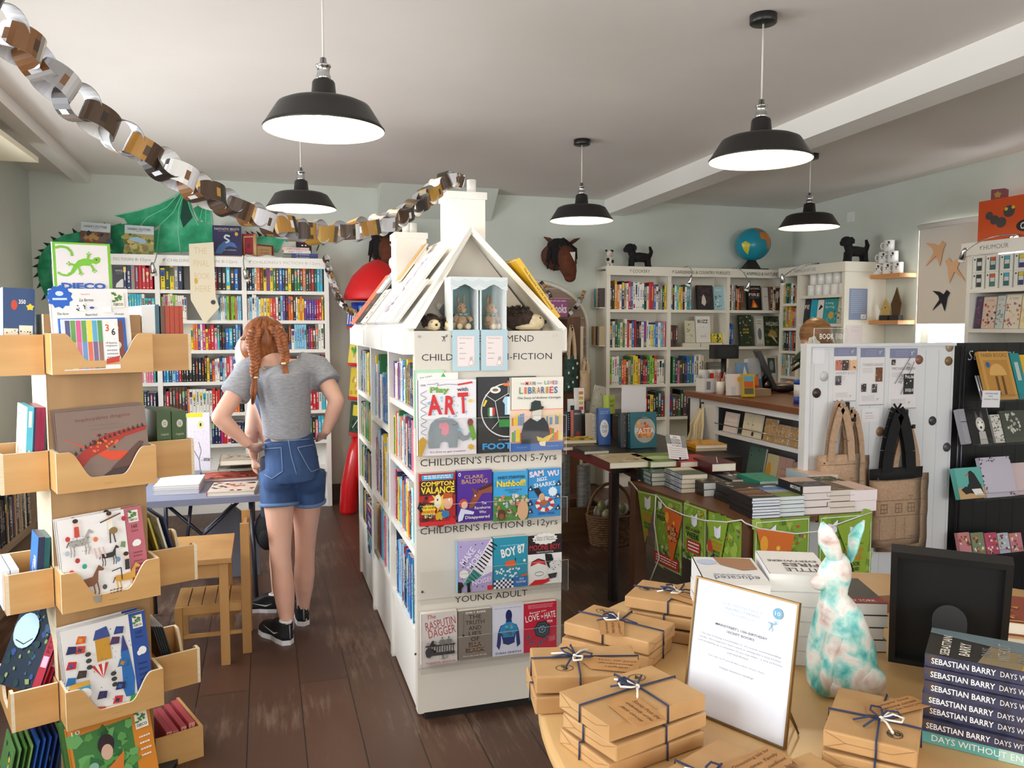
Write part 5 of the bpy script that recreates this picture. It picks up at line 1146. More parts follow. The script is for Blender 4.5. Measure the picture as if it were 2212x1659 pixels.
for i in range(9):
    c=('#5a8a4a','#6a9a5a','#4a7a3a','#7aa85a','#2a5aa8','#2456a0','#1f4a94','#1c3c80','#182a5a')[i];xa=2+i*13.2
    x0,z0=SL(xa,1690,OFFL-.02);w_,h=.16,.19 if i<4 else .2
    mb=MB();mb.box(0,0,0,w_,h,.004,M(c,.4));Art(mb,(0,0,.004),(1,0,0),(0,1,0),w_,h).blobs(.1,.1,.9,.9,12,[M('#e8d04a'),M('#16305a'),M('#4a8ac0')],.03,.08,i)
    o=mb.obj('activity_pad',None,SW @ T(x0-.0,OFFL+.14,.0125) @ RZ(-90) @ RX(90) @ RX(-12));tag(o,f'thin {"green" if i < 4 else "blue"} activity pad, {ORD[i if i < 4 else i - 4]} {"green" if i < 4 else "blue"} one from the left at the foot of the stand','activity pad','activity pads at the foot of the stand')
# right boxes
OFFR=.125
def ser(xl,xr,n,yb,yt,cols,labs,dp=.17,hid=.03,fr=None,name='slim_book',cat='book',rot=0):
    st=(xr-xl) /n
    for i in range(n):on_side('r',xl+st*i,xl+st*(i+.93),yb,yt,OFFR,dp,cols[i],labs[i],name,cat,None,fr,hid,rot)
on_side('r',307,336,722,661,OFFR,.17,'#eef0f2','white boxed game in the top right box of the stand','boxed_game','game',None,None,.03)
on_side('r',336.5,345,722,658,OFFR,.17,'#3d6a80','slim grey-blue book between the white game and the rust spines','slim_book','book',None,None,.03)
ser(348,408,6,722,661,['#6a4a3c'] +['#b4401e'] *5,['brown-green spine left of the rust spines, top right box of the stand'] +[f'rust-orange slim book, {ORD[i]} from the left in the top right box' for i in range(5)],fr=lambda a:a.lines(.4,.12,.6,1,.04,M('#e0a080'),.5))
def f_mag(a):a.ell(.55,.8,.22,.065,M('#d8d4c8'),14);a.text('12',.55,.8,.16,.05,M('#2a4a2a'),.01);a.text('imagnetic',.55,.62,.55,.05,M('#c8ccb8'));a.lines(.3,.56,.8,1,.03,M('#5a7a4a'),.3);a.ell(.5,.16,.2,.1,M('#d8ccb8'),12);a.rect(.3,.17,.7,.21,K_)
ser(340,406,2,958,887,['#3f5a2c','#3f5a2c'],['left dark green magnetic game box in the second right box','right dark green magnetic game box in the second right box'],.2,.03,f_mag,'boxed_game','game')
for k,(c,xa,lb) in enumerate((('#c8b848',352,'yellow-green picture book leaning in the third right box'),('#e0dcd0',366,'cream picture book leaning behind the yellow-green one'),('#2a3858',374,'navy picture book leaning rightmost in the third right box'))):
    x0,z0=SL(xa-6,1205,OFFR);w_,h=.19,.155;mb=MB();mb.box(0,0,0,w_,h,.006,M(c,.4));Art(mb,(0,0,.006),(1,0,0),(0,1,0),w_,h).blobs(.1,.1,.9,.9,24,[M('#a89838'),M('#8a8a9a'),M('#d8cc70')],.04,.1,2+k)
    o=mb.obj('picture_book',None,SW @ T(x0+.012+.008*k,OFFR+.205,z0-.02) @ RZ(-90) @ RX(90) @ RX(14));tag(o,lb,'book')
for k in range(5):
    x0,z0=SL(356+k*5,1440,OFFR);w_,h=.19,.15;mb=MB();mb.box(0,0,0,w_,h,.0045,M('#2c2e30',.35));mb.box(0,h-.001,0,w_,h+.0006,.0045,M('#d8d8d6'))
    o=mb.obj('scratch_card_pack',None,SW @ T(x0+.01,OFFR+.205,z0-.01) @ RZ(-90) @ RX(90) @ RX(14));tag(o,f'black scratch card pack, {ORD[k]} from the left in the fourth right box of the stand','craft pack','scratch card packs')
for k,(xa,xb,yt,lb) in enumerate(((362,374,1578,'left small coral game box at the right foot of the stand'),(375.5,388,1576,'second small coral game box at the right foot of the stand'),(393,405,1567,'third small coral game box at the right foot of the stand'),(436,449,1550,'tall coral game box standing rightmost at the foot of the stand'))):
    on_side('r',xa,xb,1655-k*8,yt,OFFR,.2,'#c8505a',lb,'card_game','game',lambda a:a.lines(.15,.85,.85,9,.07,M('#a83a48'),.3),lambda a:(a.rect(0,.5,1,1,M('#e0988a')),a.line([(.4,.1),(.4,.95)],.002,M('#a83040'))),.03)
# ------------------------------------------------------------------ bookcases on the right of the back wall
RZs=(1.568,1.236,.908,.611,.31)
rc=back_case('cookery_bookcase',2.836,(2.853,3.441,4.038,4.64),4.657,RZs,'cream wall bookcase of cookery, gardening and nature books behind the counter',m=cream_m,
               words=(('COOKERY',1367,1404,'#4a4844'),('GARDENING & COUNTRY PURSUITS',1458,1577,'#4a4844'),('ANIMALS & NATURE',1612,1679,'#4a4844')))
RG='hardbacks in the cookery and nature bookcase'
def rrow(bay,k,x0,x1,seq,seed,th=(.016,.024),ht=(.2,.25),run=''):
    names=('cookery','gardening','animals')
    row('hardback',x0,x1,.16,ht,th,['white','black','cream','brown','grey','navy','green'],T(0,FY+.012,RZs[k] +.0004),f'{run}{sh[k]} shelf, {names[bay]} bay','book',RG,seed,seq=seq)
B0,B1,B2=(2.874,3.42),(3.462,4.017),(4.059,4.62)
rrow(0,0,*B0,['brown','black','mustard','orange','white','navy','beige','white','red','blue','white','white','white','white','white','black','cream','red','red','blue','white','grey','grey','black','yellow','yellow'],51,(.019,.023))
rrow(0,1,*B0,['navy','cream','dark green','green','cream','green','white','red','cream','blue','crimson','black','black','white','purple','white','white','yellow','light blue','blue','white','turquoise','pink','white'],52,(.02,.025))
rrow(0,2,*B0,['lime green','white','white','white','teal','orange','orange','brown','beige','green','yellow','yellow','mustard','navy','crimson','red','green','lime green','lime green','red','white','white','white','white'],53,(.02,.025),(.21,.26))
rrow(0,3,3.1,B0[1],['brown','red','yellow','orange','red','black','yellow','black','black','dark green','crimson'],54,(.022,.03),(.19,.24))
rrow(1,0,B1[0],B1[0] +.215,['cream','black','white','turquoise','yellow','mustard','black','white','teal','grey'],55,(.018,.023),(.19,.23))
rrow(1,1,B1[0],B1[0] +.08,['brown','black','brown'],56,(.02,.026),(.17,.2))
rrow(1,2,B1[0] +.03,B1[0] +.36,['green','navy','pink','dark green','black','navy','blue','green','blue','white','cream','white'],57,(.022,.028),(.2,.27))
rrow(1,3,B1[0],B1[0] +.3,['purple','brown','brown','green','black','brown','navy'],58,(.025,.035),(.19,.24))
rrow(2,0,B2[0],B2[0] +.155,['black','cream','grey','black','orange','brown','brown'],59,(.019,.023),(.19,.23))
rrow(2,0,B2[0] +.43,B2[1] -.01,['brown','cream','brown','brown'],60,(.026,.036),(.2,.23),'right part of ')
rrow(2,1,B2[0],B2[0] +.05,['navy','blue'],61,(.02,.024),(.2,.22))
def ro(xl,xr,yb,yt,cov,label,face,k,name='hardback_book',th=.02,lean=8):
    Y=FY+.05;p=PY(xl,yb,Y);z=RZs[k] +.0004
    return book(name,PY(xr,yb,Y).x-p.x,PY(xl,yt,Y).z-z,th,cov,T(p.x,Y,z) @ RX(90-lean),label,'book','face-out books behind the counter',face,hard=True)
ro(1505,1539,664,616,'#2a2426','dark face-out book with a pale bird on the top gardening shelf',lambda a:(a.blobs(.1,.2,.9,.9,20,[M('#4a2f3a'),M('#3a4038'),M('#5a3a3a')],.06,.14,2),a.poly([(.25,.25),(.3,.5),(.4,.62),(.5,.5),(.55,.3),(.45,.15)],M('#d8c8c0'))),0)
ro(1541,1563,664,619,'#9fc4d0','pale blue face-out book on the top gardening shelf',lambda a:(a.text('FIELD',.45,.85,.6,.08,W_),a.blobs(.1,.1,.9,.6,14,[M('#5a7a5a'),M('#e8ece8')],.06,.12,4)),0)
ro(1614,1643,664,617,'#1a1416','black face-out book with flames and white capitals on the top animals shelf',lambda a:(a.text('PLAYING',.5,.88,.8,.08,W_),a.text('WITH',.5,.76,.4,.07,RD),a.text('FIRE',.5,.63,.8,.12,W_,.01),a.lines(.15,.52,.85,2,.04,M('#8a8480'),.3),a.poly([(.25,.1),(.4,.45),(.55,.3),(.75,.12)],M('#d8641e')),a.poly([(.35,.1),(.48,.3),(.62,.1)],M('#f0b040'))),0)
ro(1646,1667,664,621,'#cfcac4','pale grey face-out book right of the flame book',lambda a:a.text('nature',.5,.6,.7,.06,M('#5a5450')),0)
for k,(x0_,x1_,yb_,lb) in enumerate(((1474,1512,1,'lower'),(1513,1560,1,'right'))):
    p=PY(x0_,748,FY+.04)
    for j in range(2):book('hardback_book',PY(x1_,748,FY+.04).x-p.x,.17,.017,('#dcd8cc','#e8e4da')[j],T(p.x,FY+.03,RZs[1] +.0005+j*.0175),f'white book lying flat on the second gardening shelf, {("left", "right")[k]} pair, {("lower", "upper")[j]} one','book','white books lying on the gardening shelf',None,None,hard=True)
def ro2(xl,xr,yt,h0,cov,label,face,k=1,th=.018):
    Y=FY+.07;p=PY(xl,735,Y);z=RZs[k] +h0
    book('hardback_book',PY(xr,735,Y).x-p.x,PY(xl,yt,Y).z-z,th,cov,T(p.x,Y,z) @ RX(84),label,'book','face-out books behind the counter',face,hard=True)
ro2(1478,1500,693,.0362,'#d8d4bc','cream face-out book with a green sprig on the second gardening shelf',lambda a:a.blobs(.2,.15,.85,.85,22,[M('#a8b088'),M('#8a9a6a'),M('#e8e4d0')],.05,.1,3))
ro2(1502,1533,683,.0362,'#eeece8','white face-out book with black dots and bee title on the second gardening shelf',lambda a:(a.text('BUZZ',.5,.8,.72,.13,K_,.02),a.blobs(.15,.15,.85,.95,14,[K_],.015,.022,3),a.lines(.3,.25,.7,2,.05,M('#8a8a88'),.3)))
ro2(1535,1559,721,.0362,'#d8c42a','lower yellow face-out book at the right of the second gardening shelf',lambda a:a.blobs(.1,.1,.9,.9,20,[M('#5a6a2a'),M('#2f3a24'),M('#efe480')],.07,.13,5))
ro(1597,1624,727,680,'#2c3a28','dark green floral face-out book on the second animals shelf',lambda a:(a.blobs(.05,.05,.95,.95,40,[M('#5a7a4a'),M('#c9c0a8'),M('#3a4a30'),M('#8a6a5a')],.05,.1,3),a.rect(.15,.35,.85,.6,M('#2a3426')),a.text('ORCHID',.5,.53,.5,.06,YL),a.text('SUMMER',.5,.43,.5,.06,YL)),1)
ro(1631,1650,729,683,'#b8b8b0','silver face-out book with a dark oval on the second animals shelf',lambda a:(a.rect(.12,.08,.88,.92,M('#d4d2c8')),a.ell(.5,.4,.22,.2,M('#6a7478')),a.lines(.25,.82,.75,2,.08,M('#8a8a84'),.4)),1)
ro(1652,1683,729,683,'#37432a','dark green face-out book with a bird and white capitals on the second animals shelf',lambda a:(a.blobs(.02,.02,.98,.98,30,[M('#4c5a34'),M('#26301e'),M('#5f6a44')],.06,.13,3),a.text('WILDING',.5,.74,.86,.13,W_,.01),a.poly([(.15,.35),(.4,.55),(.7,.5),(.85,.3),(.55,.25)],M('#b89a5a')),a.poly([(.3,.4),(.6,.3),(.85,.05),(.55,.2)],M('#d8ccb0'))),1)
ro(1655,1676,828,768,'#dcd8cc','cream face-out book with a dark bird picture on the third animals shelf',lambda a:(a.rect(.12,.3,.88,.9,M('#4a5458')),a.ell(.5,.6,.2,.2,M('#9aa4a4'))),2)
ro(1528,1560,828,782,'#6a6864','grey face-out book on the third gardening shelf behind the till display',lambda a:a.lines(.2,.8,.8,3,.15,M('#8a8884'),.3),2)
# rack of slim books on the side of the bookcase
for k,(z,lb) in enumerate(((1.585,'upper'),(1.255,'lower'))):
    for j,c in enumerate((('#d8c4c0','#2f9aa8','#b8ac98','#4a3a38'),('#c8862a','#d8d0c4','#5a3a30','#c8b898'))[k]):
        mb=MB();mb.box(0,0,0,.05,.038,.165,M(c,.5));Art(mb,(0,.038,0),(0,-1,0),(0,0,1),.038,.165).blobs(.1,.05,.9,.95,14,[M(('#e8e4dc','#3a6a70','#8a7a68')[j % 3]),M('#5a4a3c')],.05,.15,j)
        o=mb.obj('slim_book',None,T(2.785,FY+.165-j*.042,z));tag(o,f'slim book in the {lb} side rack of the cookery bookcase, {ORD[j]} from the wall','book','slim books on the side of the cookery bookcase')
    o=MB(T(-V((2.81,6.49,z)))).box(2.78,FY+.03,z-.008,2.8355,FY+.21,z-.0005,cream_m).obj('side_rack',None,T(2.81,6.49,z));tag(o,f'{lb} cream book rack on the side of the cookery bookcase','rack')
RTZ=1.9402
spot((PY(1486,578,FY).x,FY,RTZ),PY(1500,582,6.25),PY(1491,603,6.22),(-.3,.25,-1),'spotlight over the gardening bay of the cookery bookcase')
spot((PY(1592,580,FY).x,FY,RTZ),PY(1612,588,6.25),PY(1617,614,6.22),(-.15,.3,-1),'spotlight over the animals bay of the cookery bookcase')
# soft toys and the globe on top
blackfur=mottled('black_plush',[(.3,'#141213'),(.7,'#262224')],ns=60,r=.95,bump=.5)
def dogtoy(px_,label,mirror,tailup,Wt=None):
    x=PY(px_,575,6.48).x;s=-1 if mirror else 1
    t=thing('toy_dog',label,'soft toy',Wt or T(x,6.48,RTZ+.0005))
    mb=MB();mb.tube([(-.055*s,0,.085),(.0,0,.09),(.07*s,0,.085)],[.04,.042,.04],blackfur,14);mb.ball((-.055*s,0,.085),.04,blackfur);mb.ball((.07*s,0,.085),.04,blackfur)
    mb.tube([(-.06*s,0,.1),(-.085*s,0,.15)],[.036,.032],blackfur,12);mb.ball((-.095*s,-.005,.165),(.05,.042,.042),blackfur);mb.ball((-.135*s,-.01,.15),(.026,.024,.024),blackfur)
    mb.obj('body',t)
    for dx in (-.07,.075):
        for dy in (-.022,.022):MB().tube([(dx*s,dy,.08),(dx*s*1.1,dy,.03),(dx*s*1.15,dy,.0)],[.022,.018,.022],blackfur,10).obj('leg',t)
    MB().tube([(.1*s,0,.1),(.115*s,0,.14),(.1*s,0,.185)] if tailup else [(.1*s,0,.1),(.11*s,0,.15),(.095*s,0,.2)],[.02,.018,.01],blackfur,10).obj('tail',t)
    for dy in (-.035,.03):MB().tube([(-.08*s,dy,.195),(-.065*s,dy*1.2,.17),(-.06*s,dy*1.25,.145)],[.012,.018,.01],blackfur,8).obj('ear',t)
dogtoy(1381,'black plush dog standing above the cookery sign',False,True)
t=thing('toy_cow','small white and black plush cow at the left end of the cookery bookcase','soft toy',T(PY(1317,578,6.46).x,6.47,RTZ+.0005))
cw=M('#d9d2c6',.95)
mb=MB();mb.ball((0,0,.055),(.034,.03,.04),cw);mb.ball((0,-.01,.112),(.03,.028,.03),cw);mb.ball((.0,-.036,.1),(.018,.012,.014),M('#c8a8a0',.9))
for dx,dz in ((-.022,.06),(.02,.045),(.012,.13)):mb.ball((dx,-.022,dz),(.016,.012,.016),BLK,8,6)
mb.obj('body',t)
for dx in (-.018,.018):
    MB().tube([(dx,-.012,.03),(dx,-.02,.0)],[.013,.015],cw,8).obj('leg',t);MB().ball((dx*1.6,0,.138),(.012,.006,.009),BLK,8,6).obj('ear',t)
gx=PY(1626,560,6.46).x
t=thing('toy_globe','inflatable blue globe with orange and yellow land on a black stand','globe',T(gx,6.46,RTZ))
mb=MB();sea=M('#1f93ab',.25)
mb.ball((0,0,.235),(.172,.13,.15),sea,28,18,RY(-12));mb.obj('ball',t)
def land(lon0,lat0,pts,c):
    def at(dx,dy,k):lo,la=rad(lon0+dx),rad(lat0+dy);return RY(-12).to_3x3() @ V((.172*k*cos(la) *sin(lo),-.13*k*cos(la) *cos(lo),.15*k*sin(la))) +V((0,0,.235))
    n=len(pts);pts=[(pts[i][0] +(pts[(i+1) % n][0] -pts[i][0]) *f_,pts[i][1] +(pts[(i+1) % n][1] -pts[i][1]) *f_) for i in range(n) for f_ in (0,.33,.67)]
    cx_,cy_=sum(q[0] for q in pts) /len(pts),sum(q[1] for q in pts) /len(pts)
    mb=MB();mb.loft([[at(cx_+(x-cx_) *s_,cy_+(y-cy_) *s_,1.004) for x,y in pts] for s_ in (1,.8,.6,.4,.2,.02)],M(c,.3),True,True,False);mb.obj('landmass',t)
land(22,18,[(-20,5),(-12,22),(8,24),(26,14),(34,-4),(22,-12),(18,-34),(8,-46),(0,-34),(-2,-10),(-18,-4)],'#d9822c')
land(15,55,[(-18,0),(-8,14),(16,14),(34,2),(20,-10),(0,-8)],'#d06a34')
land(-52,2,[(-14,10),(2,16),(16,4),(10,-16),(0,-34),(-8,-18)],'#d8cc3a')
land(0,-78,[(-60,4),(0,8),(60,4),(120,2),(180,4),(-120,2)],'#d8e0dc')
MB().prism([(-.12,-.05),(.14,-.05),(.14,.05),(-.12,.05)],0,.012,BLKM).add([(-.1,-.045,.012),(.06,-.045,.012),(.06,.045,.012),(-.1,.045,.012),(-.03,-.02,.1),(.01,-.02,.1),(.01,.02,.1),(-.03,.02,.1)],[(0,1,5,4),(1,2,6,5),(2,3,7,6),(3,0,4,7),(4,5,6,7)],BLKM).obj('stand',t)
# horse heads on the wall
hb,mane=mottled('chestnut_plush',[(.3,'#4e2612'),(.7,'#66351c')],ns=30,r=.9),M('#141012',.95)
def horse_head(px_,py_,label,rz):
    c=PY(px_,py_,YW-.1);t=thing('plush_horse_head',label,'soft toy',T(c.x,YW-.002,c.z) @ RZ(rz),'plush horse heads on the wall')
    mb=MB();mb.tube([(-.03,-.01,.0),(-.02,-.09,.03),(0,-.15,.03)],[.12,.115,.1],hb,18);mb.tube([(0,-.15,.05),(.02,-.2,-.05),(.035,-.235,-.14),(.037,-.24,-.175)],[.1,.085,.062,.05],hb,18);mb.ball((0,-.15,.045),.1,hb);mb.ball((.037,-.24,-.175),(.05,.05,.045),hb);mb.obj('head',t)
    mb=MB();q=random.Random(4);mb.ball((-.03,-.13,.1),(.1,.085,.06),mane,14,8)
    for i in range(46):
        x=q.uniform(-.14,.11);z0=.13-abs(x) *.3;l=q.uniform(.1,.24) if x<-.05 else q.uniform(.06,.12) if x<.06 else q.uniform(.1,.18)
        y=-.12-.09*cos(x*9);mb.tube([(x*.5,y*.8,z0+.02),(x*.95,y-.02,z0-l*.3),(x*1.1,y-.015,z0-l)],[.016,.018,.006],mane,5)
    mb.obj('mane',t)
    for s in (-1,1):MB().tube([(s*.07,-.13,.11),(s*.12,-.14,.145),(s*.165,-.14,.165)],[.03,.032,.006],hb,10,flat=.5).obj('ear',t)
    MB().add([(.02,-.272,.03),(.075,-.262,.035),(.06,-.285,-.05),(.045,-.25,0)],[(0,1,2)],M('#e8e2d8',.9)).obj('blaze',t)
horse_head(1210,556,'brown plush horse head with black mane on the wall above the plank arch',0)
horse_head(842,540,'brown plush horse head on the wall, half hidden by the far house chimney',-10)
# plank arch in the back wall
def arch():
    x0,xr,zt=PY(1020,640,YW).x,PY(1268,700,YW).x,PY(1100,607,YW).z
    plank=mottled('grey_brown_planks',[(.3,'#8a7466'),(.7,'#a08a7a')],(1,1,9),3,5,r=.6);mb=MB();n=18;xc=(x0+xr) /2;rx=(xr-x0) /2;zb=PY(1268,705,YW).z
    pts=[(x0,0),(xr,0)] +[(xc+rx*cos(pi*i/n),zb+(zt-zb) *sin(pi*i/n)) for i in range(n+1)]
    mb.T=Mx(((1,0,0,0),(0,0,-1,YW-.001),(0,1,0,0),(0,0,0,1)));mb.prism(pts,0,.008,plank)
    for i in range(9):
        z=zt-.06-i*.085
        if z>zb:w_=rx*math.sqrt(max(0,1-((z-zb) /(zt-zb)) **2))
        else:w_=rx
        mb.T=Mx();mb.box(xc-w_+.005,YW-.0105,z-.003,xc+w_-.005,YW-.0088,z+.003,M('#c8b8a8',.6))
    struct(mb.obj('door_1'))
    mb=MB();mb.tube([(xr,YW-.012,0.0),(xr,YW-.012,zb)] +[(xc+rx*cos(pi*i/n),YW-.012,zb+(zt-zb) *sin(pi*i/n)) for i in range(1,n)] +[(x0,YW-.012,zb),(x0,YW-.012,0)],.018,cream_m,8);struct(mb.obj('trim_4'))
arch()
# tall brown rack with bags in front of the arch
P=V((2.12,6.36,0));t=thing('brown_book_rack','brown wooden book rack with a purple crate on top, in front of the arch','rack',T(P));f=lambda:MB(T(-P));dkw=mottled('dark_rack_wood',[(.3,'#4a2e1c'),(.7,'#5c3a24')],(6,6,.8),4,r=.5)
xa,xb=PY(1130,700,6.3).x,PY(1252,700,6.3).x
f().box(PY(1224,700,6.3).x,6.28,0,xb,6.3,1.5,dkw).box(PY(1224,700,6.3).x,6.3,0,PY(1226,700,6.3).x,6.5,1.5,dkw).obj('side_panel',t)
for z in (1.5,1.2,.9):f().box(xa,6.28,z-.02,PY(1224,700,6.3).x,6.5,z,dkw).obj('shelf',t)
f().box(xb+.002,6.29,0,xb+.03,6.31,1.42,M('#d8ccb0',.6)).obj('batten',t)
for k in range(6):o=MB().box(0,0,0,.014,.14,.2,M(('#e8e4dc','#d8d0c4','#efece6')[k % 3],.5)).obj('paperback',None,T(PY(1207,700,6.3).x+k*.0155,6.3,1.2005));tag(o,f'white spine in the brown rack behind the house corner, {ORD[k]} from left','book','spines in the brown rack')
x0,x1=PY(1150,690,6.27).x,PY(1228,690,6.27).x
mb=MB();pu=M('#8a4a78',.5)
mb.box(0,0,0,x1-x0,.15,.15,pu);ar=Art(mb,(0,0,0),(1,0,0),(0,0,1),x1-x0,.15);ar.text('YA Books',.62,.45,.7,.5,M('#e8d8e4'),.02);ar.lines(.05,.85,.95,1,.1,M('#d8b8d0'),.5)
o=mb.obj('book_crate',None,T(x0,6.29,1.5005));tag(o,'purple crate with white lettering on the brown rack under the arch','crate')
def tote(name,c,w_,h,body,hand,hh,label,W,art=None,top=None,hw_=.03):
    t=thing(name,label,'tote bag',W);mb=MB();n=8
    rings=[]
    for i in range(n+1):
        z=-h*i/n;d=.012+.014*sin(pi*i/n);q=w_/2*(1+.015*sin(i*2.1));rings.append([(-q,0,z),(-q*.5,-d,z-.004*sin(i)),(0,-d*1.1,z),(q*.5,-d,z+.003*sin(i*1.3)),(q,0,z),(q*.5,d*.5,z),(0,d*.6,z),(-q*.5,d*.5,z)])
    mb.loft(rings,body,True,True)
    if top:mb.loft([[(p[0] *1.03,p[1] *1.12-.002,p[2] *.14+.004) for p in (rings[0] if k==0 else [(r[0],r[1],-h) for r in rings[2]])] for k in range(2)],top,True)
    if art:art(Art(mb,(-w_/2,-.031,-h),(1,0,0),(0,0,1),w_,h))
    mb.obj('bag_body',t)
    for y,s in ((-.02,.92),(.004,1)):
        pts=[(w_*.24*cos(pi*i/14) *(1-.55*sin(pi*i/14)),y,hh*s*sin(pi*i/14) **.8-.03*(i in (0,14))) for i in range(15)]
        mb=MB();k=len(pts)
        for i in range(k-1):
            p,q_=V(pts[i]),V(pts[i+1]);d=(q_-p).normalized();nrm=V((d.z,0,-d.x)) *hw_/2
            mb.add([p-nrm,q_-nrm,q_+nrm,p+nrm],[(0,1,2,3)],hand,True);o_=V((0,.003,0));mb.add([p-nrm+o_,q_-nrm+o_,q_+nrm+o_,p+nrm+o_],[(3,2,1,0)],hand,True)
        mb.obj('handle',t)
    return t
canvas=mottled('cream_canvas',[(.3,'#b89f80'),(.7,'#c8b092')],(1,1,1),90,2,r=.9,bump=.15);black_c=M('#131215',.9)
peac=mottled('moon_print_cotton',[(.3,'#1f302c'),(.55,'#2c4a42'),(.75,'#3f6a5c')],ns=22,r=.9)
c=PY(1234,768,6.24)
tote('tote_bag',c,.125,.3,peac,canvas,.25,'dark green moon-patterned tote bag with cream handles on the brown rack',T(PY(1235,768,6.24).x,6.25,c.z),lambda a:[(a.ell(.2+.3*(i % 3),.12+.13*i,.1,.045,M('#0e1614')),a.ell(.23+.3*(i % 3),.13+.13*i,.07,.04,M('#c9cfb8'))) for i in range(6)],hw_=.022)
c=PY(1252,800,6.22)
tote('tote_bag',c,.1,.26,canvas,canvas,.1,'plain beige tote bag hanging right of the moon-patterned bag',T(PY(1252,790,6.3).x+.03,6.245,c.z),hw_=.02)

# ------------------------------------------------------------------ nature bookcase along the right wall
NX,NY0,NY1=4.47,5.385,6.2
P=V((4.67,5.8,0));t=thing('nature_bookcase','cream bookcase at right angles beside the counter with white mugs on its top shelf','bookcase',T(P));f=lambda:MB(T(-P))
ydiv=PX(1724,650,NX).y
f().box(NX,NY0,0,XR-.003,NY0+.03,1.87,cream_m).obj('end_panel',t);f().box(NX,NY1,0,XR-.003,NY1+.03,1.87,cream_m).obj('end_panel',t);f().box(NX,ydiv-.02,0,XR-.003,ydiv+.02,1.87,cream_m).obj('upright',t);f().box(XR-.015,NY0+.03,0,XR-.003,NY1,1.87,cream_m).obj('back_panel',t)
mb=f();mb.box(NX-.02,NY0-.02,1.862,NX,NY1+.03,1.94,cream_m);mb.box(NX,NY0-.02,1.862,XR-.003,NY1+.03,1.94,cream_m)
ar=Art(mb,(NX-.02,NY1+.03,1.862),(0,-1,0),(0,0,1),NY1+.05-NY0,.078);ar.text('ANIMALS & NATURE',.42,.5,.34,.36,M('#8a8680'),-.004);imp(ar,.2,.5,.02,INK);mb.obj('name_board',t)
zn=[PX(1775,637,NX).z,PX(1775,699,NX).z,1.19,.95];zn2=[PX(1712,655,NX).z,PX(1712,708,NX).z,PX(1712,758,NX).z,PX(1712,813,NX).z]
for z in zn:f().box(NX+.004,NY0+.03,z-.025,XR-.015,ydiv-.02,z,cream_m).obj('shelf',t)
for z in zn2:f().box(NX+.004,ydiv+.02,z-.025,XR-.015,NY1,z,cream_m).obj('shelf',t)
for k in range(4):row('hardback',.004,NY1-ydiv-.03,.16,(.15,.19),(.02,.03),['white','beige','navy','teal','black','grey','mustard','red','green'],T(NX+.012,NY1,zn2[k] +.0004) @ RZ(-90),f'{sh[k]} shelf of narrow nature bay','book','hardbacks in the narrow nature bay',80+k)
mugm=M('#f1f0ee',.2);
def mug(W,label,group,print_=True,hd=1):
    t=thing('mug',label,'mug',W,group);MB().lathe([(0,0),(.036,0),(.04,.004),(.04,.088),(.0385,.09),(.037,.088),(.037,.008),(0,.006)],mugm,20).obj('cup',t)
    MB().tube([(hd*.037,0,.072),(hd*.058,0,.07),(hd*.066,0,.048),(hd*.058,0,.026),(hd*.037,0,.02)],.0055,mugm,8).obj('handle',t)
    if print_:
        mb=MB();ar=Art(mb,(-.02,-.041,.02),(1,0,0),(0,0,1),.04,.06);imp(ar,.5,.45,.6,INK);ar.ell(.75,.85,.22,.15,INK,10);mb.obj('printed_figure',t)
for tier in range(2):
    for i in range(6):
        y=-.03+ydiv-.075-i*.098-tier*.012
        if y<NY0+.07:continue
        mug(T(NX+.065+.012*tier,y,zn[0] +.0005+tier*.0905) @ RZ(-90),f'white mug, {ORD[i]} from the left in the {"upper" if tier else "lower"} tier on the nature bookcase','white mugs on the nature bookcase',False)
def nb(xl,xr,yt,cov,label,face,dx=.03):
    X=NX+dx;p=PX(xl,699,X);q=PX(xr,697,X);z=zn[1] +.0005;w_=p.y-q.y;h=PX(xl,yt,X).z-z
    book('hardback_book',w_,h,.02,cov,T(X+.03,p.y,z) @ RZ(-90) @ RX(84),label,'book','face-out nature books beside the counter',face,hard=True)
nb(1731,1745,645,'#23252e','black face-out book with white letters at the left of the nature shelf',lambda a:a.text('FE',.5,.65,.7,.16,W_,.01))
nb(1746,1759,648,'#22b0d0','turquoise face-out book on the nature shelf',lambda a:a.blobs(.2,.1,.9,.4,5,[W_],.06,.1,3))
nb(1760,1773,648,'#f0efec','white face-out book with a black bird wing on the nature shelf',lambda a:a.poly([(.15,.55),(.5,.8),(.9,.7),(.5,.6)],K_))
nb(1774,1802,646,'#3aa0a8','teal face-out book with a yellow bird and white script on the nature shelf',lambda a:(a.text('Long',.4,.82,.6,.12,W_),a.text('Spring',.45,.66,.7,.12,W_),a.ell(.6,.32,.22,.15,M('#d8a850')),a.blobs(.05,.05,.95,.6,10,[M('#6ac0c0'),M('#2a7a80')],.05,.1,2)))
nb(1804,1821,640,'#c9c8b4','pale leaf-patterned face-out book at the right of the nature shelf',lambda a:a.blobs(.1,.1,.9,.9,20,[M('#8a9478'),M('#e4e2d4'),M('#5a6450')],.06,.12,3))
yp=NY0-.0012
def onP(Y,xl,xr,yb,yt,col,label,face,name='poster',cat='poster',group=None,t=.001):
    p,q=PY(xl,yb,Y),PY(xr,yb,Y);return sheet(name,q.x-p.x,PY(xl,yt,Y).z-p.z,col,T(p.x,Y,p.z) @ STAND,label,cat,group,face,t)
onP(NY0-.0005,1833,1872,691,623,'#8795b4','blue-grey notice with white lines on the end of the nature bookcase',lambda a:(a.lines(.1,.92,.9,12,.062,M('#b4bfd4'),.3),a.rect(.66,.03,.95,.18,W_),a.line([(.74,.06),(.86,.14)],.003,K_)))
onP(NY0-.0005,1826,1862,740,702,'#e4d8d8','pale pink notice below the blue-grey one',lambda a:a.lines(.3,.85,.8,3,.12,M('#d0c0c4'),.3))
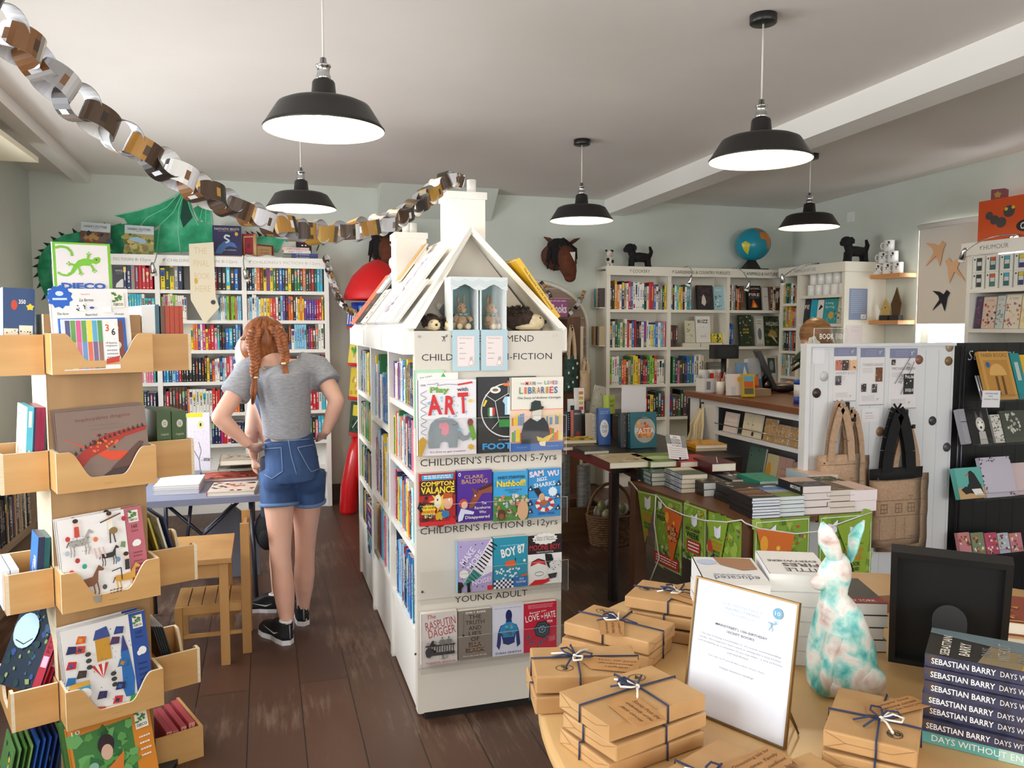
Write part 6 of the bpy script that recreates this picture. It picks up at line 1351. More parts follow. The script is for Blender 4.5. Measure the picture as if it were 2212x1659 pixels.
spot((NX,PX(1767,571,NX).y,RTZ),PX(1720,570,NX-.12),PX(1690,600,NX-.15),(.25,.15,-1),'spotlight reaching left from the nature bookcase')
dogtoy(1826,'black plush dog with upright tail on the nature bookcase',False,True,T(4.62,5.45,RTZ+.0005))

# ------------------------------------------------------------------ pine shelves, trophies, blind, swallows on the right wall
pine=mottled('orange_pine',[(.3,'#c8874a'),(.7,'#dca468')],(4,.5,4),5,r=.45)
def pine_shelf(z,label):
    P=V((4.8,5.27,z));o=MB(T(-P)).box(4.715,5.07,z-.032,XR-.001,5.46,z,pine).obj('wall_shelf',None,T(P));tag(o,label,'shelf')
pine_shelf(1.835,'upper small pine shelf carrying printed mugs between bookcase and blind');pine_shelf(1.468,'lower small pine shelf carrying nib trophies')
for k,(tier,y) in enumerate(((0,5.38),(0,5.275),(0,5.17),(1,5.325),(1,5.225),(2,5.27))):mug(T(4.79,y,1.8355+tier*.0905) @ RZ(-60),f'white printed mug on the upper pine shelf, {("left in the bottom row", "middle of the bottom row", "right in the bottom row", "left in the middle row", "right in the middle row", "alone on top")[k]}','printed mugs on the pine shelf',True,-1)
def nib(y,w_,h,m,label,base=True):
    t=thing('nib_trophy',label,'trophy',T(4.79,y,1.4685) @ RZ(-75));b=.04 if base else .004
    if base:MB().box(-w_*.42,-.03,0,w_*.42,.03,b,BLKM).obj('base',t)
    mb=MB(Mx(((1,0,0,0),(0,0,-1,.006),(0,1,0,0),(0,0,0,1))));mb.prism([(-w_*.36,b),(w_*.36,b),(w_*.5,h*.5),(w_*.18,h*.8),(0,h),(-w_*.18,h*.8),(-w_*.5,h*.5)],0,.012,m);mb.obj('nib',t);MB(Mx(((1,0,0,0),(0,0,-1,.004),(0,1,0,0),(0,0,0,1)))).prism([(w_*.07*cos(i),h*.58+w_*.07*sin(i)) for i in range(6)],0,.011,BLKM).obj('vent_hole',t)
nib(5.17,.09,.26,M('#5a4026',.3,.3),'tall bronze nib trophy at the right of the lower pine shelf');nib(5.285,.085,.175,M('#c8a860',.3,.4),'gold nib trophy in the middle of the lower pine shelf');nib(5.40,.095,.155,M('#f2f0ea',.2),'white triangular trophy at the left of the lower pine shelf',False)
o=MB(T(-V((4.83,4.5,1.44)))).box(4.84,4.31,1.44,4.844,5.015,2.17,M('#e6ddd2',.9)).tube([(4.842,4.3,2.18),(4.842,5.02,2.18)],.022,white_m,12).obj('roller_blind',None,T(4.83,4.5,1.44));tag(o,'beige roller blind pulled down over the right window','blind')
def swallow(px_,py_,s,c,label,fl=1):
    p=PX(px_,py_,4.832);mb=MB();ar=Art(mb,(0,0,0),(0,-1,0),(0,0,1),s,s);m=M(c,.7)
    q=lambda pts:[(x if fl>0 else 1-x,y) for x,y in pts]
    mb.T=Mx();pts=q([(1,.85),(.82,.98),(.65,.78),(.4,.92),(0,.98),(.35,.72),(.42,.55),(.1,.15),(.05,.05),(.3,.25),(.55,.42),(.75,.0),(.82,.35),(.86,.6)])
    mb.T=Mx(((0,0,1,0),(-s,0,0,0),(0,s,0,0),(0,0,0,1)));mb.prism(pts,-.002,0,m);tag(mb.obj('swallow_cutout',None,T(p.x-.0005,p.y,p.z)),label,'decoration','swallow cut-outs on the blind')
swallow(1998,578,.19,'#e8b488','upper left peach swallow cut-out on the roller blind');swallow(2040,612,.19,'#ecbc94','lower right peach swallow cut-out on the roller blind',-1);swallow(2013,673,.16,'#1c1e22','black swallow cut-out on the roller blind')
onP(YW-.0005,1716,1722,470,452,'#e8e8e2','small white socket plate on the back wall near the corner',None,'socket_plate','socket',None,.008)
p=PX(1845,468,XR-.006);o=MB().box(0,0,0,.008,.085,.085,M('#e8e8e4',.4)).obj('switch_plate',None,T(XR-.0085,p.y,p.z-.04));tag(o,'white switch plate high on the right wall','switch')
# humour bookcase
UX,UY0,UY1=4.55,3.55,4.29
P=V((4.7,3.9,0));t=thing('humour_bookcase','white bookcase on the right wall labelled for humour, behind the black stand','bookcase',T(P));f=lambda:MB(T(-P))
f().box(UX,UY1-.03,0,XR-.003,UY1,1.9,white_m).obj('end_panel',t);f().box(UX,UY0,0,XR-.003,UY0+.03,1.9,white_m).obj('end_panel',t);f().box(XR-.015,UY0+.03,0,XR-.003,UY1-.03,1.9,cream_m).obj('back_panel',t)
UZ=(1.667,1.404,1.14,.85)
for z in UZ:f().box(UX-.01,UY0+.03,z-.025,XR-.015,UY1-.03,z,white_m).obj('shelf',t)
mb=f();mb.box(UX-.025,UY0,1.893,UX,UY1+.03,1.977,white_m);mb.box(UX,UY0,1.95,XR-.003,UY1+.03,1.977,white_m);ar=Art(mb,(UX-.025,UY1+.03,1.893),(0,-1,0),(0,0,1),UY1+.03-UY0,.084);ar.text('HUMOUR',.35,.5,.24,.36,M('#77736e'),-.004);imp(ar,.2,.5,.024,INK);mb.obj('name_board',t)
for tier in range(2):
    for i in range(6):
        c=('#3a3a3c','#d8582a','#3aa8c8','#e0c42a','#3a3a3c','#c83a5a')[i];c2=('#3a3a3c','#4a7a78','#2a6a70','#3a2a7a','#8a3a3a','#3a5a8a')[i];y=UY1-.035-i*.104
        mb=MB();mb.box(0,0,0,.092,.1,.108,M('#e6e6e2',.5));ar=Art(mb,(0,0,0),(1,0,0),(0,0,1),.092,.108);ar.rect(.3,.12,.78,.9,M('#4a6a6a'));ar.rect(.38,.68,.74,.88,M(c));ar.rect(.38,.42,.74,.66,M('#d4d8d8'));ar.rect(.42,.15,.74,.4,M(c2));ar.ell(.16,.82,.07,.06,M('#3a4a4a'),10)
        o=mb.obj('boxed_mug',None,T(UX+.012,y,UZ[0] +.0005+tier*.109) @ RZ(-90));tag(o,f'boxed gift mug, {ORD[i]} from the left in the {"upper" if tier else "lower"} row under the humour sign','gift box','boxed mugs on the humour shelf')
def ub(y,w_,h,cov,label,face,k=1):book('picture_book',w_,h,.015,cov,T(UX+.045,y,UZ[k] +.0005) @ RZ(-90) @ RX(84),label,'book','pastel books on the humour bookcase',face,hard=True)
past=lambda cs,s:(lambda a:(a.text('A YEAR',.5,.88,.6,.06,M('#8a7a7a')),a.blobs(.05,.05,.95,.75,26,[M(c) for c in cs],.05,.12,s)))
ub(4.245,.05,.215,'#4a3a5a','dark purple book at the left of the pastel row',past(('#c8583a','#6a4a8a'),1));ub(4.19,.1,.21,'#d8c0b0','pinkish people-scene book, second in the pastel row',past(('#a83a4a','#3a4a7a','#c89a5a','#e8d8c8'),2));ub(4.085,.06,.215,'#c8d0d0','pale grey-blue book, third in the pastel row',past(('#2a3a6a','#c8a070','#5a6a8a'),3));ub(4.02,.11,.22,'#e4dccc','pale book with fairground figures, fourth in the pastel row',past(('#8a5a8a','#d88a4a','#e8c8a8','#c8705a'),4));ub(3.905,.15,.225,'#f0e4bc','large cream and yellow book, fifth in the pastel row',past(('#e8b8d0','#f0d080','#e8c8a0','#c898b8'),5));ub(3.75,.13,.225,'#f0e0c8','cream and pink book, sixth in the pastel row',past(('#e8a8a0','#f0d8a8','#d8b0c8'),6))
ub(4.15,.16,.12,'#8ab8a4','green-topped book on the third humour shelf',past(('#3a6a5a','#c8d8d0'),7),2);ub(3.97,.14,.13,'#c8dce4','pale blue book on the third humour shelf',past(('#a8c8d4',),8),2)
HZ2=1.9775;mb=MB();w_,h,d=.42,.27,.14;mb.box(0,0,0,w_,d,h,M('#d8521c',.4));mb.box(-.0004,.004,.0,0,d,h,M('#d8b840',.5));ar=Art(mb,(0,0,0),(1,0,0),(0,0,1),w_,h);ar.ell(.84,.28,.16,.14,K_);ar.text('Oi!',.82,.28,.14,.16,W_,.02)
for x,y,r_ in ((.2,.62,.07),(.3,.5,.08),(.42,.42,.09),(.55,.66,.1)):ar.ell(x,y,r_,r_*1.4,M('#4e4644'),16)
ar.ell(.5,.72,.03,.04,M('#d8c83a'),10);ar.ell(.62,.74,.03,.04,M('#d8c83a'),10)
o=mb.obj('gift_box',None,T(UX+.02,4.235,HZ2) @ RZ(-90));tag(o,'orange picture box with grey spots standing on the humour bookcase','gift box')
mb=MB();mb.box(0,0,0,.08,.08,.075,M('#7a2a3a',.4));ar=Art(mb,(0,.08,0),(0,-1,0),(0,0,1),.08,.075);ar.rect(0,0,1,1,M('#3a9ac0'));ar.ell(.5,.5,.2,.3,W_,12);ar=Art(mb,(0,0,0),(1,0,0),(0,0,1),.08,.075);ar.star(.5,.5,.3,.2,5,M('#a8862a'))
o=mb.obj('gift_cube',None,T(UX+.07,4.19,HZ2+.2705) @ RZ(-65));tag(o,'small blue and red cube box on top of the orange box','gift box')
spot((UX,3.9,HZ2),(UX-.14,4.02,2.02),(UX-.16,4.17,1.9),(.15,.5,-1),'spotlight on the humour bookcase pointing left')
# ------------------------------------------------------------------ counter, board partition, stationery stand
pw=mottled('white_painted_boards',[(.3,'#d9dade'),(.7,'#e2e3e6')],ns=2,r=.5);ctw=mottled('counter_top_wood',[(.3,'#6a3c20'),(.7,'#83502c')],(1,.25,1),9,5,r=.35)
CX0,CZ,PYB=2.52,.985,3.25
P=V((2.85,3.85,0));t=thing('shop_counter','pale grey shop counter with a brown wooden top and wire-railed front shelves','counter',T(P));f=lambda:MB(T(-P))
f().box(2.505,PYB+.004,CZ,3.12,4.44,CZ+.032,ctw).obj('worktop',t)
mb=f();mb.box(CX0,4.10,0,CX0+.02,4.42,CZ,pw);mb.box(CX0,PYB+.004,.952,CX0+.02,4.10,CZ,pw);mb.box(CX0,PYB+.004,0,CX0+.02,4.10,.5,pw);mb.box(CX0-.003,4.395,.05,CX0,4.42,CZ-.01,BLKM);mb.box(CX0-.003,4.27,.78,CX0,4.278,CZ-.004,BLKM);mb.obj('front_panel',t)
f().box(CX0+.02,4.40,0,3.1,4.42,CZ,pw).obj('end_panel',t);f().box(CX0+.21,PYB+.004,.5,CX0+.22,4.40,CZ-.001,M('#9a9aa0',.6)).obj('back_panel',t)
for z in (.81,.52):f().box(CX0-.004,PYB+.004,z-.02,CX0+.21,4.10,z,pw).obj('shelf',t);f().tube([(CX0-.006,PYB+.01,z+.045),(CX0-.006,4.10,z+.045)],.003,CHROME,6).obj('wire_rail',t)
def cs(y,w_,h,z,c,lb,fn=None,nm='paper_bag',cat='paper goods',dx=0):book(nm,w_,h,.012,c,T(CX0+.03+dx,y,z+.0005) @ RZ(-90) @ RX(80),lb,cat,'paper goods on the counter shelves',fn)
brn=lambda s:(lambda a:a.blobs(.03,.03,.97,.97,60,[M('#8a6a48'),M('#d8c8a8'),M('#a8885e')],.03,.06,s))
for a_ in ((4.05,.13,.115,.81,'#e2d6d4','pink-white card set at the left of the upper counter shelf',lambda a:(a.rect(0,.5,1,.52,M('#b8aca8')),a.lines(.2,.8,.8,2,.1,M('#c8b8b8'),.3))),(3.86,.17,.13,.81,'#d8ceb6','cream wrapping pad on the upper counter shelf',lambda a:(a.rect(.5,0,.51,1,M('#8a8474')),a.blobs(.1,.1,.9,.9,8,[M('#4a4a44'),M('#b8b09a')],.02,.04,3),a.ell(.6,.15,.06,.1,K_))),(3.66,.1,.12,.81,'#a8885c','left brown patterned bag on the upper counter shelf',brn(1)),(3.555,.1,.1,.81,'#b0906a','second brown patterned bag on the upper counter shelf',brn(2)),(3.44,.085,.1,.81,'#a8885c','third brown patterned bag on the upper counter shelf',brn(3)),(3.35,.085,.115,.81,'#b0906a','right brown patterned bag on the upper counter shelf',brn(4)),
           (3.83,.15,.24,.52,'#56786e','dark teal patterned pad on the lower counter shelf',lambda a:a.blobs(.05,.05,.95,.95,18,[M('#22332e'),M('#6a8a80')],.02,.05,4)),(3.66,.1,.22,.52,'#d8cc9c','cream pad with an orange shape on the lower counter shelf',lambda a:a.ell(.25,.6,.2,.2,M('#e0a030'))),(3.555,.11,.22,.52,'#c8a094','dusty pink pad on the lower counter shelf',lambda a:(a.rect(.5,0,.51,1,M('#6a5a54')),a.lines(.2,.7,.8,2,.15,M('#b08a80'),.3))),(3.44,.1,.21,.52,'#a89088','brownish pad on the lower counter shelf',None),(3.33,.07,.2,.52,'#d4d0c8','white flip calendar at the right end of the lower counter shelf',lambda a:a.rect(.1,.3,.9,.6,M('#8a8478')))):cs(*a_)
o=MB().lathe([(0,-.006),(.07,-.006),(.07,.006),(0,.006)],M('#b4b82a',.5),28).obj('round_card',None,T(CX0+.03,3.985,.595) @ RZ(-90) @ RX(82));tag(o,'round lime-green card standing at the left of the lower counter shelf','card')
t=thing('canvas_bag_bundle','bundle of cream canvas bag straps hanging on the counter front','bag',T(CX0-.001,4.235,.93));q=random.Random(2);mb=MB()
for i in range(22):y=q.uniform(-.075,.075);mb.tube([(-.01,y*.15,.0),(-.03-q.random() *.03,y*.7,-.1),(-.04-q.random() *.03,y,-.2),(-.03,y*.9,-.34-q.random() *.05)],.011,M(('#d8c8a4','#c8b48c','#e0d2b0')[i % 3],.9),5,flat=.5)
mb.obj('straps',t);MB().tube([(0,0,.03),(-.02,0,.03),(-.022,0,.0)],.006,BLKM,6).obj('hook',t)
# partition
P=V((2.95,PYB-.02,0));t=thing('board_partition','white tongue-and-groove partition hung with posters and bags, beside the counter','partition',T(P));f=lambda:MB(T(-P))
px1,px0=PY(2066,745,PYB-.04).x,PY(1747,745,PYB-.04).x
mb=f();mb.box(px0,PYB-.03,0,px1,PYB,1.325,pw)
for i in range(11):x=px0+.04+i*.083;mb.box(x,PYB-.0304,0,x+.003,PYB-.03,1.3,M('#c4c5ca',.5))
mb.obj('boards',t);f().box(px0-.012,PYB-.042,1.322,px1,PYB+.006,1.337,pw).obj('cap_rail',t);f().box(px0-.012,PYB-.042,0,px0+.012,PYB+.003,1.322,pw).obj('edge_post',t)
YP=PYB-.0312
def ev(xl,xr,yt,yb,lb,title,pics,extra=None):
    def fn(a):
        a.rect(0,.84,1,1,M('#8488a6'));imp(a,.8,.92,.1,W_);a.lines(.2,.95,.65,3,.035,M('#a4a8c4'),.3);a.rect(0,0,1,.012,M('#8a8a94'))
        for x0,y0,x1,y1,c in pics:a.rect(x0,y0,x1,y1,M(c));a.blobs(x0+.02,y0+.01,x1-.02,y1-.01,6,[M('#c8a080'),M('#3a3430'),M('#d8d0c8')],.02,.04,int(x0*99+y0*77))
        a.text(title[0],.5,title[1],.84,.045,M('#a8a4a8'),-.006);a.lines(.08,title[1] -.07,.5,4,.022,M('#c4c0c4'),.3);a.lines(.08,.16,.6,4,.025,M('#c0bcc0'),.3);imp(a,.72,.1,.06,K_)
        if extra:extra(a)
    onP(YP,xl,xr,yb,yt,'#e6e2e4',lb,fn,'event_poster','poster','event posters on the partition')
ev(1798.5,1847,751,868,'event poster with three food photographs, left of three on the partition',('HONEY & CO',.53),((.07,.58,.34,.77,'#c87a6a'),(.36,.58,.64,.77,'#4a3a34'),(.68,.58,.98,.77,'#e8b890'),(.07,.31,.32,.48,'#3a3a48')))
ev(1855,1907,752,876,'event poster with a landscape photograph, middle of three on the partition',('TWEED DALES',.71),((.64,.41,.92,.66,'#7a4a34'),(.06,.24,.26,.38,'#3a3438'),(.5,.22,.7,.37,'#4a4440')))
ev(1918,1977,753,884,'event poster with sold out written across it, right of three on the partition',('MICHAEL PALIN',.67),((.06,.73,.2,.82,'#3a3838'),(.52,.24,.88,.58,'#26282a')),lambda a:(a.line([(.18,.42),(.72,.86)],.003,K_),a.line([(.4,.24),(.86,.78)],.003,K_),a.text('SOLD',.42,.5,.28,.07,K_,0,62),a.text('OUT',.66,.7,.22,.07,K_,0,62),a.text('PALIN',.7,.53,.3,.05,W_,.01),a.text('EREBUS',.7,.31,.3,.05,W_,.01)))
onP(YP,1754,1781,786,752,'#e4e4ea','plain white sheet at the top left corner of the partition',None,'notice')
onP(YP,1861,1898,912,883,'#e8e4e6','small handwritten note below the middle event poster',lambda a:(a.text('Leaving 5 July',.4,.66,.4,.12,K_),a.lines(.2,.42,.7,2,.16,M('#b8b4b8'),.25)),'notice')
for x,y,c,lb in ((1764,849,'#3a2a28','dark red badge at the left edge of the partition'),(1780,813,'#c8c8cc','pale grey badge under the white sheet'),(1985,777,'#8a5a4a','brown oval badge right of the sold out poster'),(2051,750,'#a08a70','tan badge at the top right corner of the partition'),(2049,780,'#7a6038','bronze badge second at the right edge of the partition'),(1901,932,'#8a6a4a','brown badge between the hanging tote bags'),(2014,909,'#3c3c40','dark badge right of the black tote handles'),(2045,966,'#4a4c52','black and white badge at the right edge of the partition')):
    p=PY(x,y,YP);mb=MB(RX(90));mb.lathe([(0,0),(.024,0),(.022,.004),(0,.006)],M(c,.3),20);Art(mb,(-.024,-.0064,-.024),(1,0,0),(0,0,1),.048,.048).blobs(.3,.3,.7,.7,6,[M('#d8ccb8'),M('#1c1a1a')],.06,.14,x);tag(mb.obj('badge',None,T(p)),lb,'badge','round badges on the partition')
def hookp(x,y,lb):p=PY(x,y,YP);o=MB(T(-p)).box(p.x-.008,YP-.012,p.z-.09,p.x+.008,YP,p.z,BLKM).box(p.x-.008,YP-.055,p.z-.09,p.x+.008,YP-.012,p.z-.078,BLKM).box(p.x-.008,YP-.06,p.z-.09,p.x+.008,YP-.055,p.z-.07,BLKM).obj('wall_hook',None,T(p));tag(o,lb,'hook')
hookp(1829,868,'black hook holding the plain canvas bags');hookp(1956,884,'black hook holding the shop-front tote bag')
can2=mottled('natural_canvas',[(.3,'#b09074'),(.7,'#bf9f84')],ns=80,detail=2,r=.9,bump=.15)
def shopart(a):
    l=M('#4a3c34',.8);t_=.0016
    for y in (.86,.6,.4):a.line([(0,y+.01),(1,y)],t_,l)
    for x,y in ((.2,.5),(.48,.5),(.72,.5)):a.line([(x-.06,y-.05),(x+.06,y-.05),(x+.06,y+.06),(x-.06,y+.06),(x-.06,y-.05)],t_*1.4,l);a.line([(x,y-.05),(x,y+.06)],t_,l);a.line([(x-.06,y),(x+.06,y)],t_,l)
    for x in (.12,.42,.6,.9):a.line([(x,.1),(x,.38)],t_,l)
    a.line([(.1,.1),(.92,.1)],t_,l);a.line([(.85,.4),(.87,.95)],t_,l);a.line([(.66,.66),(.7,.62),(.74,.66),(.66,.66)],t_,l);a.line([(.7,.14),(.78,.12),(.86,.14)],.003,M('#4a5a8a'));a.ell(.06,.9,.02,.015,l,8)
def bagat(x,y,w_,h,hh,hand,lb,art,top=None,dy=0,hw_=.03):
    p=PY(x,y,YP-.05-dy);return tote('tote_bag',p,w_,h,can2,hand,hh,lb,T(p),art,top,hw_)
bagat(1936,1012,.315,.385,.3,black_c,'natural tote bag printed with a shop front, black handles, on the partition',shopart,black_c,.0,.06)
bagat(1952,1024,.315,.385,.27,can2,'plain-edged tote bag hanging behind the black-handled one',None,None,-.034)
bagat(1812,982,.25,.32,.25,can2,'natural tote bag with cream handles hanging left of the black-handled one',shopart,None,.005,.04)
bagat(1838,985,.22,.32,.23,can2,'rear natural tote bag on the same hook, edge showing at right',None,None,-.034)
# acrylic sign on the partition
p=PY(1757,740,3.24);mb=MB();w_,h=PY(1830,740,3.24).x-p.x,.073
mb.box(0,0,0,w_,.004,h,ACRYL);mb.box(-.001,-.0003,0,.001,.0043,h,M('#d8d8d4',.2));mb.box(0,-.0003,h-.001,w_,.0043,h+.001,M('#d8d8d4',.2));ar=Art(mb,(0,0,0),(1,0,0),(0,0,1),w_,h);ar.text('BOOK',.37,.47,.42,.36,W_,.008);ar.text('EVENTS',.8,.47,.34,.34,M('#e8e4dc'));o=mb.obj('acrylic_sign',None,T(p.x,3.235,1.3375));tag(o,'clear acrylic sign with white capitals standing on the partition','sign')
# stationery stand
SX=px1+.004;P=V((SX+.4,3.3,0));t=thing('stationery_stand','tall black stationery stand with slanting acrylic trays, at the right edge','display stand',T(P));f=lambda:MB(T(-P));bk=mottled('black_stand_boards',[(.3,'#141417'),(.7,'#1b1b1f')],ns=3,r=.4)
SY=3.23
mb=f();mb.box(SX,SY,0,SX+.85,SY+.05,1.335,bk)
for i in range(9):mb.box(SX+.08+i*.09,SY-.0005,0,SX+.083+i*.09,SY,1.335,'#0c0c0e')
ar=Art(mb,(SX,SY,1.2),(1,0,0),(0,0,1),.5,.13);ar.text('Stationery',.5,.52,.62,.5,M('#c8c8cc',.8),-.012,2,.2);mb.obj('back_board',t)
for x in (SX+.03,SX+.055):f().tube([(x,SY-.02,.02),(x,SY-.02,1.32)],.005,M('#3a3a40',.2,.6),8).obj('rail',t)
SZ=[PY(2100,y,SY-.12).z for y in (868,962,1080,1205)]
for z in SZ:f().box(SX+.05,SY-.13,z-.006,SX+.85,SY,z-.002,ACRYL).box(SX+.05,SY-.132,z-.006,SX+.85,SY-.13,z+.03,ACRYL).box(SX+.05,SY-.1325,z+.0295,SX+.85,SY-.1315,z+.0305,'#5a5a60').obj('acrylic_tray',t)
def st(xl,xr,yt,k,cov,lb,fn,nm='notebook',cat='notebook',th=.012,y=.1,lean=18,grp=None,ry=0):
    Y=SY-y;p=PY(xl,900,Y);q_=PY(xr,900,Y);z=SZ[k] +.0005;h=(PY(xl,yt,Y+.05).z-z) /cos(rad(lean));book(nm,q_.x-p.x,h,th,cov,T(p.x,Y,z) @ RY(ry) @ RX(90-lean),lb,cat,grp,fn)
st(2128,2192,762,0,'#c8964a','gold notebook with a brick doorway, in the top stationery tray',lambda a:(a.text('FABER BOOKS',.5,.92,.86,.08,M('#6a4420')),a.rect(.1,.05,.9,.82,M('#b8843a')),a.ell(.5,.5,.28,.24,M('#d8a860'),20,0,pi),a.rect(.38,.1,.46,.48,M('#6a4420')),a.rect(.58,.1,.66,.48,M('#6a4420')),a.ell(.22,.72,.07,.06,M('#2a5aa0'))),th=.02)
st(2196,2216,765,0,'#1f8a90','teal notebook right of the gold one in the top stationery tray',lambda a:[a.rect(.3+.1*i,.4,.36+.1*i,.8,W_) for i in range(4)],th=.016)
st(2218,2240,768,0,'#e8b42a','yellow notebook at the right edge of the top stationery tray',None)
for k,c in enumerate(('#c8c8cc','#b0b0b4','#d8d8d8')):o=MB().tube([(0,0,0),(0,.045,.12)],.004,M(c,.3,.3),8).obj('pen',None,T(SX+.10+k*.016,SY-.09,SZ[0] +.0042));tag(o,f'silver pen in the top stationery tray, {ORD[k]} from the left','pen','pens in the stationery tray')
Yc=SY-.1335;p=PY(2120,880,Yc);sheet('price_card',.115,.085,'#e8e6ea',T(p.x,Yc,p.z) @ RY(2) @ STAND,'white handwritten offer card below the top stationery tray','card',None,lambda a:(a.text('MOLESKINE DIARIES',.5,.82,.72,.09,K_),a.text('(2018)',.45,.66,.24,.09,K_),a.text('1/2 price for 1/2 the year',.5,.48,.8,.11,K_)))
st(2078,2140,886,1,'#9a9aa4','grey notebook with a dark strap in the second stationery tray',lambda a:(a.rect(.0,.62,1,.64,K_),a.rect(.22,.58,.3,.66,M('#a04a2a'))),th=.03,y=.09)
st(2100,2146,884,1,'#161416','black notebook with a husky dog portrait in the second stationery tray',lambda a:(a.ell(.55,.55,.2,.2,M('#c8c4c0')),a.poly([(.38,.7),(.42,.95),(.52,.76)],M('#5a5454')),a.poly([(.6,.76),(.7,.95),(.74,.7)],M('#5a5454')),a.ell(.55,.52,.12,.13,W_),a.ell(.55,.46,.05,.04,K_),a.ell(.46,.6,.03,.02,K_),a.ell(.64,.6,.03,.02,K_),a.poly([(.4,.35),(.7,.35),(.72,0),(.36,0)],M('#b8b4b0'))),y=.115)
st(2150,2170,896,1,'#d8d4cc','white and black patterned notebook in the second stationery tray',lambda a:a.blobs(.05,.03,.95,.97,50,[K_,M('#4a4444')],.04,.08,3));st(2172,2225,888,1,'#4a4c44','olive grey notebook with white flowers in the second stationery tray',lambda a:a.blobs(.2,.3,.7,.9,22,[M('#c8c8bc'),M('#a8a89c')],.05,.08,4))
st(2072,2128,1012,2,'#5fb0a8','card set showing two black and white seabirds in the third stationery tray',lambda a:(a.rect(0,0,1,.35,M('#c8a070')),a.poly([(.2,.2),(.45,.5),(.5,.85),(.6,.9),(.72,.8),(.9,.4),(.95,.1)],M('#1a1a1e')),a.poly([(.5,.3),(.85,.3),(.95,.08),(.6,.1)],W_),a.poly([(.3,.72),(.5,.82),(.5,.76)],M('#d8502a')),a.poly([(.1,.3),(.3,.4),(.55,.2),(.25,.14)],M('#1a1a1e'))),'card_set','cards',.03)
st(2133,2200,990,2,'#c8c0d0','lilac writing pad with a leaf border in the third stationery tray',lambda a:(a.blobs(0,.9,1,1,14,[K_,M('#5a4a6a')],.02,.03,2),a.blobs(0,0,.06,1,14,[K_,M('#5a4a6a')],.02,.03,3),a.blobs(.7,0,1,.1,8,[K_,M('#b86a8a')],.02,.03,3)),'writing_pad','writing pad',.02,.11);st(2202,2240,1000,2,'#d8c0c4','pinkish card at the right edge of the third stationery tray',None,'card_set','cards')
for k,(xl,xr,c) in enumerate(((2082,2107,'#c8808a'),(2110,2137,'#7a8a6a'),(2139,2165,'#c04a6a'),(2167,2190,'#b8c0d0'),(2192,2218,'#c8808a'))):st(xl,xr,1147,3,c,f'small wrapped card with animal figures, {ORD[k]} from the left in the lowest stationery tray',(lambda k:lambda a:a.blobs(.1,.05,.9,.9,16,[M('#efe4d8'),M('#c8902a'),M('#a83a4a'),M('#5a4038')],.07,.14,k))(k),'greeting_card','card',.02,.1,14,'small cards in the lowest stationery tray')
# ------------------------------------------------------------------ things on the counter
CT=CZ+.0325
def ct(name,x,y,lb,cat):return thing(name,lb,cat,T(x,y,CT))
def cpos(px_,py_):p=PZ(px_,py_,CT);return p.x,p.y
mb=MB();mb.box(-.07,-.05,0,.07,.05,.085,M('#e4e4e6',.5));ar=Art(mb,(-.07,-.05,0),(1,0,0),(0,0,1),.14,.085);ar.rect(.1,.2,.3,.8,M('#8a9098'));tag(mb.obj('small_box',None,T(2.62,4.33,CT)),'white box with a grey figure at the far left end of the counter','box')
for k in range(3):tag(MB().lathe([(0,0),(.028,0),(.028,.05),(.012,.051),(.012,.02),(0,.02)],M('#d4d6d8',.4),20).obj('tape_roll',None,T(2.573+k*.058,4.33,CT+.0855)),f'roll of white till paper on the white box, {ORD[k]} from the left','paper roll','rolls of till paper')
x,y=cpos(1522,846);x+=.06;t=ct('sloping_wooden_box',x,y,'brown sloping wooden leaflet box on the counter','box');dkb=M('#6a4630',.5)
for yy in (-.06,.055):MB().prism([(-.06,0),(.1,0),(.1,.11),(-.06,.035)],0,.006,dkb) if 0 else MB(Mx(((1,0,0,0),(0,0,-1,yy),(0,1,0,0),(0,0,0,1)))).prism([(-.06,0),(.1,0),(.1,.11),(-.06,.035)],0,.006,dkb).obj('side_panel',t)
MB().box(-.06,-.06,0,.1,.05,.006,dkb).box(-.06,-.06,.006,-.054,.05,.035,dkb).obj('tray',t)
for k,(dx,c,h,lb) in enumerate(((-.045,'#c8321e',.11,'red card pack in the sloping wooden box'),(-.015,'#e0a82a',.09,'yellow card pack in the sloping wooden box'),(.03,'#c8742a',.095,'orange card pack in the sloping wooden box'))):tag(MB().box(0,0,0,.02,.08,h,M(c,.4)).obj('card_pack',None,T(x+dx,y-.045,CT+.0065)),lb,'cards')
x,y=cpos(1566,847);y+=.02;t=ct('customer_display',x,y,'black customer display on a pole beside the till','till display');MB().tube([(0,0,0),(0,0,.21)],.017,BLKM,12).box(-.05,-.05,0,.05,.05,.008,BLKM).obj('pole',t);MB().box(-.085,-.03,.205,.085,.03,.29,BLKM).box(-.06,-.0305,.215,.06,-.03,.275,'#26282a').obj('display_head',t)
def leaf(x,y,w_,h,c,lb,fn=None,z=0,rz=0,lean=12,nm='leaflet',cat='leaflet',th=.006):book(nm,w_,h,th,c,T(x,y,CT+z) @ RZ(rz) @ RX(90-lean),lb,cat,'leaflets on the counter',fn)
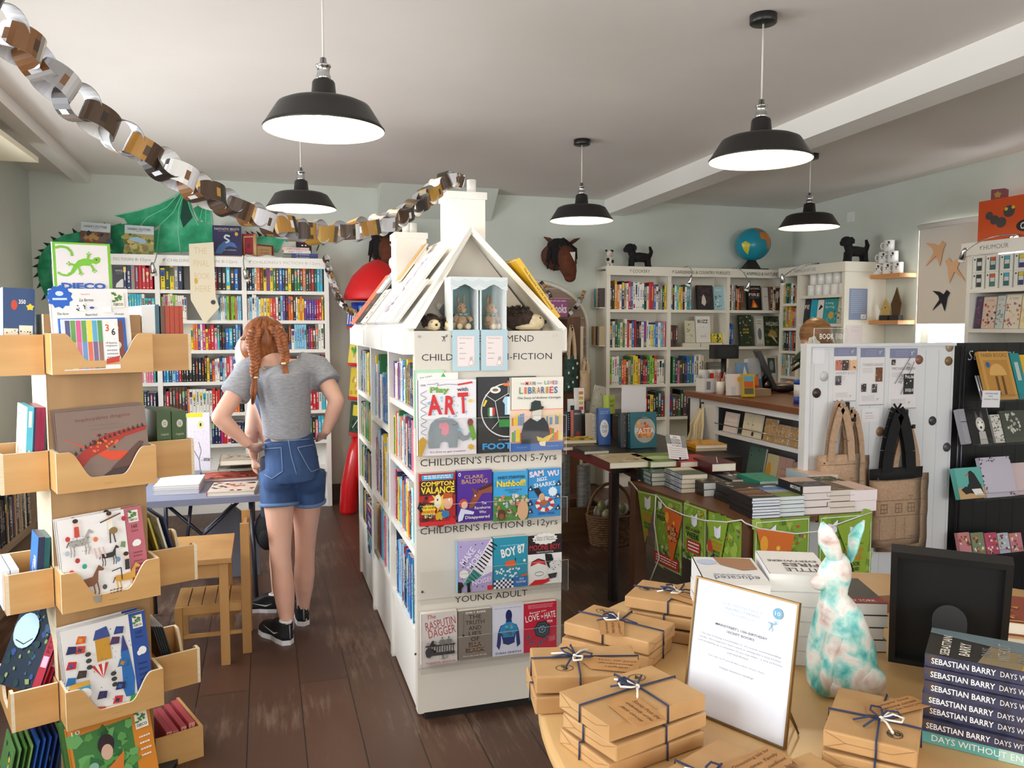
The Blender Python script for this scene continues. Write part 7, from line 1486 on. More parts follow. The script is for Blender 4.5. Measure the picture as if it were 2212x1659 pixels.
leaf(*cpos(1575,846),.075,.15,'#dfe0e2','white leaflet with a small title behind the till pole',lambda a:a.text('MIND CARDS',.5,.6,.8,.12,M('#5a6a7a')));leaf(*cpos(1594,849),.085,.185,'#7a9cc0','upper blue leaflet with a white peak',lambda a:a.poly([(.5,.6),(.7,.9),(.9,.55)],W_));leaf(*cpos(1606,852),.075,.1,'#c8321e','red and orange card rack behind the white cards',lambda a:(a.rect(0,.5,.5,1,RD),a.rect(.5,.5,1,1,OR)),.0,0,8,'card_rack','cards',.05);leaf(*cpos(1613,845),.08,.2,'#e2e4e8','white leaflet holder with a black figure',lambda a:(imp(a,.6,.45,.2,K_),a.rect(0,0,1,.35,M('#7a9cc0'))),.0,0,10,'leaflet_holder','leaflets',.05)
for k in range(4):leaf(*cpos(1634+k*5,843),.01,.2,'#d0d2d6',f'thin folded programme, {ORD[k]} beside the leaflet holder',None,0,0,6)
leaf(*cpos(1568,855),.09,.125,'#e8e2e2','white and peach card pack standing at the counter edge',lambda a:(a.rect(.5,.45,1,1,M('#f0d8c8')),a.ell(.85,.75,.15,.12,M('#e8b84a')),a.rect(.3,.03,.6,.4,M('#cfd0d4'))),0,-12,10,'card_pack','cards',.02);leaf(*cpos(1601,858),.07,.13,'#c8a82a','yellow book with a sunset hill picture at the counter edge',lambda a:(a.rect(.12,.4,.88,.9,M('#c85a1e')),a.rect(.12,.68,.88,.9,M('#5aa8c8')),a.rect(.12,.12,.88,.38,M('#5a5a3a'))),0,-12,8,'paperback_book','book',.03)
x,y=cpos(1556,851);t=ct('pencil_pot',x,y,'white pot of red pencils on the counter','pot');MB().lathe([(0,0),(.025,0),(.025,.075),(.022,.075),(.022,.01),(0,.01)],white_m,16).obj('pot',t)
for k in range(7):MB().tube([(0,0,.012),(.03*cos(k),.03*sin(k),.13)],.0035,M(('#c86a5a','#a83a30','#d8a090')[k % 3]),6).obj('pencil',t)
x,y=cpos(1652,846);t=ct('till_screen',x,y,'black till screen tilted back, seen from behind','till');MB().box(-.14,-.005,0,.14,.016,.24,BLKM).obj('screen',t).matrix_basis=T(0.06,0,.035) @ RZ(62) @ RX(-24);MB().box(-.07,.02,0,.1,.16,.03,BLKM).tube([(.02,.08,.03),(.05,.03,.12)],.02,BLKM,8).obj('foot',t)
o=MB().box(0,0,0,.11,.1,.04,M('#a89070',.6)).obj('card_box',None,T(*cpos(1630,856),CT));tag(o,'small beige cardboard box on the counter before the till screen','box')
t=ct('purse',*cpos(1692,848),'dark red and black purse lying on the counter','purse');MB().ball((0,0,.028),(.085,.05,.028),M('#2a1c1e',.4),16,8).obj('body',t);MB().ball((.0,.03,.045),(.07,.03,.016),M('#6a2026',.5),14,6).obj('flap',t)
x,y=cpos(1731,871);t=thing('collecting_tin','blue and white charity collecting tin at the end of the counter','tin',T(x,y,CT));MB().lathe([(0,0),(.04,0),(.04,.035),(0,.035)],M('#1f4aa8',.3),24).obj('base_band',t);mb=MB();mb.lathe([(0,.0352),(.0395,.0352),(.0395,.1),(0,.1)],M('#e8e9ee',.4),24)
vs=lambda s,z,h,w_,c:[mb.add([(.0399*sin((u-.5) *w_/.04),-.0399*cos((u-.5) *w_/.04),z+v_*h) for u,v_ in glyphs(s,.02)[0]],glyphs(s,.02)[1],c)]
vs('IND',.068,.024,.07,K_);vs('Scotland',.044,.014,.07,M('#1f4aa8'));mb.obj('label',t);MB().lathe([(0,.1),(.0405,.1),(.0405,.122),(.02,.125),(0,.125)],M('#1f4aa8',.3),24).obj('lid',t)
t=thing('potted_orchid','dark-leaved plant with white flowers behind the partition edge','plant',T(*cpos(1748,850),CT));MB().lathe([(0,0),(.05,0),(.06,.1),(0,.1)],white_m,20).obj('pot',t);lf=mottled('dark_leaf',[(.3,'#1a2c18'),(.7,'#2c4424')],ns=9,r=.4)
for k in range(9):a_=k*.75+2.4;c_=V((cos(a_) *.07,sin(a_) *.06,.2+.04*sin(k*2.1)));MB().ball(c_,(.06,.036,.008),lf,12,6,Mx.Rotation(a_,4,'Z') @ RY(38)).tube([(0,0,.1),c_],.004,lf,6).obj('leaf',t)
for k in range(3):
    c_=V((-.04+.03*k,-.03,.28+.03*(k % 2)));mb=MB()
    for j in range(5):mb.ball(c_+V((.02*cos(j*1.257),-.005,.02*sin(j*1.257))),(.017,.006,.017),M('#f0eee0',.6),8,6)
    mb.obj('flower',t)
# ------------------------------------------------------------------ dark metal table with cookery books
TX0,TX1,TY0,TY1,TH=1.68,2.44,3.70,4.98,.72
P=V((2.06,4.3,0));t=thing('metal_frame_table','dark metal-framed table of cookery books behind the bookshop-week table','table',T(P));f=lambda:MB(T(-P));dm=M('#2a2422',.35,.3)
f().box(TX0,TY0,TH-.012,TX1,TY1,TH,dm).obj('table_top',t);f().box(TX0+.01,TY0+.05,TH-.05,TX0+.014,TY1-.1,TH-.013,M('#8a1c20',.4)).obj('red_rail',t);f().box(TX0,TY0,TH-.05,TX1,TY0+.02,TH-.0125,dm).obj('apron',t)
for x in (TX0,TX1-.04):
    for y in (TY0,TY1-.04):f().box(x,y,0,x+.04,y+.04,TH-.051,M('#4a4240',.25,.7)).obj('leg',t)
o=MB().box(0,0,0,.62,.26,.14,M('#2a2624',.6)).obj('riser',None,T(1.74,4.68,TH+.0005));tag(o,'dark riser box under the rear books on the metal table','riser')
def fl(px_,py_,w_,d,h,c,lb,rz=0,z=TH+.0006,fn=None,sp_=None):p=PZ(px_,py_,z+h);book('hardback_book',w_,d,h,c,T(p.x,p.y,z) @ RZ(rz),lb,'book','cookery books lying on the metal table',fn,hard=True,spine_col=sp_)
bl=lambda cs,s,n=14:(lambda a:a.blobs(.05,.05,.95,.95,n,[M(c) for c in cs],.04,.1,s))
fl(1317,1000,.24,.27,.03,'#b8a888','beige cookery book with a maroon spine lying nearest left on the metal table',-3,fn=bl(('#8a3a30','#d8ccb0','#a89878'),1),sp_='#6a2c26');fl(1405,998,.21,.26,.03,'#6a8a3a','green cookery book lying on the near edge of the metal table',-3,fn=lambda a:a.ell(.5,.45,.35,.2,M('#b8c890')));fl(1470,998,.21,.19,.03,'#b01c26','red hardback lying on the near edge of the metal table',2,sp_='#8a141c');fl(1538,1002,.13,.2,.04,'#5a1c22','thick maroon paperback lying at the near right of the metal table',-4,fn=lambda a:a.line([(.3,.1),(.9,.9)],.004,W_));fl(1503,968,.19,.2,.02,'#d8962a','lower yellow-spined book lying at the right of the metal table',-6,TH+.0006);fl(1503,962,.19,.2,.02,'#e0a028','upper yellow-spined book lying at the right of the metal table',-6,TH+.0212,bl(('#8a7a5a','#5a5a5a'),4))
fl(1216,966,.22,.2,.022,'#3a2e2a','dark brown cookery book lying at the left edge of the metal table',2,fn=bl(('#8a6a3a','#1a1614'),2));fl(1218,952,.2,.16,.02,'#c8a42a','yellow patterned book lying on the dark brown one',-4,TH+.0232,bl(('#2a2a28','#e8d060'),5,30));fl(1262,975,.15,.2,.02,'#26282a','black cookery book lying left of the beige one',0,fn=bl(('#5a5a58','#c8c8c0'),7,5))
def mt(xl,xr,yt,Y,c,lb,fn=None,z=TH+.0006,th=.03,rz=0,lean=3,sc_=None,sp_=None,nm='hardback_book',ry=0):
    p,q_=PY(xl,930,Y),PY(xr,930,Y);book(nm,q_.x-p.x,PY(xl,yt,Y).z-z,th,c,T(p.x,Y,z) @ RZ(rz) @ RY(ry) @ RX(90-lean),lb,'book','cookery books standing on the metal table',fn,sp_,hard=True,spine_col=sc_)
mt(1219,1232,890,4.62,'#22304e','navy spine standing at the left of the metal table',lambda a:a.lines(.4,.9,.6,8,.08,LITETXT,.4));mt(1233,1253,886,4.57,'#4a4a50','grey book with a pink edge standing on the metal table',lambda a:(a.rect(0,0,.12,1,M('#d87a6a')),a.text('BERLIN',.55,.88,.6,.06,W_),a.ell(.6,.2,.2,.1,M('#b83a3a'))),sc_='#d87a6a');mt(1265,1279,893,4.47,'#e4e0d6','white book with black dashed pattern standing on the metal table',lambda a:a.blobs(.05,.03,.95,.97,60,[K_,M('#8a8a86')],.04,.07,3),th=.11);mt(1289,1314,882,4.34,'#2a5aa8','blue cookery book with a white oval standing on the metal table',lambda a:(a.ell(.5,.45,.36,.24,W_),a.text('THE',.5,.58,.2,.04,BL),a.text('DINNER',.5,.5,.5,.09,BL),a.text('PLAN',.5,.38,.4,.09,BL),a.lines(.15,.9,.85,2,.05,M('#8ab0e0'),.4)),th=.035,rz=-4)
mt(1336,1352,892,4.2,'#3a3a3a','dark photographic book standing left of the teal one',bl(('#8a8a84','#1c1c1c','#5a5048'),5,24),sc_='#1f3a4a');mt(1357,1414,891,4.16,'#15606c','large teal pasta cookery book standing on the metal table',lambda a:(a.ell(.55,.5,.4,.36,M('#a8a8a0'),28),a.blobs(.3,.3,.8,.7,34,[M('#e07a1e'),M('#d8601a'),M('#f0a040')],.05,.1,4),a.text('PASTA',.55,.48,.72,.16,W_,.01),a.lines(.3,.82,.8,1,.04,K_,.5)),th=.03,sp_=lambda a:a.text('PASTA',.3,.5,.5,.5,W_,.01))
zr=TH+.1412
mt(1303,1316,854,4.72,'#b8cc5a','lime-green spine with dark lettering standing on the riser',lambda a:(a.text('SALT',.5,.7,.7,.16,K_,.01),a.text('FAT',.5,.45,.6,.16,K_,.01)),zr,.09);mt(1240,1253,838,4.78,'#e8e6e0','white spine with coloured fruit standing on the riser',lambda a:[a.rect(.15,.15+.2*i,.85,.27+.2*i,M(('#c83a5a','#e8b82a','#d8a83a','#d8702a')[i])) for i in range(4)],zr,.07);mt(1272,1296,830,4.74,'#b0aca4','grey cookery book leaning right on the riser',bl(('#8a8680','#c8c4bc'),5,10),zr,.02,0,6,None,None,'hardback_book',14);mt(1226,1238,862,4.8,'#e2e2de','small white and black book standing at the left of the riser',lambda a:a.rect(.2,.1,.9,.55,K_),zr)
p=PY(1345,892,4.42);sheet('blank_card',.165,.185,'#e4e0e4',T(p.x,4.44,PY(1345,892,4.42).z-.02) @ RY(3) @ RX(84),'blank white card standing up behind the teal pasta book','card',None,None,.002)
o=MB().box(0,0,0,.2,.1,PY(1345,892,4.42).z-.0205-TH-.001,M('#3a2e28',.6)).obj('book_block',None,T(p.x-.02,4.425,TH+.0006));tag(o,'dark pile of books carrying the blank white card','books')
p=PZ(1445,990,TH+.04);sheet('price_card',.12,.13,'#e6e0e2',T(p.x-.005,p.y-.012,p.z-.0) @ RZ(6) @ RY(8) @ RX(62),'grey and white card lettered with a prize longlist, leaning on the near books','card',None,lambda a:(a.rect(0,.62,.22,1,M('#8a8a8e')),a.rect(.75,.5,1,1,M('#8a8a8e')),a.text('the',.45,.92,.2,.08,K_),a.text('GOLDEN',.46,.8,.5,.1,K_,.006),a.text('BOOKER',.46,.68,.52,.1,K_,.006),a.text('longlist',.5,.56,.5,.07,K_),a.lines(.08,.44,.9,5,.09,M('#a8a0a4'),.2),a.ell(.55,.05,.05,.05,K_)))
# newspapers in a box and the wicker basket on the floor
P=V((1.98,5.0,0));wb_=mottled('brown_crate_wood',[(.3,'#5c3c26'),(.7,'#74502f')],(1,1,7),4,r=.6);t=thing('wooden_crate','brown wooden crate of newspapers on the floor behind the house bookcase','crate',T(P))
for a_ in ((-.26,-.14,0,.18,-.125,.22),(-.26,.13,0,.18,.145,.22),(-.26,-.125,0,-.245,.13,.22),(.165,-.125,0,.18,.13,.22),(-.245,-.125,0,.165,.13,.015)):MB().box(*a_,wb_).obj('crate_side',t)
news=mottled('newsprint',[(.3,'#8a8680'),(.6,'#b0aca6')],(1,1,14),9,r=.8)
for k,(dx,dy,h) in enumerate(((-.2,-.06,.46),(-.13,-.07,.5),(-.05,.02,.55),(.04,-.06,.47),(.11,.04,.46),(-.2,.07,.5))):tag(MB().lathe([(0,0),(.03,0),(.034,h*.5),(.032,h),(.02,h),(.012,h-.02),(0,h-.02)],news,14).obj('rolled_newspaper',None,T(1.98+dx,5.0+dy,.016)),f'rolled newspaper in the wooden crate, {ORD[k]} one counted from the left front','newspaper','rolled newspapers in the crate')
P=V((2.13,4.72,0));t=thing('wicker_basket','oval wicker basket with a hoop handle under the metal table','basket',T(P));wk=mottled('wicker',[(.3,'#5a3c24'),(.7,'#8a6440')],(1,1,1),40,r=.7);mb=MB()
for k in range(13):
    z=.012+k*.0155;r=.125+.03*(k/12);mb.tube([(r*cos(i*pi/20) *(1+.02*(-1) **(i+k)),r*.75*sin(i*pi/20) *(1+.02*(-1) **(i+k)),z) for i in range(40)],.0095,wk,6,True)
mb.lathe([(0,.0),(.13,.0),(.13,.012),(0,.012)],wk,24,sy=.75);mb.lathe([(.112,.01),(.14,.19),(.138,.19),(.11,.012)],wk,24,sy=.75);mb.obj('body',t);MB().tube([(.155*cos(pi*i/16),0,.19+.21*sin(pi*i/16)) for i in range(17)],.011,wk,8).obj('handle',t)
mb=MB();q=random.Random(8)
for i in range(16):mb.ball((q.uniform(-.09,.09),q.uniform(-.05,.05),.19+q.random() *.07),(.03,.03,.04),M(('#c8c0b0','#a89a80','#d8d4cc','#8a8a5a')[i % 4],.3),7,5)
o=mb.obj('wrapped_sweets',None,T(P));tag(o,'heap of cellophane packets filling the wicker basket','packets');o['kind'] ='stuff'
# ------------------------------------------------------------------ low bookshop-week table
LZ=.655;L0,L1,L2,L3=V((1.703,3.56,0)),V((1.787,2.69,0)),V((2.41,2.678,0)),V((2.33,3.56,0))
P=(L0+L1+L2+L3) /4;t=thing('brown_book_table','brown wooden table of paperbacks edged with green bookshop-week posters','table',T(P));f=lambda:MB(T(-P));tw=mottled('brown_table_wood',[(.3,'#553420'),(.7,'#6b4529')],(1,.3,1),9,r=.4)
mb=f();mb.prism([(p.x,p.y) for p in (L0,L1,L2,L3)],LZ-.022,LZ,tw);mb.obj('table_top',t)
for p in (L0,L1,L2,L3):c_=p+(P-p) *.1;f().box(c_.x-.03,c_.y-.03,0,c_.x+.03,c_.y+.03,LZ-.0225,tw).obj('leg',t)
ul,uf=(L1-L0).normalized(),(L2-L1).normalized()
def edge(which,px_,py_,off):                                      # photo point -> (distance along the table edge, height)
    o_,u=((L0,ul),(L1,uf))[which];n=V((u.y,-u.x,0)) *1;n=n if n.dot(V((0,0,0)) -o_) >0 else-n;a_=o_+n*off;d=ray(px_,py_);k=(a_-EYE).dot(n) /d.dot(n);p=EYE+d*k;return (p-a_).dot(u),p.z,a_,u,n
grn=lambda a,s=1:(a.rect(0,0,1,1,M('#7a9a2e')),a.blobs(.02,.02,.98,.98,34,[M('#8aa83a'),M('#6a8a2a'),M('#9ab44a')],.06,.14,s))
wbk=lambda a,x,y,s:(a.poly([(x-s,y+s*.5),(x-s*.8,y-s*.7),(x,y-s*1.0),(x,y+s*.3)],M('#dcd8ec')),a.poly([(x,y+s*.3),(x,y-s*1.0),(x+s*.9,y-s*.6),(x+s,y+s*.9)],M('#e6e2f2')))
bt=lambda a,s:a.blobs(.55,.6,.95,.95,12,[M('#c8402a'),M('#3a6ab0'),M('#c8a82a')],.02,.04,s)
def f_pA(a):grn(a);a.line([(.03,.02),(.03,.98),(.97,.98),(.97,.02),(.03,.02)],.002,M('#d8e0c8'));bt(a,2);wbk(a,.2,.88,.08);a.text('BOOKSHOP',.28,.76,.4,.04,K_);a.text('WEEK',.26,.69,.36,.07,K_,.02);a.blobs(.05,.05,.95,.3,40,[M('#4a6a2a'),M('#b8b8b0'),M('#3a5222')],.03,.06,3);a.rect(.04,.04,.96,.2,M('#a8281e'));a.lines(.1,.15,.9,3,.035,W_,.4)
def f_pB(a):grn(a,2);a.line([(.03,.02),(.03,.98),(.97,.98),(.97,.02),(.03,.02)],.002,M('#e8ecdc'));wbk(a,.5,.76,.14);bt(a,5);a.text('BOOKSHOP',.45,.56,.6,.06,K_,.01);a.text('WEEK',.45,.46,.58,.1,K_,.02);a.rect(.2,.16,.8,.38,M('#a8281e'));a.lines(.26,.32,.74,3,.06,W_,.4);a.blobs(.05,.02,.95,.14,26,[M('#4a6a2a'),M('#c8c8c0'),M('#3a5222')],.03,.06,4)
def f_pC(a):grn(a,3);bt(a,7);wbk(a,.45,.72,.14);a.poly([(0,.1),(.25,.35),(.6,.1),(.6,0),(0,0)],M('#3a2a58'));a.rect(.02,.3,.2,.5,M('#b83a2a'))
def f_pD(a):grn(a,4);a.line([(.03,.02),(.03,.97),(.97,.97),(.97,.02),(.03,.02)],.003,M('#e8ecdc'));bt(a,9);wbk(a,.28,.84,.1);a.text('WEEK',.5,.4,.6,.12,K_,.02);a.rect(.1,.05,.9,.2,M('#a8281e'))
def f_pE(a):grn(a,5);a.line([(.03,.02),(.03,.97),(.97,.97),(.97,.02),(.03,.02)],.003,M('#e8ecdc'));wbk(a,.25,.86,.09);a.text('BOOKSHOP',.22,.72,.34,.05,K_);a.text('WEEK',.22,.64,.3,.08,K_,.02);a.rect(.3,.02,.96,.1,M('#a8281e'));a.text('A Gentleman in Moscow',.62,.06,.5,.03,W_);a.poly([(.4,.12),(.38,.4),(.5,.52),(.62,.4),(.66,.12)],M('#22242e'));a.text('AMOR TOWLES',.53,.17,.24,.03,W_)
def poster(which,pts,off,label,fn,w_h=None):
    (xl,yt),(xr,yb) =pts;s0,z1,a_,u,n=edge(which,xl,yt,off);s1,_,*_r=edge(which,xr,yt,off);z0=edge(which,xl,yb,off)[1]
    w_,h=abs(s1-s0),z1-z0;o_=a_+u*min(s0,s1);W=Mx(((u.x,0,n.x,o_.x),(u.y,0,n.y,o_.y),(0,1,0,z0),(0,0,0,1)));sheet('bookshop_poster',w_,h,'#7a9a2e',W,label,'poster','green posters around the brown table',fn,.0008)
poster(0,((1417,1066),(1475,1217)),.003,'tall green poster with an orange pennant over it, left side of the brown table',f_pA);poster(0,((1478,1084),(1527,1204)),.004,'green poster with WEEK in black capitals, left side of the brown table',f_pB);poster(0,((1531,1104),(1603,1225)),.004,'green poster nearest the corner on the left side of the brown table',f_pC)
poster(1,((1629,1124),(1749,1290)),.004,'large green poster on the near side of the brown table, left one',f_pD);poster(1,((1769,1114),(1884,1300)),.004,'large green poster on the near side of the brown table, right one',f_pE)
P=V((2.0,2.66,.64));t=thing('pennant_bunting','white string of green and orange triangular pennants around the brown table','bunting',T(P))
def e3(which,x,y,off):s,z,a_,u,n=edge(which,x,y,off);p=a_+u*s;return V((p.x,p.y,z))
MB(T(-P)).tube([e3(0,1362,1040,.012),e3(0,1380,1062,.012),e3(0,1418,1070,.012),e3(0,1440,1096,.012),e3(0,1475,1112,.012),e3(0,1520,1124,.012),e3(0,1570,1128,.012),e3(0,1602,1123,.012),e3(1,1610,1130,.012),e3(1,1640,1142,.012),e3(1,1720,1153,.012),e3(1,1765,1148,.012),e3(1,1830,1125,.012),e3(1,1884,1106,.012)],.003,M('#d8d6d2',.8),6).tube([e3(0,1417,1070,.02),e3(0,1413,1130,.022),e3(0,1424,1205,.022),e3(0,1412,1235,.022),e3(0,1404,1256,.022)],.003,M('#d8d6d2',.8),6).obj('string',t)
def pennant(which,a_,b_,c_,off,col,fn):
    A,B,C=e3(which,*a_,off),e3(which,*b_,off),e3(which,*c_,off);u=(B-A).normalized();n=V((u.y,-u.x,0)).normalized();n=n if n.dot(EYE-A) >0 else-n;mb=MB(T(-P));mb.add([A,B,C,A-n*.0006,B-n*.0006,C-n*.0006],[(0,2,1),(3,4,5)],M(col,.6))
    mb.f[-2] =mb.f[-2][::-1] if (C-A).cross(B-A).dot(n) <0 else mb.f[-2];w_=(B-A).length;h=((A+B) /2-C).length;fn(Art(mb,V((A.x,A.y,C.z)),V((u.x,u.y,0)),(0,0,1),w_,h));mb.obj('pennant',t)
def f_hero(a):a.star(.5,.6,.3,.2,9,M('#8a1410'));a.text('BOOK',.42,.68,.34,.07,M('#f0d080'),.01);a.text('SHOP',.52,.6,.3,.07,M('#f0d080'),.01);a.text('HEROES',.47,.52,.42,.07,M('#f0d080'),.01);a.star(.56,.8,.07,.04,6,M('#f0c040'));a.ell(.2,.86,.1,.1,M('#e8a030'))
def f_awd(a):wbk(a,.52,.82,.16);a.text('Independent',.5,.66,.5,.04,M('#3a4a1a'));a.text('BOOKSHOP',.5,.57,.5,.06,M('#d86a1e'),.01);a.text('WEEK',.52,.48,.42,.08,M('#d86a1e'),.01);a.text('BOOK',.52,.39,.3,.06,K_,.01);a.text('AWARD',.52,.32,.26,.05,K_,.01);a.ell(.52,.2,.08,.04,M('#d85a2a'))
pennant(0,(1377,1058),(1420,1070),(1393,1172),.0145,'#7f9e2c',f_awd);pennant(0,(1434,1094),(1474,1116),(1450,1225),.0145,'#cf5f1c',f_hero);pennant(0,(1526,1126),(1572,1130),(1552,1236),.0145,'#86a22c',f_awd);pennant(1,(1634,1142),(1717,1154),(1678,1330),.0145,'#d06a20',f_hero);pennant(1,(1808,1136),(1884,1108),(1862,1278),.0145,'#86a22c',f_awd)
# paperbacks on the brown table: near-row corner, size, count, colours
def pile(px_,py_,n,th,c,lab,ang=-3,sz=(.129,.196),top=None,spn=None,pc='#e4d8c8',hz=None,sc_=None,turn=0):
    p=PZ(px_,py_,LZ);w_,h=sz;q=random.Random(px_)
    for i in range(n):
        W=T(p.x+q.uniform(-.003,.003),p.y+q.uniform(-.003,.003),LZ+.0006+i*(th+.0004)) @ RZ(ang+q.uniform(-1,1) +turn)
        if turn:W=W @ T(0,-h,0)
        book('paperback_book',w_,h,th,c,W,(f'{lab}, '+('only copy' if n==1 else 'top copy of pile' if i==n-1 else f'{ORD[i]} copy from the bottom')),'book',f'pile: {lab[:40]}',top if i==n-1 else None,spn,pages=M(pc,.9),spine_col=sc_)
ttl=lambda t_,c,s=1,y=.5:(lambda a:(a.text(t_,.5,y,.75,.16,M(c),.01),a.lines(.2,y-.2,.8,2,.06,M(c),.3)))
spt=lambda t_,c:(lambda a:(a.text(t_,.3,.5,.34,.42,M(c),.01),a.lines(.56,.4,.9,1,.3,M(c),.9)))
pile(1624,1121,7,.0115,'#1a1a1e','black slim paperback with orange streaks at the near corner',-5,(.122,.19),lambda a:[a.line([(.05,.9-.13*i),(.9,.99-.16*i)],.006,M(('#d8905a','#c85a30','#e8b890')[i % 3])) for i in range(6)],None,'#d8dce4');pile(1675,1117,5,.016,'#4a6a94','blue and green landscape paperback right of the black ones',-5,(.127,.19),lambda a:(a.rect(0,0,1,.45,M('#6a7a3a')),a.rect(0,.45,1,.7,M('#8a98a8')),a.rect(0,.7,1,1,M('#3a6ab0'))),None,'#d8dcd8',None,'#2a2a2e');pile(1733,1113,4,.029,'#2a2224','thick paperback with dark spine and white author letters',-5,(.127,.19),lambda a:(a.rect(0,.5,1,1,M('#b89a90')),a.blobs(.05,.1,.95,.5,10,[M('#5a4440'),M('#8a7068')],.05,.12,3)),lambda a:a.text('AMOR TOWLES',.7,.5,.4,.5,W_,.01),'#e0d4d0',None,'#16161c');pile(1785,1110,4,.0235,'#6a5a4c','brown-toned paperback second from the right corner',-5,(.127,.19),bl(('#8a7a68','#4a4a3a','#a89888'),6),None,'#d8ccc0');pile(1836,1107,2,.045,'#d8bcb0','thick pink-covered paperback at the right corner',-5,(.127,.19),bl(('#c89a94','#e8d0c8'),7,8),None,'#e8dcdc')
pile(1590,1096,4,.017,'#18181a','black thriller paperback on the left edge behind the near corner',-4,(.127,.19),lambda a:(a.blobs(.1,.1,.9,.9,12,[M('#b8502a'),M('#d8ccb8'),M('#3a3230')],.04,.1,3)),spt('THRILLER','#5a5a5e') if 0 else None,'#c8ccd4');pile(1520,1073,2,.03,'#1c1a18','black patterned paperback behind the striped pile',-4,(.127,.19),bl(('#b89a6a','#6a5a40'),5,30),None,'#d0d0d0')
pile(1472,1066,4,.021,'#4a5440','olive paperback with blue and white striped spine',-4,(.127,.19),lambda a:(a.rect(.05,.55,.95,.95,M('#d8d0bc')),a.text('Fatherland',.5,.6,.7,.12,K_)),lambda a:(a.rect(0,.1,1,.9,M('#c4ccd8')),a.text('BARBARA',.22,.5,.32,.56,M('#22305a'),.01),a.text('NAMES',.74,.5,.28,.5,M('#3a6ab0'))),'#d8ccb8');pile(1408,1050,3,.02,'#2a4640','dark green paperback with white spine blocks at the left',-4,(.11,.178),bl(('#4a6a60','#a8b0a8'),4),lambda a:a.rect(.45,.1,.95,.9,M('#a8bcc0')),'#c8c8bc');pile(1376,1037,2,.026,'#2a1a16','black paperback with red and yellow cover, far left',-4,(.11,.178),lambda a:(a.rect(0,0,1,.4,M('#d8b85a')),a.rect(.15,.3,.85,.95,M('#7a1c14')),a.ell(.5,.62,.2,.18,M('#c85a2a'))),None,'#3a2a20')
pile(1665,1095,2,.03,'#16181a','black paperback with a white skull shape in the second row',-3,(.127,.19),lambda a:(a.ell(.5,.6,.25,.12,M('#d8d0c4')),a.lines(.2,.3,.8,3,.08,M('#8a8a84'),.3)),None,'#c8ccd4');pile(1710,1081,2,.026,'#d8b42a','yellow flowered paperback in the third row',-5,(.127,.19),bl(('#f0d860','#c88a2a','#f0e8d0'),4,24),bl(('#c8862a','#efe8d8'),4,9),'#d8d0b8');pile(1640,1075,2,.036,'#1f8a72','emerald green paperback in the third row',-5,(.13,.2),bl(('#2aa088','#187060'),4,12),None,'#b8d0cc',None,'#178068');pile(1580,1062,1,.055,'#3a3a40','dark illustrated paperback with white blot in the third row',-4,(.127,.19),lambda a:a.blobs(.3,.3,.9,.9,12,[W_,M('#d8d4cc')],.06,.14,3),None,'#d8ccbc');pile(1745,1062,1,.075,'#d8b8a8','thick pink paperback in the far row',-6,(.15,.2),bl(('#e8ccc0','#8a4a44'),5,6),None,'#d8c4b4',None,'#b8d0dc');pile(1790,1082,2,.035,'#3a4434','dark green paperback with white flecks in the far row',-6,(.127,.19),bl(('#c8d0c0','#5a7a5a'),5,30),None,'#d0d0c8');pile(1540,1040,1,.045,'#6a3424','rust-brown paperback near the far edge',-3,(.13,.19),None,None,'#8a7a68')
# ------------------------------------------------------------------ round table in the foreground
RZ_=.73;RCX,RCY,RR=1.24,1.09,.815
P=V((RCX,RCY,0));t=thing('round_table','large round pale wooden table with wrapped books, nearest at the right','table',T(P))
rtw=mottled('pale_round_table_wood',[(.25,'#c49a64'),(.5,'#cfa770'),(.8,'#d9b480')],(1,.18,1),7,5,r=.3)
MB().lathe([(0,RZ_-.03),(RR-.02,RZ_-.03),(RR-.004,RZ_-.026),(RR,RZ_-.015),(RR-.004,RZ_-.003),(RR-.012,RZ_),(0,RZ_)],rtw,96).obj('table_top',t)
MB().lathe([(0,.0),(.3,0),(.3,.03),(.08,.06),(.06,.3),(.07,RZ_-.031),(0,RZ_-.031)],rtw,32).obj('pedestal',t)
kraft=mottled('kraft_paper',[(.3,'#b58a58'),(.7,'#c49966')],(1,1,1),14,5,r=.65,bump=.06);kraft2=mottled('kraft_tag_card',[(.3,'#ab7a45'),(.7,'#b98751')],ns=30,r=.7)
NAVY,TWHITE=M('#2c3350',.8),M('#e4ddd0',.8);PENC=M('#4a2a1c',.7)
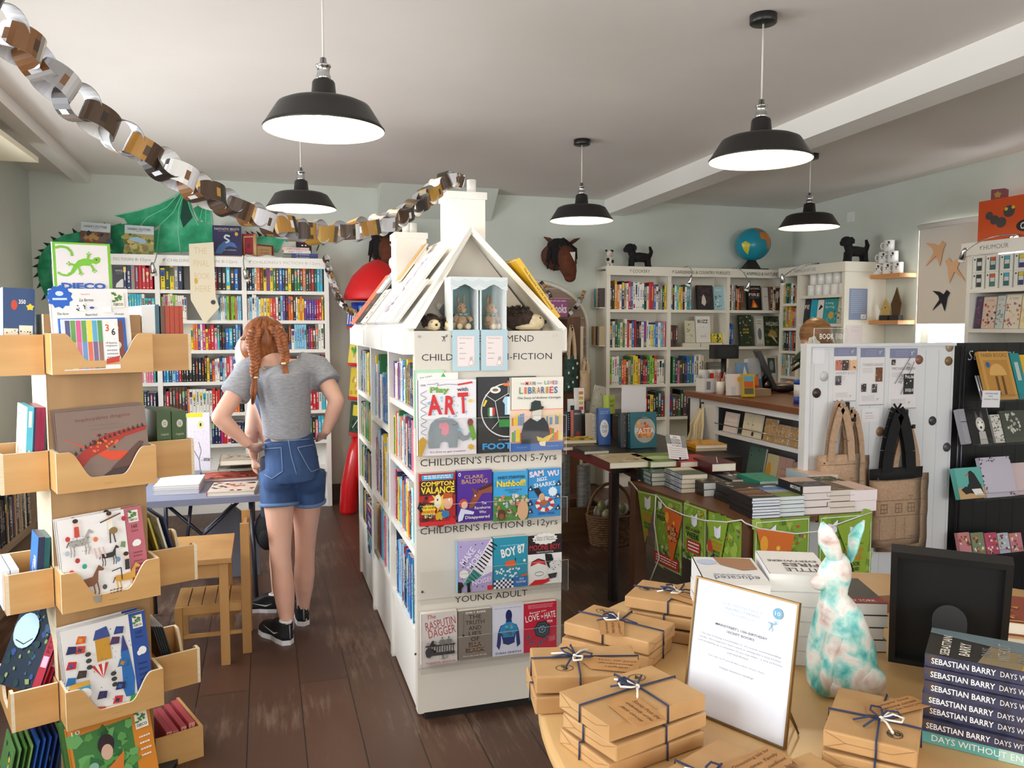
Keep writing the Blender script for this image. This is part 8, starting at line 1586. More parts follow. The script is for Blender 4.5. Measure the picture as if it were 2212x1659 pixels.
def parcel(x,y,z,w_,l,h,rz,lab,num=None,note=None,tp=(.5,.3,20),top=True,tw_=(.085,.05)):
    """l runs along local x, w_ along local y"""
    t=thing('wrapped_book',lab,'wrapped book',T(x,y,z+.0004) @ RZ(rz),'books wrapped in brown paper')
    mb=MB();mb.box(-l/2,-w_/2,0,l/2,w_/2,h,kraft)
    if num:
        ar=Art(mb,(-l/2,-w_/2,h+.0006),(1,0,0),(0,1,0),l,w_);nx,ny,nr=num[1];a_=l/w_;ar.line([(nx+.08*cos(i*pi/10),ny+.08*a_*.8*sin(i*pi/10)) for i in range(21)],.0014,K_);ar.text(num[0],nx,ny,.055*len(num[0]),.085*a_,K_,.03,nr)
    for s in (-1,1):ar=Art(mb,(s*l/2+s*.0004,-s*w_/2,0),(0,s,0),(0,0,1),w_,h);ar.line([(.02,.95),(.25,.5),(.75,.5),(.98,.95)],.0007,M('#8a6238',.8));ar.line([(.02,.05),(.25,.5)],.0007,M('#8a6238',.8))
    mb.obj('paper_wrapping',t,None,.003)
    q=random.Random(int(x*1000));cx_,cy_=q.uniform(-.02,.02),q.uniform(-.012,.012);e=.0022;mb=MB()
    mb.tube([(cx_,-w_/2-e,-.0),(cx_,-w_/2-e,h+e),(cx_+.004,0,h+e),(cx_,w_/2+e,h+e),(cx_,w_/2+e,0)],.0017,NAVY,6);mb.tube([(-l/2-e,cy_,0),(-l/2-e,cy_,h+e),(0,cy_+.003,h+e),(l/2+e,cy_,h+e),(l/2+e,cy_,0)],.0017,NAVY,6);mb.obj('string',t)
    if top:
        mb=MB();c=V((cx_,cy_,h+.004))
        for s,m in ((1,TWHITE),(-1,NAVY),(1,NAVY)):
            a_=q.uniform(0,6);d=V((cos(a_),sin(a_),0));pd=V((-d.y,d.x,0));mb.tube([c,c+d*.016+pd*.012+V((0,0,.006)),c+d*.032+pd*.006+V((0,0,.006)),c+d*.03-pd*.008+V((0,0,.005)),c+d*.012-pd*.006+V((0,0,.003)),c],.0018,m,6)
        for k in range(4):a_=q.uniform(0,6);d=V((cos(a_),sin(a_),0));mb.tube([c,c+d*.02+V((0,0,.004)),c+d*.045+V((0,0,-.0005))],.0018,(TWHITE,NAVY)[k % 2],6)
        mb.ball(c,.0045,TWHITE,8,6);mb.obj('bow',t)
    if note:
        tx,ty,tr=tp;mb=MB();tl,th_=tw_;mb.prism([(0,-th_/2),(tl,-th_/2),(tl,th_/2),(0,th_/2),(-.018,0)],0,.0008,kraft2);ar=Art(mb,(0,-th_/2,.0008),(1,0,0),(0,1,0),tl,th_)
        for i,s in enumerate(note):ar.text(s,.52,.8-i*.26,.84*min(1,len(s) /20+.3),.15,PENC,0,2,.3)
        mb.obj('gift_tag',t,T(tx,ty,h+.0035) @ RZ(tr) @ RX(q.uniform(-2,2)))
B_=RZ_+.0004
def stackp(c,n,h,rz,labs,l=.198,w_=.132,**k):
    for i in range(n):parcel(c[0] +.004*(i % 2),c[1] -.003*(i % 2),B_+i*(h+.0048),w_,l,h,rz+(3 if i==n-2 else 0),labs[i],**(k if i==n-1 else dict(top=False)))
stackp((.706,1.522),2,.028,-52,['lower wrapped book under parcel number two','wrapped book number two on top of its pile of two'],num=('2',(.2,.78,60)),note=['a possible new 19','of the fable,','university life'],tp=(-.01,-.015,-62),tw_=(.075,.05))
stackp((.875,1.575),3,.026,-44,['lowest wrapped book in the far pile beside the sign','middle wrapped book in the far pile beside the sign','wrapped book number one on top of the far pile beside the sign'],num=('1',(.15,.5,60)),note=['inspired by Jane','released the dead'],tp=(.01,-.02,-20))
stackp((.555,1.345),2,.032,-14,['lower wrapped book under parcel number three','wrapped book number three at the left rim of the table'],num=('3',(.28,.25,10)),note=['Your life goals','devastating..','refuge'],tp=(.01,-.02,-16))
stackp((.565,1.158),3,.026,14,['lowest wrapped book in the near left pile with its string showing','middle wrapped book in the near left pile','wrapped book number four on top of the near left pile'],num=('4',(.72,.8,-6)),note=['Stories from the','underbelly of the','jazz circus'],tp=(-.035,-.02,-96),tw_=(.08,.055))
parcel(.62,.985,B_,.133,.2,.03,24,'single wrapped book lying nearest the camera below the framed sign',note=['Devastating tale for','our times. Family','loyalties confront','laws of the land'],tp=(.02,-.02,-6),tw_=(.105,.06))
stackp((.925,1.022),2,.028,43,['lower wrapped book under parcel number ten','wrapped book number ten in front of the ceramic hare'],l=.172,num=('10',(.22,.25,-52)),note=['simple love','become novels','now that haunt you'],tp=(.01,.0,-38),tw_=(.1,.042))
p=PZ(1735,1705,B_+.03);parcel(p.x,p.y,B_,.13,.19,.028,14,'wrapped book cut off by the lower edge of the picture',top=False)
# framed sign
sa=rad(-64.1);W=T(.714,1.248,RZ_+.001) @ RZ(-64.1) @ RX(90-9);t=thing('framed_sign','thin gold frame holding a printed birthday notice on the round table','sign',W)
goldm=M('#8a6c42',.3,.7);fw_,fh=.199,.238
for a_ in ((0,0,0,fw_,.003,.008),(0,fh-.003,0,fw_,fh,.008),(0,.003,0,.003,fh-.003,.008),(fw_-.003,.003,0,fw_,fh-.003,.008)):MB().box(*a_,goldm).obj('frame_bar',t)
mb=MB();mb.box(.003,.003,.001,fw_-.003,fh-.003,.004,M('#eceef6',.5));ar=Art(mb,(.003,.003,.004),(1,0,0),(0,1,0),fw_-.006,fh-.006);bl_=M('#b4c4d4',.6);tx_=M('#6a6c78',.6)
ar.text('THE MAINSTREET',.48,.865,.4,.022,bl_);ar.text('TRADING COMPANY',.48,.835,.36,.02,bl_);ar.text('ST BOSWELLS',.46,.8,.3,.012,bl_);imp(ar,.78,.8,.07,M('#7fb0c8',.6));ar.ell(.83,.9,.045,.04,M('#6aa0c0',.6),18);ar.text('10',.83,.9,.05,.028,M('#e8eef4'))
for s,y,w_,h in (("MAINSTREET's 10th BIRTHDAY",.7,.52,.02),('SECRET BOOKS',.665,.28,.018),('The joy of being a bookseller is, of course, recommending',.6,.8,.016),("books. We hope you don't mind us taking this a step further",.572,.82,.016),('and wrapping up a selection of our top titles - a mix of fiction',.544,.84,.016),('and non-fiction.',.516,.22,.015),("Do ask us if you'd like a few more clues...",.455,.58,.016),('Happy mystery reading!',.39,.34,.017)):ar.text(s,.5,y,w_,h,tx_ if y<.65 else M('#3c3e48',.6),0 if y<.65 else .004)
mb.obj('printed_sheet',t);MB().box(.003,.003,.0045,fw_-.003,fh-.003,.006,ACRYL).obj('glass',t)
MB().tube([(.13,.16,0),(.17,.012,-.085),(.19,.012,-.055),(.16,.1,0)],.0016,goldm,6).obj('easel_wire',t)
# ceramic hare
cer=mottled('crackled_turquoise_glaze',[(.30,'#2a6e78'),(.38,'#4fb4b0'),(.47,'#a8d8d0'),(.54,'#e4e2da'),(.63,'#d8c4bc'),(.72,'#b8968e')],ns=20,detail=12,r=.3,bump=.5,dist=.3)
HPos=(1.035,1.225,RZ_+.0005);t=thing('ceramic_hare','turquoise and white glazed ceramic hare with tall ears beside the framed sign','ornament',T(*HPos) @ RZ(-15))
mb=MB();q=random.Random(3);rg=[]
for z,dx,rx,ry in ((0,.0,.054,.046),(.012,.0,.063,.052),(.05,.0,.066,.054),(.09,-.002,.061,.05),(.125,-.005,.052,.045),(.155,-.009,.041,.037),(.175,-.014,.03,.029),(.187,-.018,.023,.025),(.2,-.02,.026,.026),(.218,-.02,.031,.029),(.236,-.018,.029,.028),(.252,-.014,.022,.022),(.262,-.012,.012,.014)):rg.append([(dx+rx*cos(i*pi/12) *(1+q.uniform(-.03,.03)),ry*sin(i*pi/12) *(1+q.uniform(-.03,.03)),z) for i in range(24)])
mb.loft(rg,cer);mb.ball((-.045,0,.208),(.02,.016,.015),cer);mb.ball((-.03,-.03,.02),(.035,.022,.02),cer);mb.ball((.03,-.034,.03),(.04,.02,.032),cer);mb.tube([(-.03,-.034,.12),(-.045,-.036,.06),(-.05,-.038,.012)],[.016,.013,.014],cer,10);mb.obj('body',t)
for s,dx in ((-1,-.022),(1,.012)):MB().tube([(dx,s*.006,.245),(dx+.006*s,s*.012-.004,.265),(dx+.013*s-.004,s*.012-.004,.29),(dx+.02*s-.002,s*.008-.003,.312),(dx+.026*s,s*.006,.325)],[.009,.016,.02,.014,.003],cer,12,flat=.42).obj('ear',t)
# black photo frame seen from behind
W=T(1.214,1.30,RZ_+.0008) @ RZ(-44) @ RX(90+17);t=thing('photo_frame','black photo frame seen from behind, propped on its strut on the round table','photo frame',W)
fb_=M('#161617',.45);pw_,ph=.205,.262
for a_ in ((0,0,-.03,pw_,.012,0),(0,ph-.012,-.03,pw_,ph,0),(0,.012,-.03,.012,ph-.012,0),(pw_-.012,.012,-.03,pw_,ph-.012,0)):MB().box(*a_,fb_).obj('frame_bar',t)
MB().box(.012,.012,-.022,pw_-.012,ph-.012,-.016,M('#0e0e0f',.7)).obj('back_board',t)
n=12;MB().prism([(-.02,-.0),(.03,-.0)] +[(.005+.03*cos(pi*i/n),.15+.03*sin(pi*i/n)) for i in range(n+1)],0,.003,M('#141415',.6)).obj('easel_strut',t,T(.1,.006,.098) @ RX(-32.5) @ T(0,0,0))
# stack of dark paperbacks with lettered spines
dkm=mottled('dusk_cover',[(.35,'#26283a'),(.55,'#3a3c56'),(.7,'#4e4440'),(.85,'#7a5a3a')],(1,1,1),26,4,r=.35)
def f_dusk(a):a.rect(0,.0,1,1,M('#2a2624'));a.poly([(0,.25),(1,.15),(1,.5),(0,.62)],M('#8a7a5a'));a.poly([(0,.18),(1,.06),(1,.22),(0,.32)],M('#c89a3a'));a.poly([(.5,0),(1,0),(1,1),(.8,1)],M('#6a7a80'));a.text('SEBASTIAN',.32,.82,.1,.07,W_,.01) if 0 else a.text('SEBASTIAN',.4,.86,.72,.07,M('#efe8d8'),.01);a.text('BARRY',.36,.72,.46,.08,M('#efe8d8'),.01);a.text('DAYS',.4,.56,.3,.08,M('#8a8a88'));a.text('WITHOUT',.5,.44,.6,.09,M('#a8a8a4'));a.text('END',.4,.3,.3,.08,M('#8a8a88'))
for i in range(7):
    q=random.Random(i);b0=i==0;lb=('teal-green paperback with large pale title at the bottom of the lettered stack' if b0 else 'topmost dark paperback of the lettered stack, dusk cover showing' if i==6 else f'dark blue paperback in the lettered stack, {ORD[i - 1]} above the teal one')
    book('paperback_book',.129,.198,.0212,'#5fa8a4' if b0 else dkm,T(1.158+q.uniform(-.004,.004),.872+q.uniform(-.004,.004),RZ_+.0006+i*.0217) @ RZ(40.6+q.uniform(-1,1)),lb,'book','stack of dark lettered paperbacks',f_dusk if i==6 else None,
         (lambda a:(a.rect(.55,0,1,1,M('#a8d0c4')),a.text('DAYS WITHOUT END',.42,.5,.7,.5,W_,.004),a.text('SEBASTIAN BARRY',.88,.45,.18,.2,M('#3a5a58')))) if b0 else (lambda a:(a.text('SEBASTIAN BARRY',.28,.5,.46,.46,W_,.012),a.text('DAYS WITHOUT END',.77,.5,.46,.42,M('#d4d2cc'),.004))))
# white hardbacks and paperbacks behind the sign
def wst(x,y,rz,n,th,lab,z0=RZ_,sz=(.13,.2),top=None,topth=None,cov='#e6e4e4',hard=False):
    q=random.Random(int(x*999));z=z0+.0006
    for i in range(n):
        h=topth if topth and i==n-1 else th;j=q.uniform(-.006,.006);book('hardback_book' if hard and i==n-1 else 'paperback_book',*sz,h,cov,T(x,y,z) @ RZ(rz+q.uniform(-2,2)) @ T(-sz[0] /2+j,-sz[1] /2,0) @ (RZ(0)),f'{lab}, '+('topmost' if i==n-1 else f'{ORD[i]} from the bottom'),'book',f'pile: {lab[:40]}',top if i==n-1 else None,hard=hard and i==n-1,pages=M('#ece8e2',.9));z+=h+.0005
def flip(fn):return lambda a:fn(Art(a.mb,a.P(1,1),-a.U,-a.W,a.w,a.h,a.eps))
wst(.925,1.43,-20,6,.027,'white book in the fanned pile behind the framed sign',sz=(.13,.19),top=flip(lambda a:(a.text('educated',.45,.76,.7,.14,M('#5a6478'),0),a.lines(.2,.64,.8,1,.05,M('#8a90a0'),.4),a.ell(.8,.2,.16,.1,M('#b8c4e0'),20),a.poly([(.05,.05),(.65,.02),(.6,.3),(.3,.5),(.05,.45)],M('#9a6a4a')))),topth=.042,hard=True)
wst(1.062,1.415,-24,6,.03,'white book in the tall pile left of the ceramic hare',sz=(.125,.17),top=flip(lambda a:(a.text('LITTLE',.4,.8,.6,.14,K_,.01),a.text('FIRES',.4,.6,.6,.14,M('#4a3a3a'),.02),a.text('EVERYWHERE',.5,.44,.8,.08,K_,.01))),topth=.036)
wst(1.22,1.44,-20,4,.026,'dark-covered book in the pile right of the ceramic hare',sz=(.12,.17),cov='#3a3634',top=lambda a:(a.rect(0,0,1,.2,M('#8a1c20')),a.text('A NEW YORK',.5,.1,.7,.08,W_)))
o=MB(T(-V((1.3,1.5,RZ_)))).prism([(1.16,1.56),(1.7,1.5),(1.695,1.53),(1.17,1.6)],RZ_+.0005,RZ_+.03,M('#7a4a28',.5)).obj('wooden_rail',None,T(1.3,1.5,RZ_));tag(o,'low brown wooden rail on the table behind the photo frame','rail')
W=T(1.50,1.40,RZ_+.0008) @ RZ(-38);book('hardback_book',.17,.2,.03,'#8a3a24',W,'red-brown hardback with gold leaf pattern at the right edge of the round table','book',None,lambda a:(a.blobs(.1,.1,.9,.6,20,[M('#c88a4a'),M('#a85a34')],.03,.06,3),a.line([(0,.02),(1,.02)],.006,M('#c8a05a'))),hard=True,spine_col='#a8803a')
p=PZ(2180,1395,RZ_+.002);sheet('paper_note',.15,.11,'#e4d8c4',T(p.x-.06,p.y-.03,RZ_+.001) @ RZ(-40),'cream card with dark writing behind the lettered stack','card',None,lambda a:(a.text('100 years',.7,.7,.4,.14,M('#3a3a44')),a.lines(.3,.5,.9,3,.14,M('#8a8478'),.25)))
t=thing('paper_bag','mint green and white paper bag below the left rim of the round table','bag',T(.53,1.35,0));MB().box(-.05,-.09,0,.06,.09,.52,M('#8fc8a4',.6)).box(-.0504,-.05,.3,-.05,.06,.45,M('#e8eeea')).obj('bag_body',t)
# ------------------------------------------------------------------ people
def skinned(name,mb,parent,vox,m,smooth=6):
    """one continuous surface grown from overlapping tubes and balls"""
    o=mb.obj(name,parent);r=o.modifiers.new('fuse','REMESH');r.mode='VOXEL';r.voxel_size=vox;r.use_smooth_shade=True
    s=o.modifiers.new('smooth','SMOOTH');s.iterations=smooth;s.factor=.5
    dg=bpy.context.evaluated_depsgraph_get();me=bpy.data.meshes.new_from_object(o.evaluated_get(dg));o.modifiers.clear();old=o.data;o.data=me;bpy.data.meshes.remove(old);me.materials.clear();me.materials.append(m if not isinstance(m,str) else M(m))
    me.polygons.foreach_set('material_index',[0] *len(me.polygons));me.polygons.foreach_set('use_smooth',[True] *len(me.polygons));return o
skin=mottled('pale_skin',[(.3,'#d9a690'),(.7,'#e4b7a2')],ns=5,r=.5);jersey=mottled('grey_marl_jersey',[(.3,'#8d9098'),(.7,'#a3a6ad')],(1,1,4),45,3,r=.9,bump=.1)
denim=mottled('blue_denim',[(.25,'#22365c'),(.55,'#33507f'),(.8,'#4d6c9b')],(1,1,.5),9,6,r=.85,bump=.08);redhair=mottled('red_brown_hair',[(.25,'#5c2f16'),(.5,'#8a4d26'),(.8,'#b3713e')],(5,5,.7),14,5,r=.45,bump=.3)
def hand(mb,w_,d,palm,curl=.5,s=1.0,thumb=None):
    """palm and five bent fingers from wrist w_ along d; palm: outward normal of the back of the hand"""
    d,nrm=V(d).normalized(),V(palm).normalized();sd=d.cross(nrm).normalized();w_=V(w_)
    mb.tube([w_,w_+d*.03*s,w_+d*.068*s],[.019*s,.026*s,.027*s],mb_skin,10,flat=.62)
    for k,l in enumerate((.058,.066,.06,.046)):
        b=w_+d*.065*s+sd*(-.022+.0148*k) *s;c1=(d-nrm*curl*.5).normalized();c2=(d-nrm*curl*1.6).normalized();mb.tube([b-d*.012,b+c1*l*.45*s,b+c1*l*.45*s+c2*l*.5*s],[.0085*s,.0078*s,.006*s],mb_skin,8)
    tb=w_+d*.02*s-sd*.02*s;td=(d*.6-sd*.8-nrm*.3).normalized();mb.tube([tb,tb+td*.03*s,tb+(td+d*.5).normalized() *.055*s],[.012*s,.0095*s,.007*s],mb_skin,8)
mb_skin=skin
def shoe(parent,W,s=1.0,mark=True):
    """toe along +y, heel at origin"""
    up,so=M('#17181b',.7),M('#dfdfe0',.6);o=[(-.028,.0),(-.033,.05),(-.03,.1),(-.042,.16),(-.036,.205),(-.01,.228),(.02,.222),(.038,.18),(.036,.11),(.032,.05),(.026,0),(0,-.018)]
    mb=MB(W @ Mx.Scale(s,4));mb.prism([(x*1.06,y) for x,y in o],0,.022,so);b=mb.obj('shoe',parent)
    mb=MB(W @ Mx.Scale(s,4));rg=[[(x*k,(y-.08) *ky+.08+dy,z) for x,y in o] for k,ky,dy,z in ((1,.99,0,.022),(1,.98,0,.04),(.92,.9,-.006,.058),(.85,.62,-.035,.075),(.86,.44,-.05,.092),(.84,.42,-.052,.1))]
    mb.loft([r[::-1] for r in rg],up)
    if mark:
        for sx in (-1,1):mb.add([(sx*.0375,.02,.058),(sx*.038,.06,.04),(sx*.044,.15,.062),(sx*.0385,.06,.048)],[(0,1,2,3) if sx<0 else (3,2,1,0)],M('#e8e8e8'))
    mb.tube([(0,-.017,.03),(0,-.014,.09)],.003,M('#8a8c90'),6);mb.obj('shoe_upper',b);MB(W @ Mx.Scale(s,4)).tube([(.02*cos(i*pi/6),.02+.028*sin(i*pi/6),.1) for i in range(12)],.008,M('#dcdcdc',.9),6,True).obj('sock',b)
def face(mb,c,f,s=1.0):
    """brow, nose, mouth, ears on a head at c looking along f (skin-coloured shapes to fuse)"""
    f=V(f).normalized();r_=f.cross(V((0,0,1))).normalized();u=r_.cross(f);c=V(c)
    mb.ball(c+f*.078*s-u*.03*s,(.03*s,.03*s,.03*s),skin);mb.tube([c+f*.093*s+u*.01*s,c+f*.112*s-u*.022*s],[.008*s,.013*s],skin,8);mb.ball(c+f*.072*s-u*.075*s,(.026*s,) *3,skin)
    for k in (-1,1):mb.ball(c+r_*.085*s*k-u*.01*s-f*.005*s,(.012*s,.02*s,.028*s),skin)
    return r_,u,f
def eyes(parent,c,r_,u,f,s=1.0):
    for k in (-1,1):e=c+f*.088*s+r_*.032*s*k;MB().ball(e,.0115*s,M('#efece8',.2),10,8).ball(e+f*.0085*s,.006*s,M('#3a2a20',.2),8,6).obj('eye',parent)
    MB().tube([c+f*.097*s-u*.052*s+r_*k*s-f*abs(k) *.4 for k in (-.022,-.01,0,.01,.022)],[.002,.004,.005,.004,.002],M('#b8706a',.5),6).obj('mouth',parent)
# --- the girl
GP=V((.12,3.72,0));g=thing('person','girl with red braids, grey cropped T-shirt and denim shorts, hands on hips','person',T(GP))
L=lambda x,y,Y:PY(x,y,Y) -GP
la,lk,lh=L(622,1362,3.66),L(606,1200,3.69),L(602,1040,3.73);ra,rk,rh=L(655,1322,3.86),L(659,1185,3.82),L(664,1040,3.77)
ls,rs=L(538,806,3.73),L(690,800,3.75);le,re=L(474,902,3.64),L(728,866,3.66);lw,rw=L(538,962,3.66),L(703,936,3.68)
nk,hd=L(593,782,3.73),L(570,738,3.80);pel=L(631,985,3.74);wst_=L(622,945,3.73);chs=L(614,850,3.73)
def limb(mb,a_,b_,r):n=len(r) -1;mb.tube([a_+(b_-a_) *(i/n) for i in range(n+1)],r,skin,14)
mb=MB()
for a_,k_,h_ in ((la,lk,lh),(ra,rk,rh)):limb(mb,h_,k_,[.074,.071,.062,.052,.047]);limb(mb,k_,a_,[.047,.046,.049,.044,.034,.028]);mb.ball(k_,.047,skin);mb.ball(a_+V((0,.0,-.03)),(.027,.035,.03),skin)
mb.tube([pel+V((0,0,-.06)),pel,wst_,chs,nk+V((0,.0,-.05))],[.1,.12,.105,.115,.06],skin,18,flat=.72)
for s_,e_,w_ in ((ls,le,lw),(rs,re,rw)):limb(mb,s_,e_,[.045,.043,.04,.036]);limb(mb,e_,w_,[.035,.036,.031,.025,.021]);mb.ball(e_,.035,skin);mb.ball(s_,.048,skin);mb.tube([s_,nk+V((0,0,-.03))],[.045,.05],skin,12)
mb.tube([nk+V((0,0,-.05)),nk,hd+V((.01,-.02,-.03))],[.055,.046,.05],skin,14);mb.ball(hd,(.082,.09,.1),skin);fr=face(mb,hd,(-.5,.75,-.45))
hand(mb,lw,L(556,975,3.70) -lw+V((.0,.03,0)),(-.3,-.8,.2),.7,.92);hand(mb,rw,L(690,948,3.73) -rw+V((0,.03,0)),(.4,-.8,.2),.7,.92)
body=skinned('body',mb,g,.0065,skin);eyes(g,hd,*fr)
mb=MB()                                                            # T-shirt
mb.tube([L(619,944,3.735),L(620,920,3.735),L(617,880,3.735),L(613,840,3.735),L(612,805,3.735),L(606,786,3.735)],[.142,.145,.15,.16,.165,.1],jersey,24,flat=.74)
for s_,e_,k in ((ls,le,.52),(rs,re,.46)):mb.tube([s_+(nk-s_) *.5,s_,s_+(e_-s_) *k*.5,s_+(e_-s_) *k],[.07,.068,.066,.068],jersey,16)
skinned('t_shirt',mb,g,.007,jersey,8)
tb=mb=MB();mb.tube([(nk+V((.062*cos(i*pi/12),.052*sin(i*pi/12),-.012+.012*sin(i*pi/12)))) for i in range(24)],.007,jersey,8,True);mb.obj('neckband',g)
mb=MB()                                                            # shorts
mb.tube([L(622,943,3.735),L(628,975,3.735),L(632,1010,3.738),L(633,1030,3.74)],[.142,.15,.157,.15],denim,24,flat=.76)
for k_,h_,yb in ((lk,lh,.3),(rk,rh,.28)):mb.tube([h_+V((0,0,.05)),h_+(k_-h_) *yb*.5,h_+(k_-h_) *yb],[.086,.084,.082],denim,18);mb.ball(h_+V((0,-.035,.012)),(.078,.075,.07),denim)
sho=skinned('denim_shorts',mb,g,.0065,denim,6)
lt_d=M('#6f8cb4',.9);st_=M('#8ba2c4',.8)
for k_,h_,yb in ((lk,lh,.3),(rk,rh,.28)):
    c_=h_+(k_-h_) *yb;d_=(k_-h_).normalized();u_=d_.orthogonal().normalized();v_=d_.cross(u_);MB().tube([c_+u_*.081*cos(i*pi/12) +v_*.081*sin(i*pi/12) for i in range(24)],.009,M('#5f7ca6',.9),8,True).obj('rolled_hem',sho)
from mathutils.bvhtree import BVHTree
def drape(target,px_pts,off=.003):
    bv=BVHTree.FromPolygons([v.co for v in target.data.vertices],[tuple(p.vertices) for p in target.data.polygons]);o_=EYE-GP;out=[]
    for x,y in px_pts:
        h_=bv.ray_cast(o_,ray(x,y));out.append((h_[0] +h_[1] *off) if h_[0] else None)
    return [p for p in out if p]
def seg(pts,n=6):return [(x0+(x1-x0) *i/n,y0+(y1-y0) *i/n) for (x0,y0),(x1,y1) in zip(pts,pts[1:]) for i in range(n+1)]
mb=MB()
for pts in ([(564,970),(608,967),(611,1018),(588,1034),(573,1026)],[(642,967),(692,958),(694,1010),(672,1019),(666,1012),(642,967)],[(622,948),(629,985),(640,1025)],[(562,958),(624,953),(690,946)]):
    p_=drape(sho,seg(pts));
    if len(p_) >1:mb.tube(p_,.0016,st_,5)
mb.obj('stitching',sho)
shoe(g,T(la.x+.0,la.y-.035,0) @ RZ(28));shoe(g,T(ra.x,ra.y-.02,0) @ RZ(4))
# hair: cap, parting, two plaits
mb=MB();mb.ball(hd+V((.004,-.012,.012)),(.098,.1,.105),redhair,24,18);mb.ball(hd+V((.02,-.03,-.035)),(.075,.07,.06),redhair,20,14);mb.ball(hd+V((-.045,.0,-.02)),(.06,.07,.07),redhair,18,12)
hair=skinned('hair',mb,g,.006,redhair,4)
mb=MB();q=random.Random(5)
for i in range(70):
    a_=q.uniform(-1.2,1.2);side=1 if a_>0 else-1;p0=hd+V((.004+.012*side,-.02-.09*cos(a_*.3) *.3,.115));th=q.uniform(.2,1.2)
    pts=[]
    for j in range(7):f_=j/6;ph=(.25+1.35*f_);az=side*th*f_*1.1;pts.append(hd+V((.004+.101*sin(ph*.8) *sin(az) +side*.01,-.012-.103*sin(ph) *cos(az),.012+.108*cos(ph))))
    mb.tube(pts,.0022,redhair,4)
mb.obj('hair_strands',hair)
def plait(path,r0,r1,tie,tail,name='plait'):
    pts=[L(*p) for p in path];n=44;d=[0]
    for p,q_ in zip(pts,pts[1:]):d.append(d[-1] +(q_-p).length)
    def at(s):k=min(max(i for i in range(len(d) -1) if d[i] <=s),len(d) -2);f_=(s-d[k]) /(d[k+1] -d[k]);return pts[k].lerp(pts[k+1],f_)
    mb=MB()
    for k in range(3):
        ps,rs_=[],[]
        for i in range(n+1):
            s=d[-1] *i/n*.9999;r=r0+(r1-r0) *i/n;ph=s/.034*2*pi/1.5+k*2*pi/3;ps.append(at(s) +V((r*.95*sin(ph),-.004+r*.5*sin(2*ph),0)));rs_.append(r*.62)
        mb.tube(ps,rs_,redhair,8)
    p_=mb.obj(name,hair);e=pts[-1];MB().tube([e+V((r1*.9*cos(i*pi/5),r1*.9*sin(i*pi/5),0)) for i in range(10)],.005,M('#e8dcc0',.7),6,True).obj('hair_tie',p_)
    mb=MB();q=random.Random(7);t_=L(*tail);ln=t_-e
    for i in range(38):o_=V((q.uniform(-1,1),q.uniform(-1,1),0));mb.tube([e+o_*r1*.5,e+ln*.5+o_*r1*1.1,e+ln*q.uniform(.85,1.05) +o_*r1*.55],[.004,.0048,.001],redhair,5)
    mb.obj('plait_tail',p_)
plait([(556,712,3.70),(545,735,3.68),(550,765,3.645),(553,785,3.62),(549,800,3.61),(551,815,3.605)],.024,.012,0,(546,872,3.6))
plait([(594,708,3.70),(606,730,3.68),(612,752,3.655),(616,770,3.625),(614,785,3.60)],.022,.012,0,(622,834,3.585))
# --- the small child at the table, mostly hidden behind the girl
CP=V((.06,4.1,0));c=thing('person','fair-haired smaller child bending over the table, mostly hidden behind the braided girl','person',T(CP));L2_=lambda x,y,Y:PY(x,y,Y) -CP
hd2=L2_(543,768,4.08);mb=MB();nk2,ch2,pl2=L2_(560,805,4.06),L2_(580,860,4.06),L2_(625,985,4.06)
la2,ra2=L2_(600,1288,4.08),L2_(652,1280,4.14)
mb.ball(hd2,(.078,.088,.095),skin);fr2=face(mb,hd2,(-.75,-.2,-.55),.95);mb.tube([hd2,nk2,ch2],[.05,.042,.07],skin,12);mb.tube([ch2,pl2],[.1,.1],skin,14)
for h_,a_ in ((pl2+V((-.05,0,0)),la2),(pl2+V((.05,0,0)),ra2)):limb(mb,h_,a_,[.065,.055,.043,.043,.028]);mb.ball(a_,(.026,.03,.03),skin)
e2,w2=L2_(541,935,4.02),L2_(549,988,4.1);limb(mb,L2_(556,842,4.03),e2,[.038,.034,.03]);limb(mb,e2,w2,[.029,.028,.02]);hand(mb,w2,(.0,.1,-.6),(-.6,-.5,.1),.6,.8);limb(mb,L2_(640,842,4.12),L2_(655,920,4.2),[.038,.034,.03]);limb(mb,L2_(655,920,4.2),L2_(630,960,4.3),[.029,.028,.02]);hand(mb,L2_(630,960,4.3),(-.3,.3,-.3),(.3,-.5,.5),.5,.8)
skinned('body',mb,c,.0075,skin,5);eyes(c,hd2,*fr2,.95)
mb=MB();mb.ball(hd2+V((.012,.008,.016)),(.09,.096,.1),M('#d8cdb4'));skinned('hair',mb,c,.007,mottled('fair_hair',[(.3,'#c8b898'),(.7,'#e4dac6')],(5,5,1),14,r=.5),3)
mb=MB();mb.tube([nk2+V((.01,0,-.02)),ch2,(ch2+pl2) /2,pl2+V((0,0,.03))],[.075,.115,.115,.118],M('#3a4a6a'),18,flat=.75);mb.tube([L2_(640,835,4.1),L2_(650,880,4.16)],[.055,.052],M('#3a4a6a'),12);skinned('t_shirt',mb,c,.008,M('#4a5a78',.9),5)
mb=MB();mb.tube([pl2+V((0,0,.06)),pl2+V((0,0,-.04))],[.125,.125],denim,18,flat=.8)
for h_,a_ in ((pl2+V((-.06,0,0)),la2),(pl2+V((.06,0,0)),ra2)):mb.tube([h_,h_+(a_-h_) *.42],[.08,.078],denim,14)
skinned('shorts',mb,c,.008,M('#1c2438',.9),4)
shoe(c,T(la2.x-.0,la2.y-.01,0) @ RZ(70),.85);shoe(c,T(ra2.x,ra2.y-.02,0) @ RZ(20),.85)
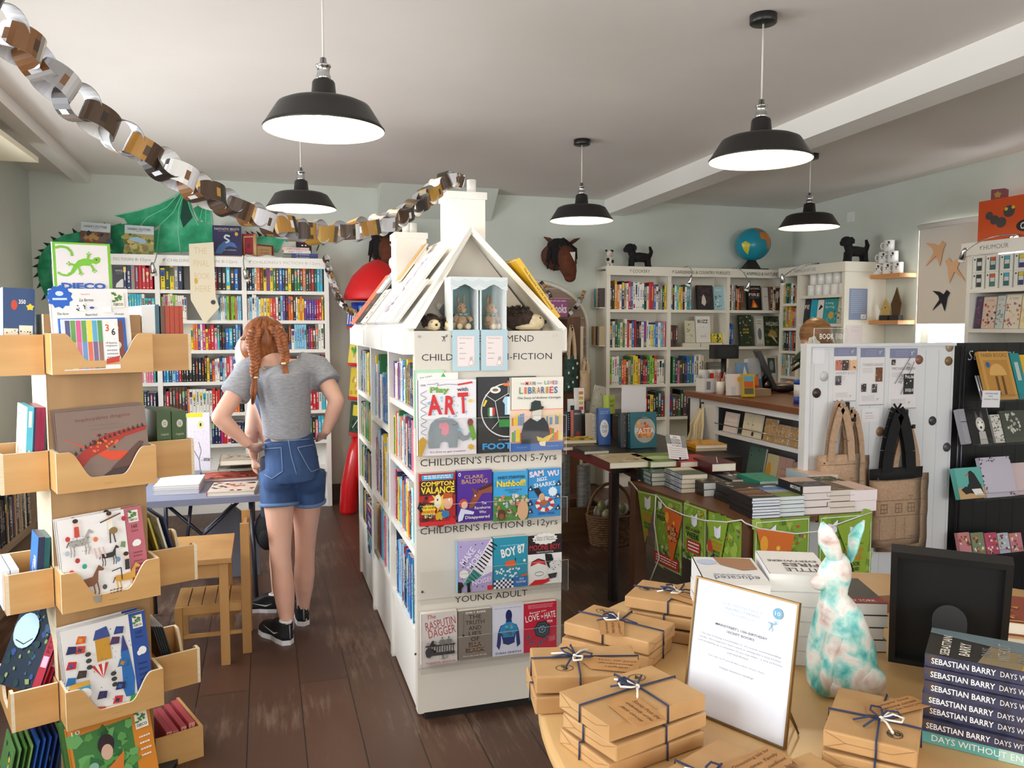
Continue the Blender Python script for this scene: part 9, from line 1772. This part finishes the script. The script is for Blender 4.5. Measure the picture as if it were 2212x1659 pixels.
# --- the woman behind the counter
WP=V((3.42,4.36,0));o=thing('person','brown-haired woman behind the counter bending her head down, only her hair showing over the partition','person',T(WP));L3_=lambda x,y,Y:PY(x,y,Y) -WP
hw3=L3_(1758,728,4.3);mb=MB();mb.ball(hw3,(.085,.08,.1),skin);fr3=face(mb,hw3,(-.8,-.25,-.6));ck=hw3+V((.17,.03,-.14));mb.tube([hw3+V((.03,0,-.03)),ck],[.055,.06],skin,12);hp=V((.12,.05,.86));mb.tube([ck,(ck+hp) /2,hp],[.1,.13,.14],skin,14)
for s in (-1,1):
    limb(mb,hp+V((0,s*.08,0)),V((.1,.05+s*.09,.07)),[.085,.07,.05,.05,.035]);sh_=ck+V((.02,s*.17,-.02));el=sh_+V((-.1,s*.04,-.26));wr=V((-.3,.0+s*.1,1.06));limb(mb,sh_,el,[.05,.045,.04]);limb(mb,el,wr,[.04,.034,.025]);hand(mb,wr,(-.9,0,-.15),(0,0,1),.3)
    mb.tube([V((.13,.05+s*.09,.03)),V((-.06,.05+s*.1,.025))],[.036,.032],skin,10)
skinned('body',mb,o,.009,skin,5);eyes(o,hw3,*fr3)
bh=mottled('light_brown_hair',[(.3,'#7a5230'),(.6,'#a37446'),(.8,'#b98c5a')],(1,1,5),12,4,r=.45,bump=.2);mb=MB();mb.ball(hw3+V((.015,.0,.02)),(.105,.098,.105),bh);mb.ball(hw3+V((.075,0,-.035)),(.065,.07,.07),bh);skinned('hair',mb,o,.007,bh,4)
mb=MB();mb.tube([ck+V((.0,0,.0)),(ck+hp) /2,hp],[.135,.155,.16],M('#3a4a5a'),18);[mb.tube([ck+V((.02,s*.1,-.02)),ck+V((-.03,s*.19,-.17))],[.075,.062],M('#3a4a5a'),12) for s in (-1,1)];skinned('blouse',mb,o,.01,M('#3f5468',.9),5)
mb=MB();[mb.tube([hp+V((0,s*.08,.05)),V((.11,.05+s*.09,.45)),V((.1,.05+s*.09,.1))],[.11,.085,.065],M('#22242c'),14) for s in (-1,1)];skinned('trousers',mb,o,.01,M('#22242c',.9),4)
# ------------------------------------------------------------------ grey folding table, little wooden table and chair
FT,FX0,FX1,FY0,FY1=.565,-.62,-.035,4.2,4.95;P=V((-.33,4.6,0));t=thing('folding_table','grey folding table covered with picture books, left of the girl','table',T(P));f=lambda:MB(T(-P));gt=M('#8288a0',.45)
f().box(FX0,FY0,FT-.032,FX1,FY1,FT,gt).obj('table_top',t);lg=M('#4c505c',.3,.6)
for x in (FX0+.06,FX1-.05):f().tube([(x,FY0+.04,FT-.033),(x+.02,FY0-.02,.01)],.011,lg,8).obj('leg',t);f().tube([(x,FY1-.06,FT-.033),(x,FY1-.06,.01)],.011,lg,8).obj('leg',t)
for a_,b_ in (((FX0+.1,FT-.04),(-.2,.2)),((-.12,FT-.04),(FX0+.15,.2)),((-.38,FT-.04),(-.42,.2))):f().tube([(a_[0],FY0+.2,a_[1]),(b_[0],FY0+.2,b_[1])],.009,lg,8).obj('brace',t)
def ft(px_,py_,w_,d,h,cov,lb,fn=None,rz=0,z=0,sc_=None):p=PZ(px_,py_,FT+z+h);book('picture_book',w_,d,h,cov,T(p.x,p.y,FT+.0006+z) @ RZ(rz),lb,'book','picture books on the folding table',fn,hard=True,spine_col=sc_)
for k in range(4):ft(330,1066-k*5,.22,.28,.011,('#d8dce8','#b8c4dc','#e4e4ec','#eceef2')[k],f'white large picture book at left of the folding table, {ORD[k]} from the bottom',(lambda a:a.line([(.4,.3),(.6,.42),(.9,.38)],.004,M('#8a8a94'))) if k==3 else None,-2,k*.0115)
ft(446,1064,.23,.26,.022,'#d8c8b8','red-spined picture book with scribbled red and black cover on the folding table',bl(('#a83428','#2a2626','#e4dccc','#c85a4a'),3,30),-4,0,'#b81c2c');ft(440,1036,.28,.22,.016,'#b04a34','red patterned picture book lying behind the red-spined one',bl(('#8a2a20','#6a6a64','#d8705a'),4,24),2);ft(470,1014,.2,.2,.012,'#8a8478','grey-brown book lying farther back on the folding table',bl(('#5a5650','#c8a060'),4,18),0);ft(345,1036,.2,.24,.012,'#6a707a','slate book lying at the back left of the folding table',None,0)
for k in range(4):ft(474,995-k*0,.2,.2,.03,('#4a5a68','#7a7468','#6a7078','#a89a86')[k],f'thick grey book in the tall pile on the folding table, {ORD[k]} from the bottom',bl(('#8a8a80','#4a4a48'),5),0,.0135+k*.0305)
p=PZ(407,1018,FT);book('picture_book',.125,PY(407,893,p.y).z-FT-.001,.03,'#e6e0ec',T(p.x,p.y,FT+.0006) @ RX(86),'white doodle picture book with a tree and birds standing on the folding table','book',None,lambda a:(a.rect(0,.93,.7,1,M('#e8d82a')),a.ell(.6,.8,.13,.07,M('#d8dc8a')),a.ell(.6,.8,.04,.03,K_),a.line([(.55,.0),(.5,.2),(.3,.35)],.003,M('#4a4a58')),a.line([(.5,.2),(.6,.35),(.5,.5)],.0025,M('#4a4a58')),a.blobs(.05,.2,.95,.7,90,[M('#6a6a80'),M('#b8707a'),M('#8a8aa0')],.008,.016,3),a.text('doy',.84,.2,.14,.2,M('#2a2a34'),.02,90)),hard=True)
t=thing('backpack','black backpack hanging at the end of the folding table','bag',T(PY(565,1187,4.25).x+.03,4.25,PY(565,1187,4.25).z));mb=MB();mb.ball((0,0,.1),(.062,.07,.105),M('#131316',.8));mb.ball((0,-.05,.07),(.045,.03,.06),M('#18181c',.8));mb.obj('bag_body',t);MB().tube([(-.02,0,.19),(-.025,0,.25),(.02,0,.25),(.02,0,.19)],.006,M('#131316',.8),6).obj('strap',t)
lw_=mottled('pine_child_furniture',[(.3,'#a87c46'),(.7,'#bd9058')],(1,1,.25),7,r=.45);p=PZ(487,1433,0);zt=PY(487,1211,p.y).z;P=V((p.x-.15,p.y+.15,0));t=thing('child_table','small pine children\'s table behind the beech stand','table',T(P));f=lambda:MB(T(-P));x1,y0=p.x+.035,p.y-.03
f().box(x1-.4,y0,zt-.002,x1,y0+.42,zt+.018,lw_).obj('table_top',t);f().box(x1-.37,y0+.02,zt-.065,x1-.03,y0+.04,zt-.003,lw_).box(x1-.045,y0+.04,zt-.065,x1-.03,y0+.37,zt-.003,lw_).obj('apron',t)
for x,y in ((x1-.05,y0+.012),(x1-.39,y0+.012),(x1-.05,y0+.375),(x1-.39,y0+.375)):f().box(x,y,0,x+.036,y+.036,zt-.003,lw_).obj('leg',t)
p=PZ(533,1405,0);xb,yb=p.x,p.y-.03;P=V((xb-.1,yb+.12,0));zs=PY(533,1300,yb).z;zb=PY(533,1131,yb).z;t=thing('child_chair','small pine children\'s chair with slatted seat pushed under the little table','chair',T(P));f=lambda:MB(T(-P))
for y in (yb,yb+.26):f().box(xb-.015,y,0,xb+.022,y+.022,zb,lw_).obj('back_leg',t);f().box(xb-.285,y,0,xb-.255,y+.022,zs,lw_).obj('leg',t);f().box(xb-.255,y+.004,zs-.035,xb-.016,y+.018,zs,lw_).box(xb-.255,y+.004,.09,xb-.016,y+.016,.105,lw_).obj('side_rail',t)
for k in range(5):f().box(xb-.285+k*.055,yb+.0225,zs-.012,xb-.235+k*.055,yb+.259,zs+.002,lw_).obj('seat_slat',t)
for z in (zb-.05,zb-.13):f().box(xb-.005,yb+.0225,z-.025,xb+.01,yb+.2595,z+.02,lw_).obj('back_rail',t)
mb=MB();gh=M('#7a7c88',.7);mb.box(-.15,0,0,.15,.11,.26,gh);mb.add([(-.15,0,.26),(.15,0,.26),(.15,.11,.26),(-.15,.11,.26),(0,0,.4),(0,.11,.4)],[(0,1,4),(2,3,5),(1,2,5,4),(3,0,4,5)],gh);o=mb.obj('play_house',None,T(-.2,4.72,0));tag(o,'grey felt play house on the floor under the folding table','toy')
